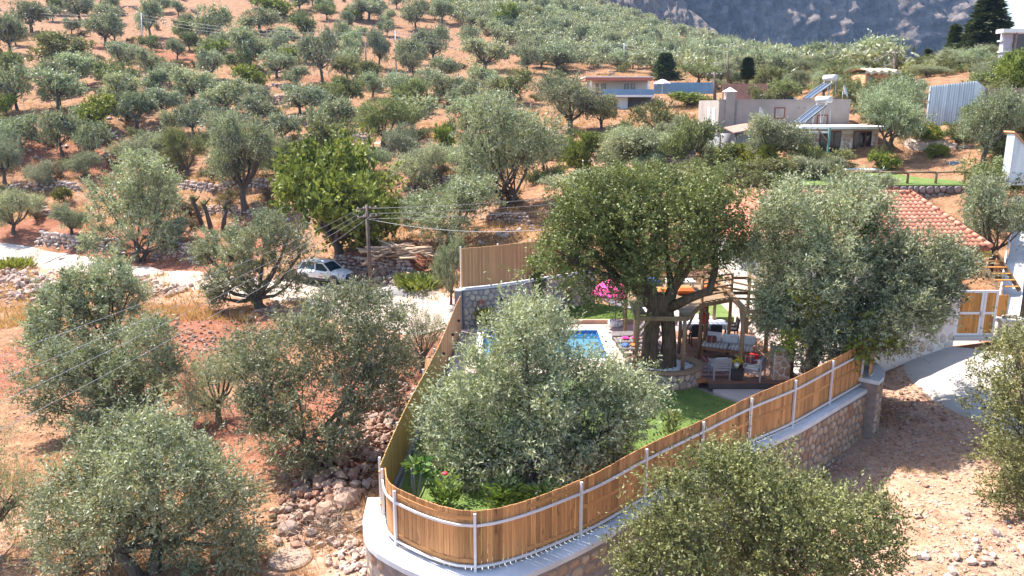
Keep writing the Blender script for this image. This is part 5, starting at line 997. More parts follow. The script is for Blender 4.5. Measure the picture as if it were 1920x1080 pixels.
# tin sheet enclosure
ti = thing('tin_enclosure', 'tall pale blue corrugated tin sheet enclosure on the right slope', 'shed', D(1780, 230, 60)); a0, a1, a2 = D(1735, 232, 61), D(1822, 230, 60), D(1846, 225, 66); zt = [D(1738, 162, 61).z, D(1815, 152, 60).z, D(1846, 170, 66).z]
def tin_run(p, q, z0, z1, zt0, zt1, n_):
    for i in range(n_):
        m_ = MB(); k0, k1 = i / n_, (i + 1.06) / n_; seg = 8; vs = []
        for j in range(seg + 1): k = k0 + (k1 - k0) * j / seg; b_ = p.lerp(q, k); d_ = (q - p).normalized(); nn = Vector((d_.y, -d_.x, 0)); w_ = .035 * (1 if j % 2 else -1) + (.02 if i % 2 else 0); vs += [(b_.x + nn.x * w_, b_.y + nn.y * w_, z0 - .6), (b_.x + nn.x * w_, b_.y + nn.y * w_, zt0 + (zt1 - zt0) * k)]
        m_.add(vs, [(2 * j, 2 * j + 2, 2 * j + 3, 2 * j + 1) for j in range(seg)]).build('tin_sheet', 'tin_sheet', ti, True)
tin_run(a0, a1, a0.z, a1.z, zt[0], zt[1], 5); tin_run(a1, a2, a1.z, a2.z, zt[1], zt[2], 3); MB().bar(a0 + Vector((0, .1, 1)), a1 + Vector((0, .1, 1)), .08).build('rail', 'white_metal', ti, True)
# right edge white tin wall with clay roof
wt = thing('clay_roof_hut', 'white walled hut with orange clay roof at the right edge', 'hut', D(1912, 290, 44)); a, b_ = D(1897, 296, 44), D(1940, 292, 42); MB().add([(a.x + x_, a.y + y_, a.z + z_) for x_, z_ in ((0, -1.5), (1.3, -1.5), (1.3, .1), (0, 1.35)) for y_ in (0, .7)], [(0, 2, 4, 6), (1, 7, 5, 3), (0, 6, 7, 1), (2, 3, 5, 4)]).build('wall', 'tin_sheet', wt, True); MB().add([(a.x - .1, a.y - .1, a.z + 1.45), (a.x + 1.5, a.y - .1, a.z - .05), (a.x + 1.5, a.y + .9, a.z - .05), (a.x - .1, a.y + .9, a.z + 1.45), (a.x - .1, a.y - .1, a.z + 1.37), (a.x + 1.5, a.y - .1, a.z - .13), (a.x + 1.5, a.y + .9, a.z - .13), (a.x - .1, a.y + .9, a.z + 1.37)], [(0, 1, 2, 3), (7, 6, 5, 4), (0, 4, 5, 1), (1, 5, 6, 2), (2, 6, 7, 3), (3, 7, 4, 0)]).build('roof', 'orange_clay', wt, True)
# white house with blue balcony
wh = thing('white_house', 'white two storey house with blue balcony panels and red tile edge', 'house', D(1165, 205, 120))
c, s_ = dbox(1108, 1215, 150, 182, 121, 8); MB().box(c, s_).build('upper_wall', 'cream_wall', wh, True)
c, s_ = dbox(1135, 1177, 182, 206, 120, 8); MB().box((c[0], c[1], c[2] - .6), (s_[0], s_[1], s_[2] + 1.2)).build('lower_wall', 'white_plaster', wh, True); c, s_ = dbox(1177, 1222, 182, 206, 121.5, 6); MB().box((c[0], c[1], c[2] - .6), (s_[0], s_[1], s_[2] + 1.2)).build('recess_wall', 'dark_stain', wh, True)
c, s_ = dbox(1128, 1226, 178, 182, 118.5, 9); MB().box(c, s_).build('balcony_slab', 'white_plaster', wh, True); c, s_ = dbox(1128, 1226, 167.5, 178, 118.4, .08); MB().box(c, s_).build('balcony_panel', 'blue_panel', wh, True)
c, s_ = dbox(1098, 1224, 145, 151, 118, 10); MB().box(c, s_).build('roof', 'terracotta', wh, True); c, s_ = dbox(1097, 1225, 143.4, 145.2, 118, 10.1); MB().box(c, s_).build('roof_edge', 'white_plaster', wh, True)
for a, b_, y0_, y1_ in ((1117, 1122, 157, 171), (1127, 1136, 157, 172), (1171, 1179, 157, 172), (1183, 1190, 157, 171), (1139, 1148, 187, 201)):
    c, s_ = dbox(a, b_, y0_, y1_, 120.9 if y0_ < 180 else 119.9, .1); w_ = MB().box(c, s_).build('window', 'dark_trim', wh, True); MB().box((c[0], c[1] - .06, c[2]), (s_[0] * .8, .03, s_[2] * .86)).build('pane', 'window_glass', w_).location = -wh.location
for px in (1106, 1214): c, s_ = dbox(px, px + 4, 151, 179, 118.6, .3); MB().box(c, s_).build('column', 'white_plaster', wh, True)
p = D(1148, 143, 119); MB().bar((p.x - .6, p.y, p.z), (p.x + .5, p.y, p.z + .7), .4, .1).build('roof_solar_panel', 'solar_glass', wh, True)
bfz = thing('blue_screen_fence', 'blue corrugated screen fence to the right of the white house', 'fence', D(1290, 176, 112)); xs = np.linspace(1226, 1340, 13)
for a, b_ in zip(xs[:-1], xs[1:]): c, s_ = dbox(a, b_, 154.5, 176, 112, .08, .05 * (int(a) % 2)); MB().box(c, (s_[0] * .99, s_[1], s_[2])).build('panel', 'blue_panel', bfz, True)
t = thing('white_sunshade', 'white garden parasol in front of the blue screen fence', 'parasol', D(1241, 180, 111)); MB().tube([(0, 0, 0), (0, 0, 2.1)], .05, 6).build('pole', 'white_metal', t); MB().lathe([(1.2, 1.65), (1.15, 1.75), (.4, 2.15), (0, 2.25)], n=8, smooth=False).build('canopy', 'white_cloth', t)
# brick hut under the trees, stone hut, lilac house, dark tin fence, far car
hb = thing('brick_hut', 'red brown hut with dark doorway among the olives mid slope', 'hut', D(915, 208, 116)); c, s_ = dbox(898, 962, 182, 208, 116, 5); MB().box(c, s_).build('wall', 'terracotta', hb, True); c2_, s2_ = dbox(930, 952, 188, 206, 115.9, .3); MB().box(c2_, s2_).build('doorway', 'dark_stain', hb, True); MB().box((c[0], c[1], c[2] + s_[2] / 2 + .08), (s_[0] + .8, s_[1] + .8, .16)).build('roof', 'rust_tin', hb, True)
t = thing('parked_boat', 'small pale upturned boat beside the brown hut', 'boat', D(908, 207, 114)); MB().lathe([(0, .7), (.5, .6), (.8, .25), (.85, 0)], n=12, sx=2.0, sy=.8).build('hull', 'tank_white', t); MB().box((0, 0, .03), (3.2, 1.2, .08), bev=.02).build('gunwale', 'blue_panel', t)
sh_ = thing('stone_hut', 'low stone hut with ragged straw roof on the right ridge', 'hut', D(1650, 165, 76)); c, s_ = dbox(1622, 1678, 138, 168, 76, 4); MB().box(c, s_, bev=.1).build('wall', 'orange_clay', sh_, True); c2_, s2_ = dbox(1628, 1636, 142, 162, 75.8, .3); MB().box(c2_, s2_).build('doorway', 'dark_stain', sh_, True)
mb = MB(); vs = []; nx_ = 14
for i in range(nx_ + 1):
    for j, (yy, zz) in enumerate(((-.7, -.05), (-.6, .22), (2, .5), (4.5, .25))): vs.append((c[0] - s_[0] / 2 - .3 + (s_[0] + .6) * i / nx_, c[1] - s_[1] / 2 + yy, c[2] + s_[2] / 2 + zz + .12 * math.sin(i * 2.1 + j)))
mb.add(vs, [(i * 4 + j, (i + 1) * 4 + j, (i + 1) * 4 + j + 1, i * 4 + j + 1) for i in range(nx_) for j in range(3)]).build('roof', 'straw', sh_, True)
lh = thing('lilac_house', 'lilac and white house with open terrace at the top right edge', 'house', D(1905, 130, 78)); c, s_ = dbox(1881, 1897, 62, 115, 78, .7); MB().box(c, s_).build('corner_column', 'lilac_paint', lh, True)
for y_ in (75, 95, 116): c, s_ = dbox(1879.5, 1899, y_, y_ + 2.5, 77.9, .9); MB().box(c, s_).build('band', 'white_plaster', lh, True)
c, s_ = dbox(1881, 2010, 54, 61, 77, 1.2); MB().box(c, s_).build('roof', 'white_plaster', lh, True); c, s_ = dbox(1883, 2010, 116, 140, 78.2, 1.5); MB().box((c[0], c[1], c[2] - .8), (s_[0], s_[1], s_[2] + 1.6)).build('lower_wall', 'lilac_paint', lh, True)
c, s_ = dbox(1897, 2010, 61, 116, 82, .4); MB().box(c, s_).build('rear_wall', 'dark_trim', lh, True)
for px in (1903, 1925): c, s_ = dbox(px, px + 2, 62, 116, 77.5, .12); MB().box(c, s_).build('terrace_post', 'rust_tin', lh, True)
df_ = thing('tin_yard_fence', 'dark rusty tin fence behind the concrete house roof', 'fence', D(1400, 182, 82)); xs = np.linspace(1355, 1440, 8)
for a, b_ in zip(xs[:-1], xs[1:]): c, s_ = dbox(a, b_, 155 + (int(a) % 3), 184, 82, .06, .04 * (int(a) % 2)); MB().box((c[0], c[1], c[2] - .4), (s_[0] * .98, s_[1], s_[2] + .8)).build('panel', 'rust_tin', df_, True)
rr = thing('rusty_yard_fence', 'brown board fence on the slope at the right edge', 'fence', D(1885, 180, 64)); xs = np.linspace(1838, 1935, 9)
for a, b_ in zip(xs[:-1], xs[1:]): c, s_ = dbox(a, b_, 165 + .03 * (1900 - a), 190, 64, .06, .04 * (int(a) % 2)); MB().box((c[0], c[1], c[2] - .4), (s_[0] * .95, s_[1], s_[2] + .8)).build('board', 'rust_tin', rr, True)

# ---------------------------------------------------------------- cars
def car(name, label, loc, rz, group=None, scale=1.0):
    t = thing(name, label, 'car', loc, rz, group, (scale,) * 3)            # nose towards +X, 4.3 m long
    # body: half sections swept along the length: x, belt half width, z bottom, z belt, half width at bottom
    st = [(-2.12, .70, .62, .92, .62), (-2.05, .82, .42, 1.02, .74), (-1.7, .89, .30, 1.06, .83), (-.9, .91, .28, 1.05, .87), (.0, .91, .28, 1.03, .87), (.75, .91, .28, 1.01, .87), (1.05, .90, .28, 1.02, .86), (1.5, .88, .30, .98, .84), (1.9, .82, .34, .92, .76), (2.1, .72, .42, .82, .66), (2.17, .58, .52, .70, .56)]
    mb = MB(); vs = []; k = 8
    for x, w, z0, z1, wb in st:
        h = z1 - z0
        for s in ((wb * .8, z0), (wb, z0 + .06 * h), (w, z0 + .35 * h), (w + .01, z0 + .62 * h), (w - .015, z0 + .86 * h), (w - .08, z1), (w * .5, z1 + .03), (0, z1 + .045)): vs.append((x, s[0], s[1]))
    n = len(vs); vs += [(x, -y, z) for x, y, z in vs]; fs = []
    for i in range(len(st) - 1):
        for j in range(k - 1): a = i * k + j; fs.append((a, a + 1, a + k + 1, a + k)); fs.append((n + a, n + a + k, n + a + k + 1, n + a + 1))
        fs.append((i * k, i * k + k, n + i * k + k, n + i * k))
    for e in (0, (len(st) - 1) * k): q = [e + j for j in range(k)] + [n + e + j for j in range(k - 1, -1, -1)]; fs.append(tuple(q if e == 0 else q[::-1]))
    mb.add(vs, fs, True); body = mb.build('body', 'car_white', t)
    # cabin: glass house with roof and pillars
    cab = [(-1.98, .80, 1.02), (1.02, .80, 1.0), (.28, .64, 1.55), (-1.62, .64, 1.6)]
    def quad(a, b_, c_, d_, name, mat, th=0.0): return MB().add([a, b_, c_, d_], [(0, 1, 2, 3)]).build(name, mat, t)
    z = lambda q, s: (q[0], q[1] * s, q[2])
    core = MB(); inner = [(x * .985 + .0, y * .985, zz) for x, y, zz in cab]; core.add([z(q, 1) for q in inner] + [z(q, -1) for q in inner], [(0, 1, 2, 3), (7, 6, 5, 4), (1, 5, 6, 2), (0, 3, 7, 4), (3, 2, 6, 7)]); core.build('windows', 'car_glass', t)
    rp = MB(); prof = [(-1.78, 1.54), (-1.6, 1.62), (-.9, 1.665), (-.2, 1.655), (.3, 1.56), (.22, 1.53), (-.2, 1.6), (-1.6, 1.55)]
    rp.add([(x, .66, zz - .02) for x, zz in prof[:5]] + [(x, .4, zz + .015) for x, zz in prof[:5]] + [(x, -.4, zz + .015) for x, zz in prof[:5]] + [(x, -.66, zz - .02) for x, zz in prof[:5]], [(r * 5 + i, r * 5 + i + 1, (r + 1) * 5 + i + 1, (r + 1) * 5 + i) for r in range(3) for i in range(4)], True); rp.build('roof', 'car_white', t)
    for s in (-1, 1):
        for a, b_, w in (((1.02, .81, 1.0), (.28, .655, 1.56), .07), ((-.35, .825, 1.03), (-.42, .655, 1.6), .08), ((-1.25, .825, 1.03), (-1.2, .655, 1.6), .07), ((-1.98, .80, 1.02), (-1.62, .65, 1.58), .2), ((.3, .655, 1.57), (-1.66, .655, 1.59), .06)): MB().bar((a[0], a[1] * s, a[2]), (b_[0], b_[1] * s, b_[2]), w, .05, up=(0, 1, 0)).build('pillar', 'car_white', t)
        MB().tube([(-1.55, s * .6, 1.62), (-1.45, s * .6, 1.7), (.0, s * .6, 1.7), (.12, s * .6, 1.62)], .025, 6).build('roof_rail', 'dark_trim', t)
        MB().box((.92, s * 1.0, 1.08), (.14, .2, .15), bev=.04).build('mirror', 'car_white', t)
        MB().box((-.1, s * .905, .40), (2.0, .05, .2), bev=.02).build('sill_cladding', 'dark_trim', t)
        for x in (-.32, .62): MB().box((x - .35, s * .925, .88), (.16, .02, .035)).build('door_handle', 'dark_trim', t)
        for x in (-1.27, -.38, .85): MB().box((x, s * .912, .72), (.012, .012, .5)).build('door_seam', 'dark_trim', t)
        MB().box((.2, s * .922, .62), (.34, .008, .07)).build('side_decal', 'logo_red', t)
        for x in (-1.32, 1.32):
            ar = MB(); vs_ = []
            for i in range(13): a = math.pi * i / 12 * 1.1 - .16; vs_ += [(x + .37 * math.cos(a), s * .93, .36 + .37 * math.sin(a)), (x + .46 * math.cos(a), s * .915, .36 + .46 * math.sin(a)), (x + .37 * math.cos(a), s * .6, .36 + .37 * math.sin(a))]
            ar.add(vs_, [f_ for i in range(12) for f_ in ((3 * i, 3 * i + 1, 3 * i + 4, 3 * i + 3), (3 * i, 3 * i + 3, 3 * i + 5, 3 * i + 2))]).build('wheel_arch', 'dark_trim', t)
            wl_ = MB(); wl_.tube([(x, s * .70, .345), (x, s * .73, .345), (x, s * .92, .345), (x, s * .945, .345)], [.3, .345, .345, .3], 20); wh_ = wl_.build('wheel', 'rubber', t)
            rm = MB(); 
            for i in range(5): a = 2 * math.pi * i / 5; rm.bar((x, s * .95, .345), (x + .2 * math.cos(a), s * .945, .345 + .2 * math.sin(a)), .07, .03, up=(0, 1, 0))
            rm.tube([(x, s * .935, .345), (x, s * .955, .345)], [.07, .06], 10); rm.build('rim', 'rim_metal', wh_)
            rr_ = MB(); vs_ = []
            for i in range(20): a = 2 * math.pi * i / 20; vs_ += [(x + .19 * math.cos(a), s * .95, .345 + .19 * math.sin(a)), (x + .235 * math.cos(a), s * .95, .345 + .235 * math.sin(a))]
            rr_.add(vs_, [(2 * i, 2 * i + 1, (2 * i + 3) % 40, (2 * i + 2) % 40) for i in range(20)]).build('rim_ring', 'rim_metal', wh_)
        MB().box((2.02, s * .6, .78), (.16, .3, .14), s * -.35, bev=.04).build('headlight', 'lamp_glass', t); MB().box((-2.06, s * .72, .88), (.1, .16, .3), bev=.03).build('tail_light', 'tail_red', t)
        MB().box((2.1, s * .5, .48), (.08, .2, .1), bev=.02).build('fog_lamp', 'lamp_glass', t)
    MB().box((2.11, 0, .76), (.1, .84, .13), bev=.03).build('grille', 'black_plastic', t); MB().box((2.1, 0, .47), (.14, 1.3, .2), bev=.06).build('front_bumper', 'dark_trim', t); MB().box((-2.08, 0, .5), (.14, 1.5, .22), bev=.06).build('rear_bumper', 'dark_trim', t); MB().box((2.165, 0, .6), (.02, .5, .1)).build('number_plate', 'white_plaster', t)
    MB().box((0, 0, .3), (3.9, 1.5, .12)).build('underbody', 'black_plastic', t)
    return t
p, d = G(612, 531); fz_ = ground_z(p.x, p.y); car('parked_suv', 'white compact SUV with grey cladding parked on the dirt road', (p.x, p.y, float(ground_z(p.x, p.y)) + .07), R(-24))
pc2 = D(1468, 184, 72); car('parked_car', 'white car roof just showing above the concrete house parapet', (pc2.x, pc2.y, pc2.z - 1.25), R(8))

# ---------------------------------------------------------------- poles and wires
def utility_pole(label, base, top, r0, mat, arms=1, rz=0.0, lamp=False, gname=None):
    t = thing('utility_pole', label, 'utility pole', base, 0, gname); v_ = Vector(top) - Vector(base)
    MB().tube([(0, 0, -.4), tuple(v_ * .5), tuple(v_)], [r0, r0 * .85, r0 * .7], 9).build('shaft', mat, t)
    for k in range(arms):
        z = v_ * (1 - (.25 + .55 * k) / v_.length); a = Vector((math.cos(rz), math.sin(rz), 0)) * .7; ca = MB().bar(z - a, z + a, .07, .09).build('crossarm', mat, t)
        for s in (-.9, -.3, .35, .95): q = z + a * s; MB().lathe([(.025, 0), (.05, .05), (.05, .11), (.02, .15)], q, 7).build('insulator', 'tank_white', ca)
    if lamp: MB().bar(tuple(v_ * .97), tuple(v_ * .97 + Vector((.9, -.2, .35))), .07).build('lamp_arm', mat, t); MB().box(tuple(v_ * .97 + Vector((1.15, -.25, .4))), (.6, .2, .12), bev=.03).build('lamp_head', 'tank_white', t)
    return t
def wire(label, a, b_, sag, r=.018, group='overhead wires', n=22):
    a, b_ = Vector(a), Vector(b_); pts = [a.lerp(b_, i / n) - Vector((0, 0, sag * 4 * (i / n) * (1 - i / n))) for i in range(n + 1)]
    tag(MB().tube(pts, r, 5, smooth=True).build('overhead_wire', 'wire_grey'), label, 'wire', group)
base, dd = G(697, 572); topv = D(687, 384, dd - .2); utility_pole('dark wooden utility pole on the dirt road right of the white car', base, topv, .15, 'pole_wood', 2, R(35))
nl = D(-230, 800, 18); ords = ['uppermost', 'second', 'third', 'lowest']
for i in range(4):
    a = topv + Vector((-.45 + .28 * i, -.3 + .2 * i, -.25 - (.4 if i == 3 else .12 * i))); wire('%s wire running from the wooden pole to the lower left corner' % ords[i], a, nl + Vector((.5 * i - .5, .9 - .55 * i, .35 - .42 * i)), .35 + .1 * (i % 2), .0075)
fr_ = D(1990, 150, 74)
for i in range(3): wire('%s of three long wires from the wooden pole toward the upper right' % ['uppermost', 'middle', 'lowest'][i], topv + Vector((.2, .1, -.25 - .35 * i)), fr_ + Vector((0, .6 * i, -.9 * i)), 2.6, .014)
wire('slack service cable drooping from the wooden pole toward the tiled house', topv + Vector((.1, 0, -.95)), D(1412, 352, 42), 1.5, .017)
farp = []
for i, (bx, by, ty, d, lb, mt, ar, lm) in enumerate(((267, 96, 25, 188, 'pale steel pole among olives on the upper left slope', 'steel_pole', 1, False), (743, 136, 58, 172, 'grey steel pole on the upper middle slope', 'steel_pole', 1, False), (1172, 118, 81, 178, 'grey pole with lamp above the white house', 'steel_pole', 1, True), (1601, 122, 88, 150, 'white lamp pole against the cliff shadow', 'steel_pole', 1, True), (1679, 168, 96, 76, 'dark leaning pole beside the straw roofed hut', 'pole_wood', 1, False), (1341, 190, 135, 72, 'dark pole at the left corner of the concrete house', 'pole_wood', 1, False), (1366, 150, 100, 110, 'thin dark leaning pole behind the tin fence', 'pole_wood', 0, False), (687, 140, 78, 165, 'thin dark stake pole left of the grey steel pole', 'pole_wood', 0, False))):
    b_ = D(bx, by, d); t_ = D(bx - 2, ty, d); utility_pole(lb, b_, t_, .16, mt, ar, .2, lm); farp.append(t_)
far0 = D(-120, -5, 200)
for a, b_, nm in ((far0, farp[0], 'from the left edge to the pale steel pole'), (farp[0], farp[1], 'between the pale and grey steel poles'), (farp[1], farp[2], 'from the grey steel pole to the lamp pole above the white house'), (farp[2], farp[3], 'across the cliff between the two lamp poles'), (farp[3], farp[4], 'from the white lamp pole to the dark leaning pole')):
    for i in range(3): wire('%s wire %s' % (['uppermost', 'middle', 'lowest'][i], nm), a + Vector((-.6 + .6 * i, 0, -.2 - .8 * i)), b_ + Vector((-.6 + .6 * i, 0, -.2 - .8 * i)), 1.6, .026, n=14)
# ---------------------------------------------------------------- trees
def unit(v): return v / np.maximum(np.linalg.norm(v, axis=-1, keepdims=True), 1e-9)
def leaf_quads(pos, dirn, L, Wd, rg, curl=0.0):
    """one diamond-shaped leaf per row"""
    n = len(pos); side = unit(np.cross(dirn, rg.normal(size=(n, 3)))); L = L * rg.uniform(.7, 1.3, (n, 1)); Wd = Wd * rg.uniform(.7, 1.3, (n, 1))
    mid_ = pos + dirn * L * .45
    v = np.stack([pos, mid_ + side * Wd * .5, pos + dirn * L, mid_ - side * Wd * .5], 1).reshape(-1, 3)
    return v, np.arange(n * 4).reshape(n, 4)
def lobes_for(rg, nl, rx, ry, rz, zc, rlo=.36, rhi=.56, flat=0.0):
    out = []
    for i in range(nl):
        a = 2 * math.pi * (i * .618 + rg.uniform(-.06, .06)); h = (-.95 + 1.75 * ((i * .381 + .15) % 1.0)) if i else .7; rad = (math.sqrt(max(0, 1 - h * h)) if h > 0 else max(.78, math.sqrt(max(0, 1 - h * h)))) * rg.uniform(.5, .95); k = rg.uniform(rlo, rhi)
        out.append((np.array((rad * math.cos(a) * rx, rad * math.sin(a) * ry, zc + h * rz * .62)), k))
    out.append((np.array((0, 0, zc)), .3)); return out
def crown(seed, rx, ry, rz, zc, nl, nclump, nsh, nlf, L, Wd, mat, shoot=.5, up=.5, rlo=.25, rhi=.44, spread=.9, lobes=None, under=-.75):
    rg = np.random.default_rng(seed); lb = lobes or lobes_for(rg, nl, rx, ry, rz, zc, rlo, rhi); R3 = np.array((rx, ry, rz)); ws = np.array([k ** 2 for _, k in lb]); pick = rg.choice(len(lb), nclump, p=ws / ws.sum())
    dv = unit(rg.normal(size=(nclump, 3))); low = dv[:, 2] < under; dv[low, 2] *= -.5; dv = unit(dv)
    lc = np.array([c for c, _ in lb])[pick]; lk = np.array([k for _, k in lb])[pick]
    cen = lc + dv * R3 * lk[:, None] * (rg.uniform(.5, 1.05, (nclump, 1)) + np.where(rg.random((nclump, 1)) < .2, .45, 0)) ; outd = unit(dv * .7 + unit(cen - np.array((0, 0, zc * .8))) * .6)
    o = np.repeat(cen, nsh, 0); od = np.repeat(outd, nsh, 0); m = len(o); cr = np.repeat(rg.uniform(-.3, .2, nclump) + rg.uniform(-.2, .18, len(lb))[pick], nsh)
    sd = unit(od * .8 + np.array((0, 0, up)) + rg.normal(size=(m, 3)) * .62); so = o + rg.normal(size=(m, 3)) * shoot * .38; sl = shoot * (rg.uniform(.5, 1.25, (m, 1)) + np.where(rg.random((m, 1)) < .12, 1.1, 0))
    t = np.tile(np.linspace(.1, 1, nlf), m)[:, None]; q = np.repeat(so, nlf, 0) + np.repeat(sd * sl, nlf, 0) * t; q += rg.normal(size=q.shape) * shoot * .05
    ld = unit(np.repeat(sd, nlf, 0) * .75 + unit(rg.normal(size=q.shape)) * spread); v, f = leaf_quads(q, ld, L, Wd, rg)
    rnd = np.clip(np.repeat(cr, nlf) + rg.beta(2, 2.2, len(q)), 0, 1); return mesh_np('crown', v, f, 4, mat, False, rnd), lb, cen
def trunk(seed, lb, cen, r0, fork, mat, stems=1, rx=1.0, sub=3, base_spread=.25):
    rg = random.Random(seed); mb = MB(); roots = []
    for s in range(stems):
        a = rg.uniform(0, 6.28) + s * 6.28 / stems; b0 = Vector((math.cos(a), math.sin(a), 0)) * (base_spread * (stems > 1)); f = Vector((b0.x * 2.0 + rg.uniform(-.2, .2), b0.y * 2.0 + rg.uniform(-.2, .2), fork * rg.uniform(.8, 1.15))); md = (b0 + f) / 2 + Vector((rg.uniform(-.12, .12), rg.uniform(-.12, .12), 0)); r = r0 / math.sqrt(stems)
        mb.tube([b0 + Vector((0, 0, -.3)), b0 + Vector((0, 0, .05)), md, f], [r * 1.5, r * 1.2, r * .92, r * .8], 10); roots.append((f, r * .78))
    for i, (c, k) in enumerate(lb):
        f, r = roots[i % len(roots)]; c = Vector(c); md = f.lerp(c, .5) + Vector((rg.uniform(-.15, .15), rg.uniform(-.15, .15), -.12 * (c - f).length + .1)); r1 = r * (.62 if len(lb) > 4 else .75); mb.tube([f - (md - f) * .06, md, c], [r1, r1 * .62, r1 * .3], 7, cap=False)
        idx_ = np.argsort(np.linalg.norm(np.asarray(cen) - np.array(c), axis=1))[:60]; ch_ = [idx_[j] for j in range(2, len(idx_), max(1, len(idx_) // sub))][:sub]
        for j in ch_: e = Vector(cen[j]); m2 = c.lerp(e, .5) + Vector((rg.uniform(-.1, .1), rg.uniform(-.1, .1), .05)); s_ = md.lerp(c, rg.uniform(.3, .9)); mb.tube([s_, m2, e], [r1 * .32, r1 * .2, r1 * .08], 5, cap=False)
    return mb.mesh('trunk', mat)
VAR = {}
def variant(key, n, fn):
    VAR[key] = []
    for i in range(n):
        cm, tm, hw, hh = fn(i); co = np.empty(len(cm.vertices) * 3, np.float32); cm.vertices.foreach_get('co', co); co = co.reshape(-1, 3)
        VAR[key].append((cm, tm, float(np.percentile(np.abs(co[:, :2]), 98.5)), float(np.percentile(co[:, 2], 99.3))))
def olive_var(seed, det, mat=OLIVE, dens=1.0, rx=3.0, rz=1.85, zc=3.0, nl=7, stems=1, fork=1.0, r0=.26):
    nc_, ns_, nf_, L, Wd, sh = det; nc_ = int(nc_ * dens); me, lb, cen = crown(seed, rx, rx * .95, rz, zc, nl, nc_, ns_, nf_, L, Wd, mat, sh, under=-.92)
    return me, trunk(seed, lb, cen, r0, fork, 'olive_bark', stems), rx * 1.1, zc + rz * 1.12
NEAR = (420, 9, 10, .115, .03, .46); MID = (300, 8, 9, .21, .06, .5); FAR = (130, 7, 6, .42, .14, .6)
variant('near', 2, lambda i: olive_var(100 + i, NEAR, nl=17 + i % 3, stems=[1, 2, 3, 1][i], rz=[2.4, 2.6, 2.4, 2.6][i], zc=2.55, dens=[1.05, .62, .9, .78][i]))
variant('mid', 6, lambda i: olive_var(200 + i, MID, nl=[11, 13, 14, 10, 15, 11][i], stems=[1, 2, 1, 1, 3, 2][i], rz=[1.9, 2.3, 1.8, 2.3, 2.2, 1.9][i], zc=[3.1, 2.8, 3.2, 3.0, 2.6, 3.0][i], fork=[1.2, .9, 1.3, 1.1, .8, 1.1][i]))
variant('far', 6, lambda i: olive_var(300 + i, FAR, nl=[10, 12, 9, 13, 10, 11][i], stems=[1, 1, 2, 1, 1, 2][i], rz=[1.9, 2.2, 1.8, 2.3, 2.0, 1.9][i], fork=[1.5, 1.3, 1.2, 1.6, 1.4, 1.3][i]))
def broad_var(seed, det, mat, rx=3, rz=2.3, zc=2.7, nl=13):
    nc_, ns_, nf_, L, Wd, sh = det; me, lb, cen = crown(seed, rx, rx * .95, rz, zc, nl, nc_, ns_, nf_, L, Wd, mat, sh, up=.1, under=-.95); return me, trunk(seed, lb, cen, .22, .7, 'olive_bark', 1), rx * 1.1, zc + rz * 1.1
variant('broad', 2, lambda i: broad_var(400 + i, (270, 8, 8, .25, .15, .5), BROAD, zc=2.3, nl=16)); variant('lime', 2, lambda i: broad_var(410 + i, (120, 6, 7, .34, .2, .5), LIME, zc=2.3)); variant('bush', 3, lambda i: broad_var(420 + i, (130, 7, 7, .28, .12, .5), SHRUB, rz=2.0, zc=2.0))
def conifer_var(seed, slim):
    rg = np.random.default_rng(seed); H = 9.0; pos = []; dr = []
    nb = 260 if not slim else 300
    for i in range(nb):
        z = (rg.uniform(.08, 1) ** .85) * H; k = 1 - z / H; a = rg.uniform(0, 6.28); Lb = ((.25 + 2.5 * k * rg.uniform(.55, 1.1)) if not slim else (.08 + .95 * min(1, k * 1.5) ** .8 * rg.uniform(.55, 1.05)) * min(1, .35 + 3 * (1 - k))); d_ = np.array((math.cos(a), math.sin(a), .12 if not slim else .9)); d_ /= np.linalg.norm(d_)
        for q in np.linspace(.25, 1, 12): 
            for _ in range(3): pos.append(np.array((0, 0, z)) + d_ * Lb * q + rg.normal(size=3) * .12); dr.append(d_ + rg.normal(size=3) * .5)
    v, f = leaf_quads(np.array(pos), unit(np.array(dr)), .5, .16, rg); mb = MB().tube([(0, 0, -.3), (0, 0, H * .5), (0, 0, H)], [.22, .13, .03], 8); return mesh_np('crown', v, f, 4, PINE, False, rg.beta(2, 2, len(f))), mb.mesh('trunk', 'olive_bark'), 2.5 if not slim else .9, H
variant('conifer', 1, lambda i: conifer_var(500, False)); variant('cypress', 1, lambda i: conifer_var(501, True))
NAMES = {'near': 'olive_tree', 'mid': 'olive_tree', 'far': 'olive_tree', 'broad': 'fig_tree', 'lime': 'green_bush', 'bush': 'shrub', 'green': 'wild_olive', 'conifer': 'pine_tree', 'cypress': 'cypress_tree'}
CATS = {'near': 'olive tree', 'mid': 'olive tree', 'far': 'olive tree', 'broad': 'tree', 'lime': 'bush', 'bush': 'shrub', 'green': 'tree', 'conifer': 'pine tree', 'cypress': 'cypress'}
trng = random.Random(21)
def plant(kind, base, halfw, height, label, group=None, var=None, mat=None, rz=None, offx=0.0, depthk=1.0):
    cm, tm, hw, hh = VAR[kind][(trng.randrange(len(VAR[kind])) if var is None else var) % len(VAR[kind])]
    t = thing(NAMES[kind], label, CATS[kind], base, trng.uniform(0, 6.28) if rz is None else rz, group); s = halfw / hw; sz = height / hh; t.scale = (s, s * depthk, sz)
    a = new_obj('crown', cm, t); b_ = new_obj('trunk', tm, t)
    if mat: a.material_slots[0].link = 'OBJECT'; a.material_slots[0].material = mat
    return t
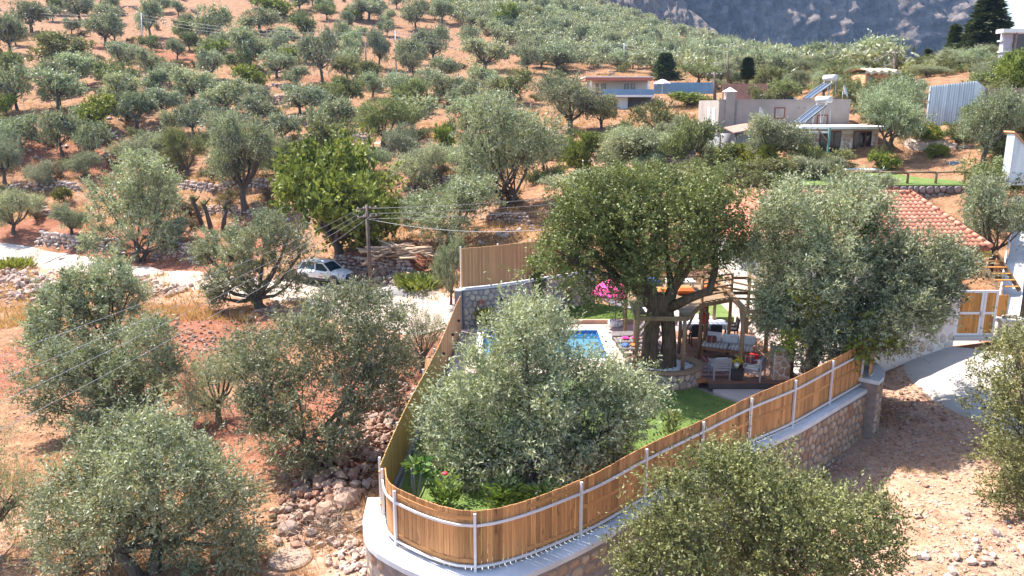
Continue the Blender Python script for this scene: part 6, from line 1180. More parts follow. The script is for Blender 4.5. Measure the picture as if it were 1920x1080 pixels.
def sight_tree(kind, bx, by, x0, x1, ytop, label, group=None, var=None, mat=None, d=None, **k):
    """a tree from the sighting of its foot and of its crown's edges"""
    if d is None: p, d = G(bx, by)
    else: p = D(bx, by, d)
    cx = (x0 + x1) / 2; xx = (cx - 960) / FPX * d; xb = p.x * .35 + xx * .65; zt = D(cx, ytop, d).z; zb = p.z if k.pop('fixz', None) else float(ground_z(xb, p.y)); 
    return plant(kind, (xb, p.y, zb - .05), (x1 - x0) / 2 / FPX * d, max(1.2, zt - zb), label, group, var, mat, **k)

# --- the large ones, their crowns built lobe by lobe from sightings of each bough
def sight_lobes(lst, d, base, seed, spread, mirror=True):
    rg_ = random.Random(seed); out = []; rs = []
    cx = sum(l[0] for l in lst) / len(lst); w = max(abs(l[0] - cx) for l in lst)
    for i, (px, py, r) in enumerate(lst):
        k = math.sqrt(max(.05, 1 - ((px - cx) / w) ** 2)); dd = rg_.uniform(-1, 1) * spread * k; c = D(px, py, d + dd) - Vector(base); out.append((np.array(c), r / FPX * d * 1.08)); rs.append(dd)
        if mirror and i % 2 == 0: c = D(px, py, d + dd + (1.4 if dd < 0 else -1.4) * spread * k * .7) - Vector(base); out.append((np.array(c), r / FPX * d * .9))
    return out, rs
def hero(name, label, cat, bx, by, lst, d, nclump, L, Wd, mat, seed, spread, stems=2, r0=.24, fork=.9, z=None, shoot=.4, group=None):
    if d is None: base, d = G(bx, by)
    else: base = P(bx, by, z) if z is not None else D(bx, by, d)
    t = thing(name, label, cat, base, 0, group); lb, _ = sight_lobes(lst, d, base, seed, spread); zc = float(np.mean([c[2] for c, _ in lb]))
    me, lb, cen = crown(seed, 1, 1, 1, zc, 0, nclump, 8, 10, L, Wd, mat, shoot, lobes=lb, under=-.9); new_obj('crown', me, t)
    rg_ = random.Random(seed); sub_ = rg_.sample(lb, min(len(lb), 12)); new_obj('trunk', trunk(seed, sub_, cen, r0, fork, 'olive_bark', stems, sub=4), t); return t
hero('olive_tree', 'big silvery olive tree standing inside the near corner of the fence', 'olive tree', 1000, 925, [(985, 605, 38), (938, 658, 38), (1030, 645, 40), (897, 718, 44), (975, 690, 58), (1080, 722, 46), (1140, 714, 36), (1190, 736, 32), (850, 775, 48), (930, 780, 62), (1020, 790, 66), (1110, 790, 58), (1175, 780, 38), (835, 840, 42), (900, 870, 52), (980, 880, 58), (1060, 878, 48), (1130, 850, 38), (1215, 745, 24), (875, 912, 28), (950, 920, 30)], 22.8, 1120, .13, .039, OLIVE, 601, 1.7, 3, .3, .8, -.26)
hero('olive_tree', 'large loose olive tree on rubble just left of the side fence', 'olive tree', 600, 878, [(640, 590, 42), (600, 612, 38), (690, 600, 42), (735, 632, 36), (560, 642, 42), (620, 680, 48), (690, 680, 46), (745, 690, 34), (480, 662, 38), (432, 682, 28), (500, 722, 42), (560, 740, 42), (640, 760, 38), (710, 740, 36), (520, 790, 34), (580, 822, 34), (655, 815, 24), (530, 850, 32), (600, 858, 28), (460, 770, 28)], None, 660, .15, .044, OLIVE, 602, 2.2, 3, .26, .9)
hero('olive_tree', 'large silvery olive tree in the bottom left corner', 'olive tree', 275, 1085, [(280, 820, 42), (205, 850, 46), (330, 852, 42), (150, 900, 46), (240, 910, 56), (330, 920, 48), (400, 902, 40), (112, 960, 42), (190, 980, 50), (280, 990, 42), (370, 980, 42), (448, 942, 34), (120, 1040, 32), (200, 1060, 34), (440, 1020, 36), (478, 1050, 30), (330, 1050, 34), (78, 980, 24)], None, 680, .13, .039, OLIVE, 603, 1.6, 2, .26, .9)
hero('olive_tree', 'grey-green olive below the pale rubble with wires crossing it', 'olive tree', 240, 815, [(280, 640, 36), (230, 652, 34), (308, 690, 28), (170, 690, 42), (112, 682, 36), (72, 722, 30), (230, 720, 46), (290, 740, 32), (180, 760, 38), (112, 770, 32), (240, 785, 28), (160, 805, 24)], None, 520, .155, .046, OLIVE, 604, 1.7, 1, .26, .9)
hero('olive_tree', 'tall olive right of the pale rubble heap on the left', 'olive tree', 190, 690, [(210, 517, 28), (150, 532, 32), (104, 562, 28), (190, 570, 38), (238, 560, 28), (130, 600, 34), (76, 612, 24), (190, 620, 30), (84, 650, 24), (150, 650, 26)], None, 360, .19, .058, OLIVE, 605, 2.0, 2, .24, .9)
hero('olive_tree', 'spreading olive tree left of the white car', 'olive tree', 490, 582, [(500, 424, 24), (540, 450, 28), (480, 460, 34), (422, 460, 32), (384, 475, 20), (562, 480, 22), (440, 508, 34), (510, 508, 30), (402, 530, 22), (540, 538, 20), (408, 558, 16), (470, 545, 20)], None, 400, .21, .065, OLIVE, 606, 2.0, 1, .34, .8)
hero('olive_tree', 'broad dark olive tree above the dirt road on the left', 'olive tree', 262, 492, [(270, 320, 28), (232, 342, 28), (300, 342, 24), (192, 372, 24), (250, 380, 36), (310, 390, 28), (338, 430, 15), (202, 430, 32), (270, 440, 32), (182, 460, 20), (320, 450, 20)], None, 360, .27, .085, OLIVE, 607, 2.4, 2, .3, 1.0, None, .55)
hero('olive_tree', 'huge olive tree left of the gate and in front of the tiled roof', 'olive tree', 1505, 700, [(1480, 392, 38), (1540, 372, 34), (1600, 382, 38), (1640, 412, 28), (1436, 432, 34), (1492, 450, 52), (1560, 450, 52), (1630, 460, 34), (1412, 482, 16), (1458, 510, 40), (1522, 520, 52), (1600, 520, 44), (1442, 572, 28), (1488, 590, 44), (1550, 590, 50), (1450, 630, 30), (1520, 645, 36), (1590, 645, 36)], 29.6, 1100, .14, .042, OLIVE, 608, 1.8, 2, .28, 1.0, -.2)
hero('olive_tree', 'olive with grapevine leaning over the driveway', 'olive tree', 1610, 690, [(1690, 482, 34), (1740, 492, 36), (1786, 502, 28), (1660, 530, 38), (1720, 548, 42), (1768, 540, 26), (1640, 580, 38), (1700, 598, 36), (1735, 580, 24), (1660, 632, 28), (1622, 618, 32), (1808, 502, 15)], 29.3, 680, .14, .042, OLIVE, 609, 1.4, 2, .22, 1.1, -.2)
hero('wild_olive', 'green bushy wild olive at the bottom right over the wall', 'tree', 1420, 1170, [(1345, 872, 28), (1302, 895, 30), (1390, 884, 34), (1448, 892, 32), (1262, 935, 34), (1340, 942, 48), (1430, 952, 50), (1500, 942, 40), (1560, 962, 36), (1622, 980, 36), (1655, 965, 20), (1215, 985, 26), (1280, 1012, 48), (1380, 1032, 50), (1480, 1032, 50), (1570, 1042, 42), (1640, 1042, 36), (1178, 1035, 22), (1195, 1070, 30), (1620, 945, 18), (1300, 1085, 40), (1420, 1100, 40), (1540, 1095, 40)], 17.2, 800, .085, .038, OLIVEG, 610, 1.2, 3, .16, .7, -2.4, .33)
hero('wild_olive', 'green wild olive reaching in from the right edge', 'tree', 1995, 985, [(1900, 660, 34), (1862, 702, 28), (1912, 732, 42), (1852, 762, 28), (1902, 800, 42), (1872, 850, 28), (1915, 880, 34), (1862, 928, 22), (1905, 930, 32), (1960, 700, 45), (1980, 780, 50), (1990, 860, 50), (1960, 920, 40), (2050, 760, 50), (2060, 850, 50), (1985, 640, 40)], 24.0, 560, .1, .045, OLIVEG, 611, 1.3, 3, .2, .9, None, .36)
# --- others
sight_tree('near', 0, 1035, -120, 72, 725, 'olive tree cut off by the left edge near the bottom', var=3)
sight_tree('near', 430, 790, 330, 470, 640, 'small dense olive between the left foreground trees', var=0)
sight_tree('mid', 25, 440, -20, 74, 352, 'round olive beside the concrete road at the left edge', var=0)
sight_tree('mid', 462, 388, 388, 527, 212, 'thick trunked old olive on the terrace above the car', var=2)
sight_tree('broad', 640, 478, 520, 748, 262, 'large bright green fig tree behind the white car', var=0)
sight_tree('mid', 848, 462, 758, 928, 328, 'wide silvery olive behind the slat fence', var=1)
sight_tree('mid', 848, 572, 812, 876, 440, 'slim pale olive at the left end of the slat fence', var=3)
sight_tree('near', 790, 700, 735, 838, 545, 'thin young olive in front of the dirt road end', var=1)
sight_tree('mid', 930, 398, 858, 1056, 180, 'tall silver olive crown in the middle distance above the fence', var=4)
sight_tree('mid', 1880, 508, 1765, 1918, 328, 'olive tree behind the right slope of the tiled roof', var=5, d=42, fixz=True)
sight_tree('mid', 1665, 275, 1610, 1732, 148, 'dense grey olive right of the stone annex', var=4, d=57, fixz=True)
sight_tree('mid', 1450, 305, 1392, 1502, 214, 'olive in front of the concrete house wall', var=1, d=57, fixz=True)
sight_tree('mid', 1855, 305, 1780, 1895, 165, 'olive between the tin enclosure and the right edge', var=0, d=52, fixz=True)
sight_tree('conifer', 1842, 135, 1790, 1892, 0, 'tall dark pine against the cliff at the upper right', d=95, fixz=True)
sight_tree('conifer', 1812, 140, 1785, 1850, 45, 'shorter dark pine left of the tall pine', d=100, fixz=True)
sight_tree('cypress', 1783, 122, 1772, 1797, 48, 'narrow dark cypress left of the pines', d=98, fixz=True)
sight_tree('conifer', 1245, 158, 1220, 1273, 100, 'small dark pine behind the white house roof', d=135, fixz=True)
sight_tree('cypress', 1400, 155, 1388, 1412, 108, 'small dark cypress above the tin yard fence', d=100, fixz=True)
sight_tree('cypress', 1737, 128, 1728, 1745, 92, 'tiny dark cypress below the cliff on the ridge', d=115, fixz=True)
sight_tree('broad', 1905, 180, 1872, 1960, 95, 'deep green broadleaf tree below the lilac house', d=66, fixz=True)
sight_tree('broad', 1090, 322, 1053, 1126, 248, 'bright green fig bush on the slope below the white house', var=1)
for a in [('bush', 1228, 252, 1180, 1278, 186, 'wide olive-green shrub below the white house'), ('mid', 1195, 322, 1122, 1270, 236, 'low silvery olive thicket left of the concrete house'), ('mid', 1165, 330, 1120, 1190, 250, 'small olive at the left of the silvery thicket'), ('bush', 1300, 300, 1262, 1345, 215, 'pale shrub leaning against the left wall of the concrete house'), ('bush', 1360, 322, 1320, 1412, 268, 'yellow-green shrub under the round buttress'), ('lime', 1420, 330, 1390, 1462, 270, 'bright green shrub under the lean-to shed'), ('bush', 1470, 352, 1420, 1532, 290, 'broad green shrub in front of the stone annex'), ('bush', 1390, 360, 1330, 1450, 300, 'dense green shrub behind the oak crown'), ('mid', 1545, 352, 1500, 1592, 292, 'grey shrubby olive below the annex doors'), ('lime', 1650, 322, 1622, 1682, 282, 'yellow-green shrub beside the annex steps'), ('mid', 1630, 372, 1580, 1680, 322, 'small silvery olive in front of the upper lawn'), ('bush', 1865, 372, 1795, 1930, 298, 'rounded shrub mass at the right end of the upper lawn'), ('lime', 1740, 265, 1700, 1772, 228, 'light green creeper bush under the tin enclosure'), ('bush', 1480, 186, 1440, 1505, 146, 'dark rounded shrub behind the far parked car'), ('bush', 1720, 160, 1670, 1790, 118, 'low scrub on the right ridge'), ('bush', 1845, 160, 1790, 1885, 112, 'olive-green scrub below the pines'), ('lime', 1290, 200, 1255, 1345, 172, 'bright green hedge below the blue screen fence'), ('bush', 1150, 372, 1060, 1240, 312, 'green shrub mass behind the oak on the left'), ('mid', 1100, 380, 1020, 1150, 318, 'pale olive partly hidden behind the oak'), ('bush', 1250, 370, 1180, 1330, 318, 'shrub mass behind the middle of the oak'), ('lime', 500, 180, 1, 2, 1, '')][:-1]:
    kind, bx, by, x0_, x1_, yt, lb = a
    dz = {'1360': 60, '1420': 57, '1470': 54, '1390': 52, '1545': 54, '1650': 55.5, '1630': 49.5, '1865': 46, '1740': 58, '1480': 70, '1720': 90, '1845': 85, '1290': 108, '1150': 50, '1100': 48, '1250': 52, '1300': 62}.get(str(bx)); sight_tree(kind, bx, by, x0_, x1_, yt, lb, d=dz, fixz=dz is not None)

# --- hillside olives and bushes: foot, crown edges, crown top
HILL = [(15, 100, -10, 52, 25), (110, 128, 58, 168, 62), (205, 88, 162, 228, 20), (282, 72, 252, 312, 0), (285, 154, 260, 310, 90), (222, 184, 182, 264, 114), (30, 207, -5, 72, 120), (112, 203, 58, 162, 128), (118, 292, 86, 157, 208), (40, 282, -5, 84, 214), (248, 240, 228, 302, 172), (365, 200, 318, 412, 128), (335, 112, 312, 352, 72), (420, 219, 383, 482, 148), (358, 258, 333, 402, 188), (418, 88, 363, 437, 14), (465, 133, 428, 512, 50), (610, 158, 563, 642, 54), (555, 166, 528, 582, 124), (578, 224, 543, 632, 158), (350, 338, 303, 392, 238), (272, 330, 228, 332, 250), (160, 330, 124, 192, 284), (605, 288, 588, 622, 248), (10, 345, -30, 47, 248), (568, 72, 538, 592, 24), (490, 62, 448, 532, 18), (785, 56, 752, 812, 0), (828, 44, 808, 852, -4), (710, 128, 688, 737, 54), (662, 122, 640, 684, 58), (772, 134, 743, 798, 74), (812, 122, 778, 852, 48), (910, 134, 863, 957, 72), (990, 140, 968, 1012, 84), (1040, 134, 1008, 1092, 82), (700, 183, 673, 722, 134), (722, 274, 658, 777, 184), (770, 214, 733, 802, 148), (840, 196, 798, 882, 138), (872, 218, 838, 912, 150), (838, 152, 803, 862, 106), (962, 194, 928, 1002, 130), (1065, 248, 998, 1142, 138), (795, 350, 735, 842, 268), (755, 300, 722, 790, 232), (878, 252, 853, 902, 218), (650, 235, 622, 672, 190), (520, 330, 485, 555, 258), (300, 420, 268, 335, 350), (130, 440, 108, 168, 380), (1020, 320, 985, 1062, 250), (640, 90, 622, 662, 40), (395, 150, 372, 425, 92), (60, 60, 25, 95, 5), (150, 40, 118, 185, -8), (690, 40, 660, 722, -8), (880, 95, 852, 905, 48), (960, 250, 925, 990, 196), (900, 300, 872, 935, 246), (230, 130, 205, 262, 82), (160, 245, 132, 182, 196), (320, 250, 300, 345, 205), (520, 110, 495, 545, 62), (740, 230, 722, 768, 192), (20, 160, -12, 48, 98), (1130, 240, 1090, 1165, 178), (690, 330, 660, 735, 268), (580, 340, 552, 622, 286), (75, 350, 52, 108, 300), (420, 300, 398, 440, 256)]
HLIME = [(185, 243, 148, 222, 178), (470, 166, 438, 502, 120), (515, 30, 475, 550, -8), (540, 128, 515, 562, 92), (946, 62, 920, 972, 8), (665, 38, 648, 690, 8), (15, 215, -8, 34, 175), (400, 112, 372, 432, 74), (118, 378, 100, 134, 350), (830, 290, 812, 852, 232), (700, 345, 680, 722, 318), (165, 258, 138, 190, 222), (700, 380, 672, 735, 345), (985, 65, 968, 1000, 38)]
LANDM = [((612, 505), 'the white car'), ((267, 60), 'the pale steel pole'), ((743, 100), 'the grey steel pole'), ((1160, 170), 'the white house'), ((925, 195), 'the brown hut'), ((640, 380), 'the large fig tree'), ((462, 330), 'the thick trunked old olive'), ((262, 400), 'the broad dark olive over the road'), ((25, 400), 'the round olive at the left edge'), ((945, 290), 'the tall silver middle olive'), ((185, 210), 'the yellow-green bush at far left'), ((470, 143), 'the lime bush on the slope')]
_used = {}
ORDN = ['nearest', 'second nearest', 'third nearest', 'fourth nearest', 'fifth nearest', 'sixth nearest', 'seventh nearest', 'eighth nearest', 'ninth nearest', 'tenth nearest', 'eleventh nearest', 'twelfth nearest']
def auto_labels(items, noun):
    q = []
    for it in items:
        cx, cy = (it[2] + it[3]) / 2, (it[1] + it[4]) / 2; (lx, ly), nm = min(LANDM, key=lambda l: math.hypot(l[0][0] - cx, (l[0][1] - cy) * 1.3)); dx, dy = cx - lx, cy - ly
        side = ('uphill of' if dy < 0 else 'downhill of') if abs(dy) > abs(dx) * .8 else ('left of' if dx < 0 else 'right of'); w = it[3] - it[2]; q.append((nm, side, math.hypot(dx, dy), 'small' if w < 55 else ('wide' if w > 90 else 'medium')))
    out = []
    for i, (nm, sd, ds, sz) in enumerate(q):
        r_ = sorted([k for k in range(len(q)) if q[k][0] == nm and q[k][1] == sd], key=lambda k: q[k][2]).index(i); out.append('%s %s, %s %s %s' % (sz, noun, ORDN[r_], sd, nm))
    return out
HOBJ = []
for it, lb in zip(HILL, auto_labels(HILL, 'hillside olive')):
    kd = 'mid' if G(it[0], it[1])[1] < 105 else 'far'; HOBJ.append((it, sight_tree(kd, it[0], it[1], it[2], it[3], it[4], lb, 'olive trees on the terraced hillside', mat=trng.choice([None, None, None, SILVER, SHRUB]))))
for it, lb in zip(HLIME, auto_labels(HLIME, 'bright green bush')): sight_tree('lime', it[0], it[1], it[2], it[3], it[4], lb, 'bright green bushes on the hillside')
# the dense grove on the ridge and the sparse top of the slope
rgw = random.Random(9); cnt = 0; spots = []
for _ in range(4000):
    px, py = rgw.uniform(860, 1660), rgw.uniform(2, 180)
    if py < 40 and px < 960: continue
    edge = np.interp(px, [860, 1000, 1150, 1300, 1420, 1480, 1600, 1660], [-5, -5, 28, 78, 104, 114, 126, 130])
    if py < edge: continue
    if py > np.interp(px, [860, 1000, 1090, 1100, 1225, 1345, 1440, 1560, 1660], [55, 128, 140, 138, 138, 150, 150, 150, 145]): continue
    p, d = Gq(px, py)
    if d > 500 or any((p.x - q[0]) ** 2 + (p.y - q[1]) ** 2 < (4.6 if d > 150 else 4.0) ** 2 for q in spots): continue
    spots.append((p.x, p.y, p.z)); 
    hw_ = rgw.uniform(2.2, 3.6); plant('far', p - Vector((0, 0, .1)), hw_, rgw.uniform(3.8, 5.6), 'olive tree in the dense grove covering the right ridge', 'olive grove on the right ridge')
    if len(spots) >= 90: break
# the rest of the grove, too far off to count: one mass
gv, gf, gr_ = [], [], []; rg = np.random.default_rng(5); o = 0; nm = 0; pts_m = []
for _ in range(9000):
    px, py = rgw.uniform(820, 1660), rgw.uniform(-60, 175)
    edge = np.interp(px, [820, 1000, 1150, 1300, 1420, 1480, 1600, 1660], [-60, -30, 20, 74, 102, 112, 124, 128])
    if py < edge or py > np.interp(px, [820, 1000, 1090, 1100, 1225, 1345, 1440, 1560, 1660], [20, 118, 140, 138, 138, 150, 150, 150, 145]): continue
    p, d = Gq(px, py)
    if d > 505 or d < 85 or any((p.x - q[0]) ** 2 + (p.y - q[1]) ** 2 < 3.4 ** 2 for q in spots + pts_m): continue
    pts_m.append((p.x, p.y, p.z)); n = 320; hw_ = rg.uniform(2.0, 3.2); nl_ = 6; lc = rg.normal(size=(nl_, 3)) * np.array((.42, .42, .25)); k = rg.integers(0, nl_, n); q = (lc[k] + unit(rg.normal(size=(n, 3))) * .48 * rg.uniform(.7, 1.1, (n, 1))) * np.array((hw_, hw_, 2.1)) + np.array((p.x, p.y, p.z + 2.5))
    v, f = leaf_quads(q, unit(rg.normal(size=(n, 3)) + np.array((0, 0, .4))), .85, .36, rg); gv.append(v); gf.append(f + o); o += len(v); gr_.append(np.clip(rg.beta(2, 2, n) + rg.uniform(-.2, .2), 0, 1))
    if len(pts_m) >= 420: break
tag(new_obj('far_olive_grove', mesh_np('far_olive_grove', np.concatenate(gv), np.concatenate(gf), 4, OLIVE, False, np.concatenate(gr_))), 'far-off mass of olive crowns on the right ridge', None, None, 'stuff')
# more olives and low scrub between the sighted ones on the slope
have = [(o_.location.x, o_.location.y) for o_ in bpy.data.objects if o_.type == 'EMPTY' and o_.get('category') in ('olive tree', 'bush', 'tree')]
rgf = random.Random(33); FILL = []
for _ in range(5000):
    px, py = rgf.uniform(-30, 1010), rgf.uniform(-12, 345); p, d = Gq(px, py)
    if d > 330 or px > 880 + py * .3 and py > 215: continue
    if any(abs(px - q[0]) < 26 and abs(py - q[1]) < 16 for q in [(265, 80), (743, 120), (600, 278), (915, 205), (660, 272)]): continue
    if any((p.x - q[0]) ** 2 + (p.y - q[1]) ** 2 < 5.2 ** 2 for q in have): continue
    have.append((p.x, p.y)); w = rgf.uniform(4.2, 7.0) / d * FPX; h = rgf.uniform(4.0, 5.6) / d * FPX; FILL.append((px, py, px - w / 2, px + w / 2, py - h))
    if len(FILL) >= 92: break
LANDM2 = LANDM + [((20, 60), 'the top left corner'), ((20, 160), 'the upper left edge'), ((20, 300), 'the left edge above the road'), ((420, 30), 'the top edge left of centre'), ((600, 20), 'the top edge middle'), ((820, 20), 'the top edge right of centre'), ((600, 220), 'the footpath'), ((350, 260), 'the twin trunk hillside olive'), ((800, 330), 'the wide silvery olive')]
LANDM[:] = LANDM2; ORDN += ['thirteenth nearest', 'fourteenth nearest', 'fifteenth nearest', 'sixteenth nearest', 'seventeenth nearest', 'eighteenth nearest', 'nineteenth nearest', 'twentieth nearest', 'twenty-first nearest', 'twenty-second nearest', 'twenty-third nearest', 'twenty-fourth nearest']
for it in FILL: HOBJ.append((it, sight_tree('mid' if G(it[0], it[1])[1] < 90 else 'far', *it, 'hillside olive', 'olive trees on the terraced hillside', mat=trng.choice([None, None, SILVER, SHRUB]))))
for (it, o_), lb in zip(HOBJ, auto_labels([h[0] for h in HOBJ], 'hillside olive')): o_['label'] = lb
SCR = []
for _ in range(5000):
    px, py = rgf.uniform(-30, 1100), rgf.uniform(-5, 430); p, d = Gq(px, py)
    if d > 260 or d < 62 or (540 < px < 720 and py > 480): continue
    if any((p.x - q[0]) ** 2 + (p.y - q[1]) ** 2 < 2.3 ** 2 for q in have): continue
    have.append((p.x, p.y)); w = rgf.uniform(1.4, 3.0) / d * FPX; h = rgf.uniform(1.0, 2.0) / d * FPX; SCR.append((px, py, px - w / 2, px + w / 2, py - h))
    if len(SCR) >= 170: break
for it, lb in zip(SCR, auto_labels(SCR, 'low scrub')): sight_tree('bush', *it, lb, 'low scrub on the hillside', mat=rgf.choice([None, DRYSC, DRYSC]))
# scrub between house and ridge
for i, (px, py, w, h, d, lb) in enumerate(((1560, 150, 60, 42, 100, 'pale olive scrub above the upper solar heater'), (1590, 170, 70, 46, 88, 'olive scrub right of the upper solar heater'), (1520, 140, 60, 36, 120, 'grey scrub on the ridge left of the upper solar heater'), (1440, 160, 60, 38, 105, 'grey olive scrub above the rusty tin fence'), (1700, 200, 60, 60, 72, 'olive scrub left of the tin enclosure'), (1350, 150, 60, 35, 130, 'silvery scrub right of the blue screen fence'), (1310, 152, 70, 36, 128, 'silvery olive just above the blue screen fence'), (1760, 140, 60, 36, 100, 'pale scrub below the narrow cypress'), (1870, 150, 50, 40, 76, 'grey shrub at the foot of the lilac house'), (1590, 200, 50, 55, 70, 'green scrub behind the right dish'), (1545, 180, 60, 44, 80, 'dense scrub behind the concrete roof'), (1500, 172, 60, 40, 92, 'scrub row above the far parked car'), (1620, 150, 60, 40, 95, 'olive scrub left of the straw roofed hut'), (1640, 185, 40, 30, 74, 'low olive in front of the straw roofed hut'), (1470, 135, 60, 32, 140, 'ridge scrub under the cliff foot'), (1425, 200, 50, 40, 70, 'shrub just behind the concrete parapet'))):
    sight_tree('mid' if i % 3 else 'bush', px, py, px - w / 2, px + w / 2, py - h, lb, 'scrub on the right slope', d=d, fixz=True)

for i, (kind, px, py, w, h, d, lb) in enumerate((('bush', 1290, 335, 70, 40, 56, 'green scrub below the left end of the concrete house'), ('bush', 1340, 345, 80, 40, 53, 'dense green scrub above the oak crown'), ('lime', 1375, 300, 60, 34, 59, 'bright scrub at the foot of the round buttress'), ('bush', 1440, 335, 90, 44, 53, 'leafy scrub mass under the lean-to'), ('mid', 1510, 335, 70, 44, 53, 'grey scrub below the porch of the annex'), ('bush', 1580, 345, 60, 34, 51.5, 'low scrub at the left end of the upper lawn'), ('bush', 1690, 285, 50, 26, 60, 'dark scrub beside the annex right wall'), ('lime', 1755, 300, 40, 26, 56, 'green creeper over the pale outcrop'), ('bush', 1785, 275, 50, 30, 60, 'scrub among the pale rocks'), ('bush', 1900, 345, 80, 50, 48, 'thick scrub at the right end of the log rail'), ('mid', 1880, 260, 70, 60, 55, 'pale olive above the clay roof hut'), ('bush', 1835, 235, 60, 44, 58, 'dark scrub beside the right end of the tin enclosure'), ('bush', 1650, 300, 40, 30, 57.5, 'scrub between annex and rocks'), ('mid', 1260, 280, 70, 50, 72, 'olive left of the concrete house corner'), ('bush', 1235, 335, 60, 36, 58, 'low scrub left of the dense scrub above the oak'), ('mid', 1160, 300, 60, 40, 76, 'small olive uphill of the fig bush'), ('bush', 1030, 345, 60, 34, 66, 'low scrub beside the tall silver olive'), ('bush', 1120, 345, 50, 26, 62, 'low scrub below the fig bush'))):
    sight_tree(kind, px, py, px - w / 2, px + w / 2, py - h, lb, 'scrub round the upper house', d=d, fixz=True)
rgs = random.Random(91); have2 = [(o_.location.x, o_.location.y) for o_ in bpy.data.objects if o_.type == 'EMPTY' and o_.get('category')]; UPS = []
BLD = [(1330, 1650, 180, 306), (1600, 1720, 120, 170), (1715, 1850, 145, 235), (1875, 1920, 40, 140), (1090, 1345, 140, 262), (1575, 1815, 300, 350)]
for _ in range(3000):
    px, py = rgs.uniform(1150, 1925), rgs.uniform(125, 345)
    if any(a < px < b_ and c < py < d_ for a, b_, c, d_ in BLD): continue
    p, d = Gq(px, py)
    if d > 180 or d < 44 or any((p.x - q[0]) ** 2 + (p.y - q[1]) ** 2 < 1.9 ** 2 for q in have2): continue
    have2.append((p.x, p.y)); w = rgs.uniform(2.0, 4.6) / d * FPX; h = rgs.uniform(1.1, 2.8) / d * FPX; UPS.append((px, py, px - w / 2, px + w / 2, py - h))
    if len(UPS) >= 85: break
LANDM[:] = [((1160, 170), 'the white house'), ((1290, 165), 'the blue screen fence'), ((1345, 230), 'the left corner of the concrete house'), ((1420, 170), 'the rusty tin fence'), ((1545, 160), 'the upper solar heater'), ((1650, 150), 'the straw roofed hut'), ((1665, 210), 'the dense grey olive by the annex'), ((1785, 190), 'the tin enclosure'), ((1840, 80), 'the tall pine'), ((1740, 290), 'the pale rock outcrop'), ((1855, 240), 'the olive right of the tin enclosure'), ((1900, 320), 'the log rail right end'), ((1090, 285), 'the fig bush'), ((1195, 280), 'the silvery thicket')]
for it, lb in zip(UPS, auto_labels(UPS, 'wild scrub')): sight_tree(rgs.choice(['bush', 'bush', 'mid']), *it, lb, 'wild scrub on the upper slope')
# --- the oak with the platform
ob = Vector((5.56, 28.9, .3)); oak = thing('holm_oak', 'great green oak growing through the timber platform', 'tree', ob)
lob, _r = sight_lobes([(1100, 385, 48), (1060, 425, 38), (1170, 375, 48), (1240, 372, 48), (1310, 378, 42), (1358, 398, 34), (1048, 478, 36), (1110, 455, 52), (1190, 445, 58), (1270, 445, 56), (1340, 450, 44), (1385, 445, 22), (1078, 512, 32), (1140, 520, 40), (1205, 498, 42), (1285, 486, 32), (1340, 482, 22), (1108, 562, 20), (1172, 562, 20), (1200, 400, 50), (1130, 420, 50), (1290, 410, 46)], 29.6, ob, 3, 1.7)
me, lb, cen = crown(72, 1, 1, 1, 4.6, 0, 900, 9, 9, .105, .062, OAKL, .4, lobes=lob, under=-.9); new_obj('crown', me, oak)
mb = MB()
for sgn, rr_ in ((-1, .30), (1, .275)):
    mb.tube([(sgn * .34, 0, -.3), (sgn * .33, 0, .2), (sgn * .36, 0, .9), (sgn * .30, .05, 1.6), (sgn * .2, .05, 2.3), (sgn * .45, .1, 3.1)], [rr_ * 1.45, rr_ * 1.2, rr_ * .98, rr_ * .95, rr_ * 1.0, rr_ * .7], 14)
mb.tube([(0, 0, -.3), (0, -.02, .1), (0, 0, .55)], [.55, .4, .18], 12); mb.tube([(0, 0, 1.75), (0, .05, 2.35), (0, .05, 2.8)], [.12, .34, .3], 12)
for i, (c, k) in enumerate(lob[:11]):
    s = Vector((.42 * (1 if c[0] > 0 else -1), .1, 2.6 + .07 * i)); c = Vector(c); md = s.lerp(c, .5) + Vector((0, 0, -.25)); mb.tube([s - Vector((0, 0, .3)), md, c], [.15, .09, .04], 9, cap=False)
    for j in np.argsort(np.linalg.norm(cen - np.array(c), axis=1))[5:50:9]: e = Vector(cen[j]); mb.tube([md.lerp(c, .6), e], [.05, .015], 5, cap=False)
mb.tube([(.3, -.1, 2.3), (.9, -.5, 2.75), (1.7, -.3, 3.0), (2.0, .2, 3.8), (1.9, .6, 4.6)], [.2, .17, .15, .13, .08], 10); mb.build('trunk', 'oak_bark', oak)

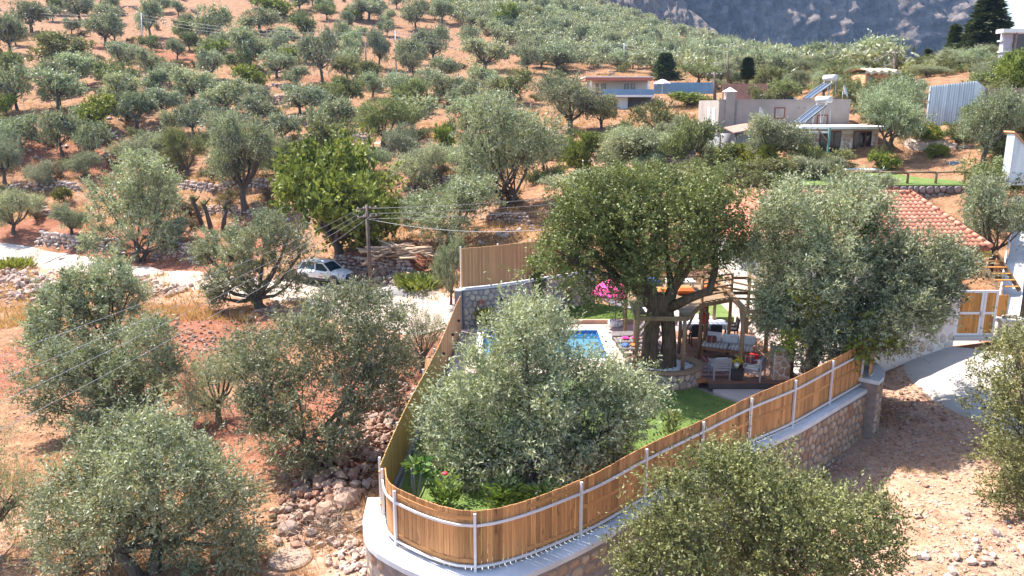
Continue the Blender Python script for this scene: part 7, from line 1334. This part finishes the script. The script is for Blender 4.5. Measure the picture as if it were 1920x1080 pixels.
# --- garden plants
def tuft_plant(name, label, cat, loc, n, L, Wd, spread, mat, seed, up=1.2, r=.1, stem=None, h0=0.05, hsp=.3, group=None):
    rg = np.random.default_rng(seed); t = thing(name, label, cat, loc, 0, group); a = rg.uniform(0, 6.28, n); pos = np.stack([np.cos(a) * rg.uniform(0, r, n), np.sin(a) * rg.uniform(0, r, n), h0 + rg.uniform(0, hsp, n)], -1); d_ = unit(np.stack([np.cos(a) * spread, np.sin(a) * spread, np.full(n, up)], -1) * rg.uniform(.5, 1.3, (n, 1)) + rg.normal(size=(n, 3)) * .25); v, f = leaf_quads(pos, d_, L, Wd, rg); new_obj('foliage', mesh_np('foliage', v, f, 4, mat, False, rg.beta(2, 2, n)), t)
    if stem: MB().tube([(0, 0, 0), (0, 0, stem)], [.04, .02], 6).build('stem', 'olive_bark', t)
    return t
t = tuft_plant('croton_shrub', 'bright yellow shrub with red tips at the foot of the garden wall', 'shrub', (-1.35, 35.55, .05), 420, .28, .1, 1.0, CROTON, 1, 1.1, .42, None, .05, .65); rg = np.random.default_rng(3); pos = np.stack([rg.normal(0, .18, 40) - .1, rg.normal(0, .15, 40), rg.uniform(.85, 1.15, 40)], -1); v, f = leaf_quads(pos, unit(rg.normal(size=(40, 3)) * .4 + np.array((0, 0, 1))), .22, .07, rg); new_obj('red_tips', mesh_np('red_tips', v, f, 4, MAT['terracotta'], False), t)
pl_ = thing('plumeria_plant', 'bright green large leaved plant inside the near fence corner', 'plant', (-2.55, 19.2, -.24)); rg = np.random.default_rng(8)
for i, (x, y, z) in enumerate(((0, 0, 1.1), (.2, -.1, .95), (-.1, .2, .9), (.25, .2, 1.05), (.4, .0, .75))):
    n = 26; a = rg.uniform(0, 6.28, n); dd_ = unit(np.stack([np.cos(a), np.sin(a), rg.uniform(.1, 1.0, n)], -1)); v, f = leaf_quads(np.tile((x, y, z), (n, 1)) + dd_ * .03, dd_, .28, .1, rg); new_obj('leaf_rosette', mesh_np('leaf_rosette', v, f, 4, PLUM, False, rg.beta(2, 2, n)), pl_); MB().tube([(x * .2, y * .2, 0), (x * .7, y * .7, z * .6), (x, y, z)], [.028, .024, .02], 6).build('stem', 'grey_paint', pl_)
t = tuft_plant('red_flower_plant', 'leafy plant with red flower beside the plumeria inside the fence', 'plant', (-1.75, 18.9, -.24), 260, .2, .08, 1.0, PLUM, 4, .9, .4, None, .1, .7); MB().lathe([(0, 0), (.06, .02), (.09, .06), (.02, .08)], (.05, -.1, 1.0), 8).build('flower', 'rose_red', t)
t = thing('rose_bush', 'small rose bush with red bloom on the back lawn', 'rose bush', (2.75, 37.3, .16)); rg = np.random.default_rng(9); n = 160; pos = np.stack([rg.normal(0, .13, n), rg.normal(0, .13, n), rg.uniform(.15, 1.1, n)], -1); v, f = leaf_quads(pos, unit(rg.normal(size=(n, 3))), .13, .08, rg); new_obj('foliage', mesh_np('foliage', v, f, 4, SHRUB, False, rg.beta(2, 2, n)), t)
for dx in (-.06, .05): MB().lathe([(0, -.06), (.09, -.03), (.11, .04), (.05, .09), (0, .09)], (dx, 0, 1.2 + dx), 9).build('bloom', 'rose_red', t)
MB().tube([(0, 0, 0), (.02, 0, 1.15)], .015, 5).build('stem', 'olive_bark', t)
t = thing('climbing_vine', 'dark green climber growing up the garden wall onto the slat fence', 'climber', (1.28, 37.1, .1)); n = 520; z = rg.uniform(.15, 2.9, n); pos = np.stack([rg.normal(0, .16, n) * (1.1 - .2 * np.abs(z - 2)), rg.normal(-.05, .1, n), z], -1); v, f = leaf_quads(pos, unit(rg.normal(size=(n, 3))), .16, .11, rg); new_obj('foliage', mesh_np('foliage', v, f, 4, BROAD, False, rg.beta(2, 2, n)), t); MB().tube([(0, 0, 0), (.03, -.02, 1.4), (-.02, 0, 2.6)], .02, 5).build('stem', 'olive_bark', t)
vine = thing('grapevine', 'yellow-green grapevine leaves trailing through the olives by the tiled house', 'vine', (15, 29, 0)); rg = np.random.default_rng(12)
for i, (px, py, d, r_, n) in enumerate(((1585, 480, 29.0, .55, 190), (1560, 500, 29, .4, 110), (1665, 470, 29.5, .45, 140), (1630, 425, 29.5, .5, 150), (1520, 565, 28.3, .5, 150), (1480, 640, 28.0, .4, 110), (1640, 600, 28.3, .5, 160), (1615, 655, 28.0, .5, 170), (1745, 590, 29.6, .4, 120), (1672, 640, 27.8, .4, 120), (1740, 520, 29, .3, 80))):
    c = D(px, py, d); pos = np.array(c)[None] - np.array(vine.location)[None] + rg.normal(size=(n, 3)) * r_ * np.array((.6, .4, .55)); v, f = leaf_quads(pos, unit(rg.normal(size=(n, 3)) + np.array((0, -.3, -.2))), .17, .15, rg); tag(new_obj('leaf_cluster', mesh_np('leaf_cluster', v, f, 4, LIME, False, rg.beta(2, 2, n)), vine), None, None, None, 'stuff')
MB().tube([(13 - 15, 0, -.2), (14 - 15, .2, 1.6), (15 - 15, 0, 2.6), (16.2 - 15, .3, 3.4)], [.05, .04, .03, .02], 6).build('stem', 'olive_bark', vine)
rg = np.random.default_rng(15); n = 60; pos = np.array([(0, 0, .22)]) + rg.normal(size=(n, 3)) * np.array((.1, .1, .07)); v, f = leaf_quads(pos, unit(rg.normal(size=(n, 3)) + np.array((0, 0, .8))), .1, .06, rg); new_obj('flowers', mesh_np('flowers', v, f, 4, CROTON, False, rg.beta(2, 2, n)), FLOWERPOT)
t = tuft_plant('flower_shrub', 'pale flowering shrub on the near lawn by the fence', 'shrub', (5.0, 23.4, -.24), 260, .16, .07, .9, SHRUB, 24, 1.0, .3, None, .05, .8)
for i, (x, y, lb) in enumerate(((1.0, 19.0, 'low green ground plant under the near olive'), (2.6, 20.6, 'low leafy plant behind the middle of the fence'), (-.2, 19.2, 'low green plant left of the near olive trunk'))): tuft_plant('garden_plant', lb, 'plant', (x, y, -.24), 380, .22, .07, 1.1, PLUM, 30 + i, .7, .55, None, .03, .5, 'low plants inside the near fence')
# pollarded stumps above the road
for i, (px, py, lb) in enumerate(((383, 432, 'left of three pollarded olive stumps above the road'), (398, 436, 'middle of three pollarded olive stumps above the road'), (418, 437, 'right of three pollarded olive stumps above the road'))):
    p, d = G(px, py); t = thing('pollard_stump', lb, 'stump', p, 0, 'pollarded stumps'); ln = (-.9, -.6, .5)[i]; MB().tube([(0, 0, -.2), (ln * .4, 0, 1.2), (ln, .1, 3.0 - .3 * i)], [.28, .22, .15], 8).build('trunk', 'olive_bark', t)
    for k in range(3): MB().tube([(ln * .8, 0, 2.2 + .2 * k), (ln * .8 + (-.5 + .5 * k), .2, 2.9 + .15 * k)], [.1, .06], 6).build('limb', 'olive_bark', t)
    rg2 = np.random.default_rng(50 + i); n = 160; pos = np.array([(ln, .1, 3.0 - .3 * i)]) + rg2.normal(size=(n, 3)) * .14; v, f = leaf_quads(pos, unit(rg2.normal(size=(n, 3))), .2, .1, rg2); tag(new_obj('sprouts', mesh_np('sprouts', v, f, 4, SHRUB, False, rg2.beta(2, 2, n)), t), None, None, None, 'stuff')
# green weeds by the road and fence corner
for i, (px, py, w, lb) in enumerate(((790, 545, 1.6, 'green weeds at the end of the dirt road'), (770, 540, 1.0, 'small green weeds beside the gravel heap'), (30, 505, 1.6, 'green weeds at the left by the concrete road'))):
    p, d = G(px, py); tuft_plant('weed_clump', lb, 'weeds', p, 700, .5, .12, 1.0, BROAD if i < 2 else LIME, 70 + i, 1.0, w, None, .0, .7, 'green weed clumps')
# ---------------------------------------------------------------- dry-stone walls, rubble, logs, loose stones, dry grass
RV = []
for k in range(10):
    bm = bmesh.new(); bmesh.ops.create_icosphere(bm, subdivisions=1, radius=.5); rg_ = random.Random(900 + k)
    pl3 = [Vector((rg_.uniform(-1, 1), rg_.uniform(-1, 1), rg_.uniform(-1, 1))).normalized() for _ in range(5)]
    for v_ in bm.verts:
        v_.co *= rg_.uniform(.82, 1.18)
        for q in pl3:
            e = v_.co.dot(q) - .33
            if e > 0: v_.co -= q * e
    me = bpy.data.meshes.new('stone'); bm.to_mesh(me); bm.free(); me.materials.append(MAT['dry_stone']); RV.append(me)
def rv_mat(mat):
    out = []
    for me in RV: m_ = me.copy(); m_.materials.clear(); m_.materials.append(MAT[mat]); out.append(m_)
    return out
RVR, RVP = rv_mat('rubble_stone'), rv_mat('pale_stone')
rvv = [(np.array([tuple(v_.co) for v_ in me.vertices]), np.array([tuple(p.vertices) for p in me.polygons])) for me in RV]
def stone_heap_mesh(items, mat, name):
    V_, F_, Rn = [], [], []; o = 0; rg_ = random.Random(5)
    for (x, y, z, sx, sy, sz, rz) in items:
        v_, f_ = rvv[rg_.randrange(10)]; c, s = math.cos(rz), math.sin(rz); q = v_ * np.array((sx, sy, sz)); V_.append(np.stack([q[:, 0] * c - q[:, 1] * s + x, q[:, 0] * s + q[:, 1] * c + y, q[:, 2] + z], -1)); F_.append(f_ + o); o += len(v_); Rn += [rg_.random()] * len(f_)
    return mesh_np(name, np.concatenate(V_), np.concatenate(F_), 3, MAT[mat], False, Rn)
WL = ['dry stone wall bordering the concrete road at the left', 'dry stone wall under the broad dark olive by the road', 'dry stone terrace wall at the far left middle', 'short dry stone wall left of the small road olive', 'dry stone terrace wall behind the thick trunked olive', 'dry stone wall below the thick trunked olive', 'short dark terrace wall at the upper left', 'terrace wall beneath the second row of upper left olives', 'terrace wall right of the lime bush on the slope', 'terrace wall just below the lime bush', 'terrace wall above the footpath', 'terrace wall left of the footpath', 'short red terrace wall at the left middle', 'terrace wall at the top middle left of the steel pole', 'terrace wall behind the wide silvery olive', 'rocky wall at the top left edge of the slope', 'rocky wall at the top near the pale steel pole', 'terrace wall at the foot of the pale steel pole', 'terrace wall in front of the brown hut', 'dry stone bank wall behind the white car', 'terrace wall in the middle of the slope', 'low stone wall below the silvery thicket', 'broken wall under the tall silver olive', 'terrace wall through the left olives', 'short terrace wall right of the footpath']
for k, ((xs_, ys_, h), lb) in enumerate(zip(_w, WL)):
    root = thing('dry_stone_wall', lb, 'stone wall', (xs_[0], ys_[0], float(ground_z(xs_[0], ys_[0] - .3))), 0, 'dry stone terrace walls'); pth_ = Path2(list(zip(xs_, ys_))); rg_ = random.Random(k); dist = math.hypot(xs_[0], ys_[0]); st = .42 if dist < 90 else .6; big_ = []; rows = int(h / (st * .55)) + 1
    for r_ in range(rows):
        s = rg_.uniform(0, st)
        while s < pth_.L:
            x, y, tx, ty = pth_.at(s); w_ = st * rg_.uniform(.6, 1.4); e = min(1, s / 1.2, (pth_.L - s) / 1.2)
            if r_ < rows * max(.4, e) and rg_.random() < .96: big_.append((x + rg_.uniform(-.1, .1), y + .1 + r_ * .07 + rg_.uniform(-.09, .09), float(ground_z(x, y - .2)) + .08 + r_ * st * .55 + rg_.uniform(-.06, .06), w_, st * rg_.uniform(.7, 1.1), st * rg_.uniform(.5, .85), rg_.uniform(-.4, .4)))
            s += w_ * .86
    if k in (0, 1, 19):                                             # near enough to tell the stones apart
        for (x, y, z, sx, sy, sz, rz) in big_[:290]: new_obj('stone', RV[rg_.randrange(10)], root, (x - root.location.x, y - root.location.y, z - root.location.z), (rg_.uniform(-.2, .2), rg_.uniform(-.2, .2), rz), (sx, sy, sz))
        big_ = big_[290:]
    if big_: me = stone_heap_mesh([(x - root.location.x, y - root.location.y, z - root.location.z, sx, sy, sz, rz) for x, y, z, sx, sy, sz, rz in big_], 'dry_stone', 'stones'); tag(new_obj('stones', me, root), None, None, None, 'stuff')

def rubble(name, label, sights, n, rmin, rmax, meshes, mat, seed, hump, nsing):
    rg_ = random.Random(seed); pts = [G(*s)[0] for s in sights]; c = sum(pts, Vector()) / len(pts); root = thing(name, label, 'rubble', c); small = []
    for i in range(n):
        k = rg_.random() * (len(pts) - 1); a, b_ = pts[int(k)], pts[min(int(k) + 1, len(pts) - 1)]; p = a.lerp(b_, k - int(k)); off = rg_.gauss(0, hump[0]), rg_.gauss(0, hump[0]); x, y = p.x + off[0], p.y + off[1]; r_ = rmin + (rmax - rmin) * rg_.random() ** 2.4
        if in_poly(np.array([x]), np.array([y]), PLOT)[0]: continue
        z = float(ground_z(x, y)) + hump[1] * math.exp(-(off[0] ** 2 + off[1] ** 2) / (2 * hump[0] ** 2)) * rg_.uniform(.2, 1) + r_ * .12; small.append((x - c.x, y - c.y, z - c.z, r_ * 1.25, r_ * rg_.uniform(.8, 1.2), r_ * .9, rg_.uniform(0, 6.28)))
    small.sort(key=lambda q: -q[3])
    for q in small[:nsing]: new_obj('stone', meshes[rg_.randrange(10)], root, q[:3], (rg_.uniform(-.5, .5), rg_.uniform(-.5, .5), q[6]), q[3:6])
    if small[nsing:]: tag(new_obj('small_stones', stone_heap_mesh(small[nsing:], mat, 'small_stones'), root), None, None, None, 'stuff')
rubble('rubble_bank', 'bank of tumbled brown rocks along the outside of the side fence', [(560, 985), (620, 930), (650, 870), (690, 850), (700, 800), (735, 740)], 1100, .1, .44, RVR, 'rubble_stone', 1, (.8, .35), 290)
rubble('rubble_heap', 'heap of pale broken stones at the left below the concrete road', [(0, 520), (40, 530), (80, 540), (60, 560)], 420, .15, .7, RVP, 'pale_stone', 2, (1.1, .5), 200)
rubble('rubble_strip', 'pale rubble strip along the lower edge of the dirt road', [(240, 528), (270, 540), (300, 552), (335, 545)], 300, .15, .6, RVP, 'pale_stone', 3, (.8, .35), 150)
rubble('red_rubble', 'scattered red and pale stones on the bare earth left of centre', [(300, 610), (350, 640), (330, 680), (420, 600), (380, 720)], 420, .08, .34, RVR, 'rubble_stone', 4, (1.8, .05), 120)
rubble('road_bank', 'red earth bank of rough stones behind the utility pole', [(655, 522), (700, 530), (745, 536), (785, 535)], 260, .2, .7, RVR, 'rubble_stone', 5, (.6, .7), 150)
rubble('lower_rubble', 'pale stones scattered below the corner of the retaining wall', [(600, 1020), (650, 1030), (690, 1060), (660, 1070)], 160, .08, .3, RVP, 'pale_stone', 6, (.5, .05), 60)
rubble('olive_foot_stones', 'loose stones round the foot of the spreading olive', [(480, 590), (510, 585), (530, 570)], 90, .12, .4, RVP, 'pale_stone', 7, (.6, .1), 40)
rubble('slope_rubble', 'rubble slope below the far dirt road end', [(720, 650), (745, 690), (700, 720)], 180, .12, .45, RVR, 'rubble_stone', 8, (.9, .2), 60)
rubble('right_corner_rocks', 'pale rocks at the bottom right corner of the yard', [(1860, 930), (1890, 1010), (1840, 1050), (1760, 1075)], 46, .08, .34, RVP, 'pale_stone', 11, (.5, .06), 40)
rubble('wall_end_stones', 'dark loose stones on shaded earth by the rounded wall end', [(1690, 730), (1700, 780), (1740, 760), (1660, 850)], 170, .06, .2, RVR, 'rubble_stone', 12, (.8, .02), 60)
for i, (px, py, r_, lb, mt) in enumerate(((1605, 968, .34, 'flat pale rock in the middle of the right yard', 'pale_stone'), (1672, 974, .22, 'small flat pale rock right of the flat yard rock', 'pale_stone'), (1720, 970, .16, 'tiny pale rock furthest right on the yard', 'pale_stone'), (540, 1000, .34, 'rounded grey boulder near the bottom by the concrete disc', 'rubble_stone'), (648, 945, .5, 'big grey boulder at the foot of the rubble bank', 'rubble_stone'), (612, 968, .4, 'second grey boulder left of the big boulder', 'rubble_stone'), (468, 925, .28, 'lone pale boulder left of the rubble bank', 'pale_stone'))):
    p, d = G(px, py); boulder('boulder', lb, p + Vector((0, 0, r_ * .2)), (r_, r_ * .85, r_ * (.35 if i < 3 else .8)), mt, 300 + i, 'single boulders', sub=2)
p, d = G(545, 1052); t = tag(MB().lathe([(0, .14), (.56, .14), (.62, .1), (.63, -.3), (0, -.3)], p, 28, smooth=False).build('concrete_disc', 'disc_concrete'), 'round pale concrete cover on the ground at the bottom left', 'concrete cover')
p, d = G(735, 552); mb = MB(); mb.lathe([(1.5, -.15), (1.1, .18), (.6, .42), (.2, .56), (0, .58)], p, 22, 1.3, .8); tag(mb.build('gravel_heap', 'gravel_grey'), 'low grey gravel heap beside the utility pole', 'gravel heap')
# pile of old planks
p, d = G(742, 488); lp = thing('plank_pile', 'untidy pile of old grey planks and logs behind the utility pole', 'wood pile', p); rg_ = random.Random(8)
for i in range(46):
    L_ = rg_.uniform(1.6, 3.6); a = rg_.choice([.35, .5, .2, 2.2, -.4]) + rg_.gauss(0, .12); x, y = rg_.gauss(0, 1.0), rg_.gauss(0, .6); z = .15 + abs(rg_.gauss(.35, .35)) * max(0, 1 - abs(x) / 3); dx, dy = math.cos(a) * L_ / 2, math.sin(a) * L_ / 2; dz = rg_.gauss(0, .18)
    if i % 4 == 0: MB().tube([(x - dx, y - dy, z - dz), (x + dx, y + dy, z + dz)], [.09, .07], 7).build('log', 'old_plank', lp)
    else: MB().bar((x - dx, y - dy, z - dz), (x + dx, y + dy, z + dz), .2, .045).build('plank', 'old_plank', lp)
for i in range(4): MB().box((1.3, -.1, .32 + .11 * i), (2.6, .9 - .05 * i, .09), .35 + .02 * i).build('stacked_board', 'old_plank', lp)
# loose stones all over
rg = np.random.default_rng(31)
def scatter(n, px0, px1, py0, py1, bias=1.0):
    out = []
    for _ in range(n):
        px, py = rg.uniform(px0, px1), py0 + (py1 - py0) * rg.random() ** bias; r = ray(px, py); out.append((px, py))
    return out
def scatter_world(n, f, seed):
    rg = np.random.default_rng(seed); d = f(rg, n); x = d[:, 0]; y = d[:, 1]; k = ~in_poly(x, y, PLOT); return x[k], y[k]
x, y = scatter_world(9000, lambda r, n: (lambda Y: np.stack([r.uniform(-.72, .72, n) * Y, Y], -1))(12 + 55 * r.random(n) ** 1.6), 3)
keep = fbm(x * .25, y * .25, 40, 3) > .36; x, y = x[keep], y[keep]; sz = .03 + .09 * np.random.default_rng(4).random(len(x)) ** 4
v, f, rn = rock_cloud(np.stack([x, y, ground_z(x, y) + .01], -1), sz, .55, 6); tag(new_obj('loose_stones', mesh_np('loose_stones', v, f, 3, MAT['rubble_stone'], False, rn)), 'small loose stones strewn over the dry soil', None, None, 'stuff')
x, y = scatter_world(9000, lambda r, n: np.stack([r.uniform(7, 22, n), r.uniform(14, 31, n)], -1), 13); sz = .02 + .07 * np.random.default_rng(5).random(len(x)) ** 3
v, f, rn = rock_cloud(np.stack([x, y, ground_z(x, y) + .005], -1), sz, .5, 7); tag(new_obj('yard_stones', mesh_np('yard_stones', v, f, 3, MAT['pale_stone'], False, rn)), 'pale chips of stone over the right yard', None, None, 'stuff')
x, y = scatter_world(6000, lambda r, n: (lambda Y: np.stack([r.uniform(-.68, .3, n) * Y, Y], -1))(60 + 170 * r.random(n) ** 1.3), 23); keep = fbm(x * .09, y * .09, 44, 3) > .5; x, y = x[keep], y[keep]; sz = .12 + .4 * np.random.default_rng(6).random(len(x)) ** 4
v, f, rn = rock_cloud(np.stack([x, y, ground_z(x, y) + .03], -1), sz, .6, 8); tag(new_obj('hill_stones', mesh_np('hill_stones', v, f, 3, MAT['dry_stone'], False, rn)), 'field stones lying on the hillside', None, None, 'stuff')
# dry grass
def grass(name, label, x, y, nb, L, Wd, mat, seed, lean=.5, rad=.15, zoff=0.0, zfix=None):
    rg = np.random.default_rng(seed); n = len(x); z = ground_z(x, y) if zfix is None else np.full(n, zfix); c = np.repeat(np.stack([x, y, z + zoff], -1), nb, 0); a = rg.uniform(0, 6.28, n * nb); c[:, 0] += np.cos(a) * rad * rg.random(n * nb); c[:, 1] += np.sin(a) * rad * rg.random(n * nb)
    d = unit(np.stack([np.cos(a) * lean, np.sin(a) * lean, np.ones(n * nb)], -1) + rg.normal(size=(n * nb, 3)) * .25); Ls = L * rg.uniform(.5, 1.3, (n * nb, 1)); sd = unit(np.cross(d, rg.normal(size=(n * nb, 3)))) * Wd
    v = np.stack([c - sd * .5, c + sd * .5, c + d * Ls], 1).reshape(-1, 3); return tag(new_obj(name, mesh_np(name, v, np.arange(n * nb * 3).reshape(-1, 3), 3, mat, False, rg.beta(2, 2, n * nb))), label, None, None, 'stuff')
x, y = scatter_world(16000, lambda r, n: (lambda Y: np.stack([r.uniform(-.72, .75, n) * Y, Y], -1))(14 + 40 * r.random(n) ** 1.2), 53); k = (fbm(x * .22, y * .22, 60, 3) > .50) & (x < 4); x, y = x[k], y[k]
grass('dry_grass', 'tufts of straw coloured dry grass in the foreground', x, y, 9, .3, .016, DRYG, 1)
x, y = scatter_world(30000, lambda r, n: (lambda Y: np.stack([r.uniform(-.7, .68, n) * Y, Y], -1))(50 + 160 * r.random(n) ** 1.3), 54); k = (fbm(x * .1, y * .1, 61, 3) > .40) & ~((x > 17) & (x < 33) & (y > 49) & (y < 72)); x, y = x[k], y[k]
grass('hill_grass', 'dry golden grass over the hillside terraces', x, y, 6, .5, .06, DRYG, 2, .6, .5)
rg = np.random.default_rng(77); x = rg.uniform(-3, 12, 26000); y = rg.uniform(16.5, 29, 26000); k = in_poly(x, y, [(-3.0, 18.8), (-2.6, 17.6), (-0.8, 16.8), (1.45, 18.2), (11.2, 26.9), (9.9, 27.2), (8.3, 25.8), (7.1, 27.2), (6.3, 28.5), (4.2, 28.8), (-2.5, 28.8)]) & (((x - 5.75) / 1.5) ** 2 + ((y - 28.85) / 1.3) ** 2 > 1); x, y = x[k], y[k]
grass('lawn_grass', 'short green lawn grass in the near garden', x, y, 2, .07, .012, LAWNB, 5, .6, .05, 0, -.24)
x = rg.uniform(-2, 8.4, 16000); y = rg.uniform(36, 39.3, 16000); k = in_poly(x, y, [(-1.8, 36.1), (8.3, 36.1), (8.2, 36.4), (6.2, 37.1), (5.3, 38.5), (4.0, 39.2), (2.4, 38.0), (0.8, 36.8), (-.8, 36.1)]); x, y = x[k], y[k]
grass('back_lawn_grass', 'short green lawn grass behind the pool', x, y, 2, .06, .014, LAWNB, 6, .6, .06, 0, .16)
x, y = scatter_world(34000, lambda r, n: (lambda Y: np.stack([r.uniform(-.75, .75, n) * Y, Y], -1))(13 + 42 * r.random(n) ** 1.5), 91); k = fbm(x * .35, y * .35, 95, 3) > .42; x, y = x[k], y[k]
rg = np.random.default_rng(92); n = len(x); v, f = leaf_quads(np.stack([x, y, ground_z(x, y) + .012], -1), unit(rg.normal(size=(n, 3)) * np.array((1, 1, .18))), .1, .035, rg); tag(new_obj('leaf_litter', mesh_np('leaf_litter', v, f, 4, TWIG, False, rg.beta(2, 2, n))), 'fallen leaves and twigs on the dry ground', None, None, 'stuff')
x, y = scatter_world(2600, lambda r, n: np.stack([r.uniform(8, 24, n), r.uniform(14, 31, n)], -1), 93); k = (fbm(x * .5, y * .5, 97, 3) > .52) & ((x - 17.6) ** 2 / 9 + (y - 29) ** 2 / 20 > 1); x, y = x[k], y[k]
grass('yard_weeds', 'sparse dry weeds on the right yard', x, y, 7, .16, .014, DRYG, 8, .8, .12)
p, d = G(620, 1000); rg = np.random.default_rng(81); n = 420; t = thing('dry_brush', 'grey dead brushwood among stones below the wall corner', 'brushwood', p); pos = rg.normal(size=(n, 3)) * np.array((.6, .5, .12)) + np.array((0, 0, .2)); v, f = leaf_quads(pos, unit(rg.normal(size=(n, 3)) + np.array((0, 0, .5))), .6, .018, rg); new_obj('twigs', mesh_np('twigs', v, f, 4, TWIG, False, rg.beta(2, 2, n)), t)
# ---------------------------------------------------------------- air between here and the cliffs
hm = bpy.data.materials.new('haze'); hm.use_nodes = True; nt = hm.node_tree; nt.nodes.clear(); pv = nt.nodes.new('ShaderNodeVolumePrincipled'); pv.inputs['Color'].default_value = (0.4, 0.62, 1.0, 1); pv.inputs['Density'].default_value = 0.00011; mo = nt.nodes.new('ShaderNodeOutputMaterial'); nt.links.new(pv.outputs[0], mo.inputs['Volume'])
tag(MB().box((450, 560, 140), (2400, 1300, 380)).build('haze', hm), 'thin blue haze in the air', None, None, 'stuff')
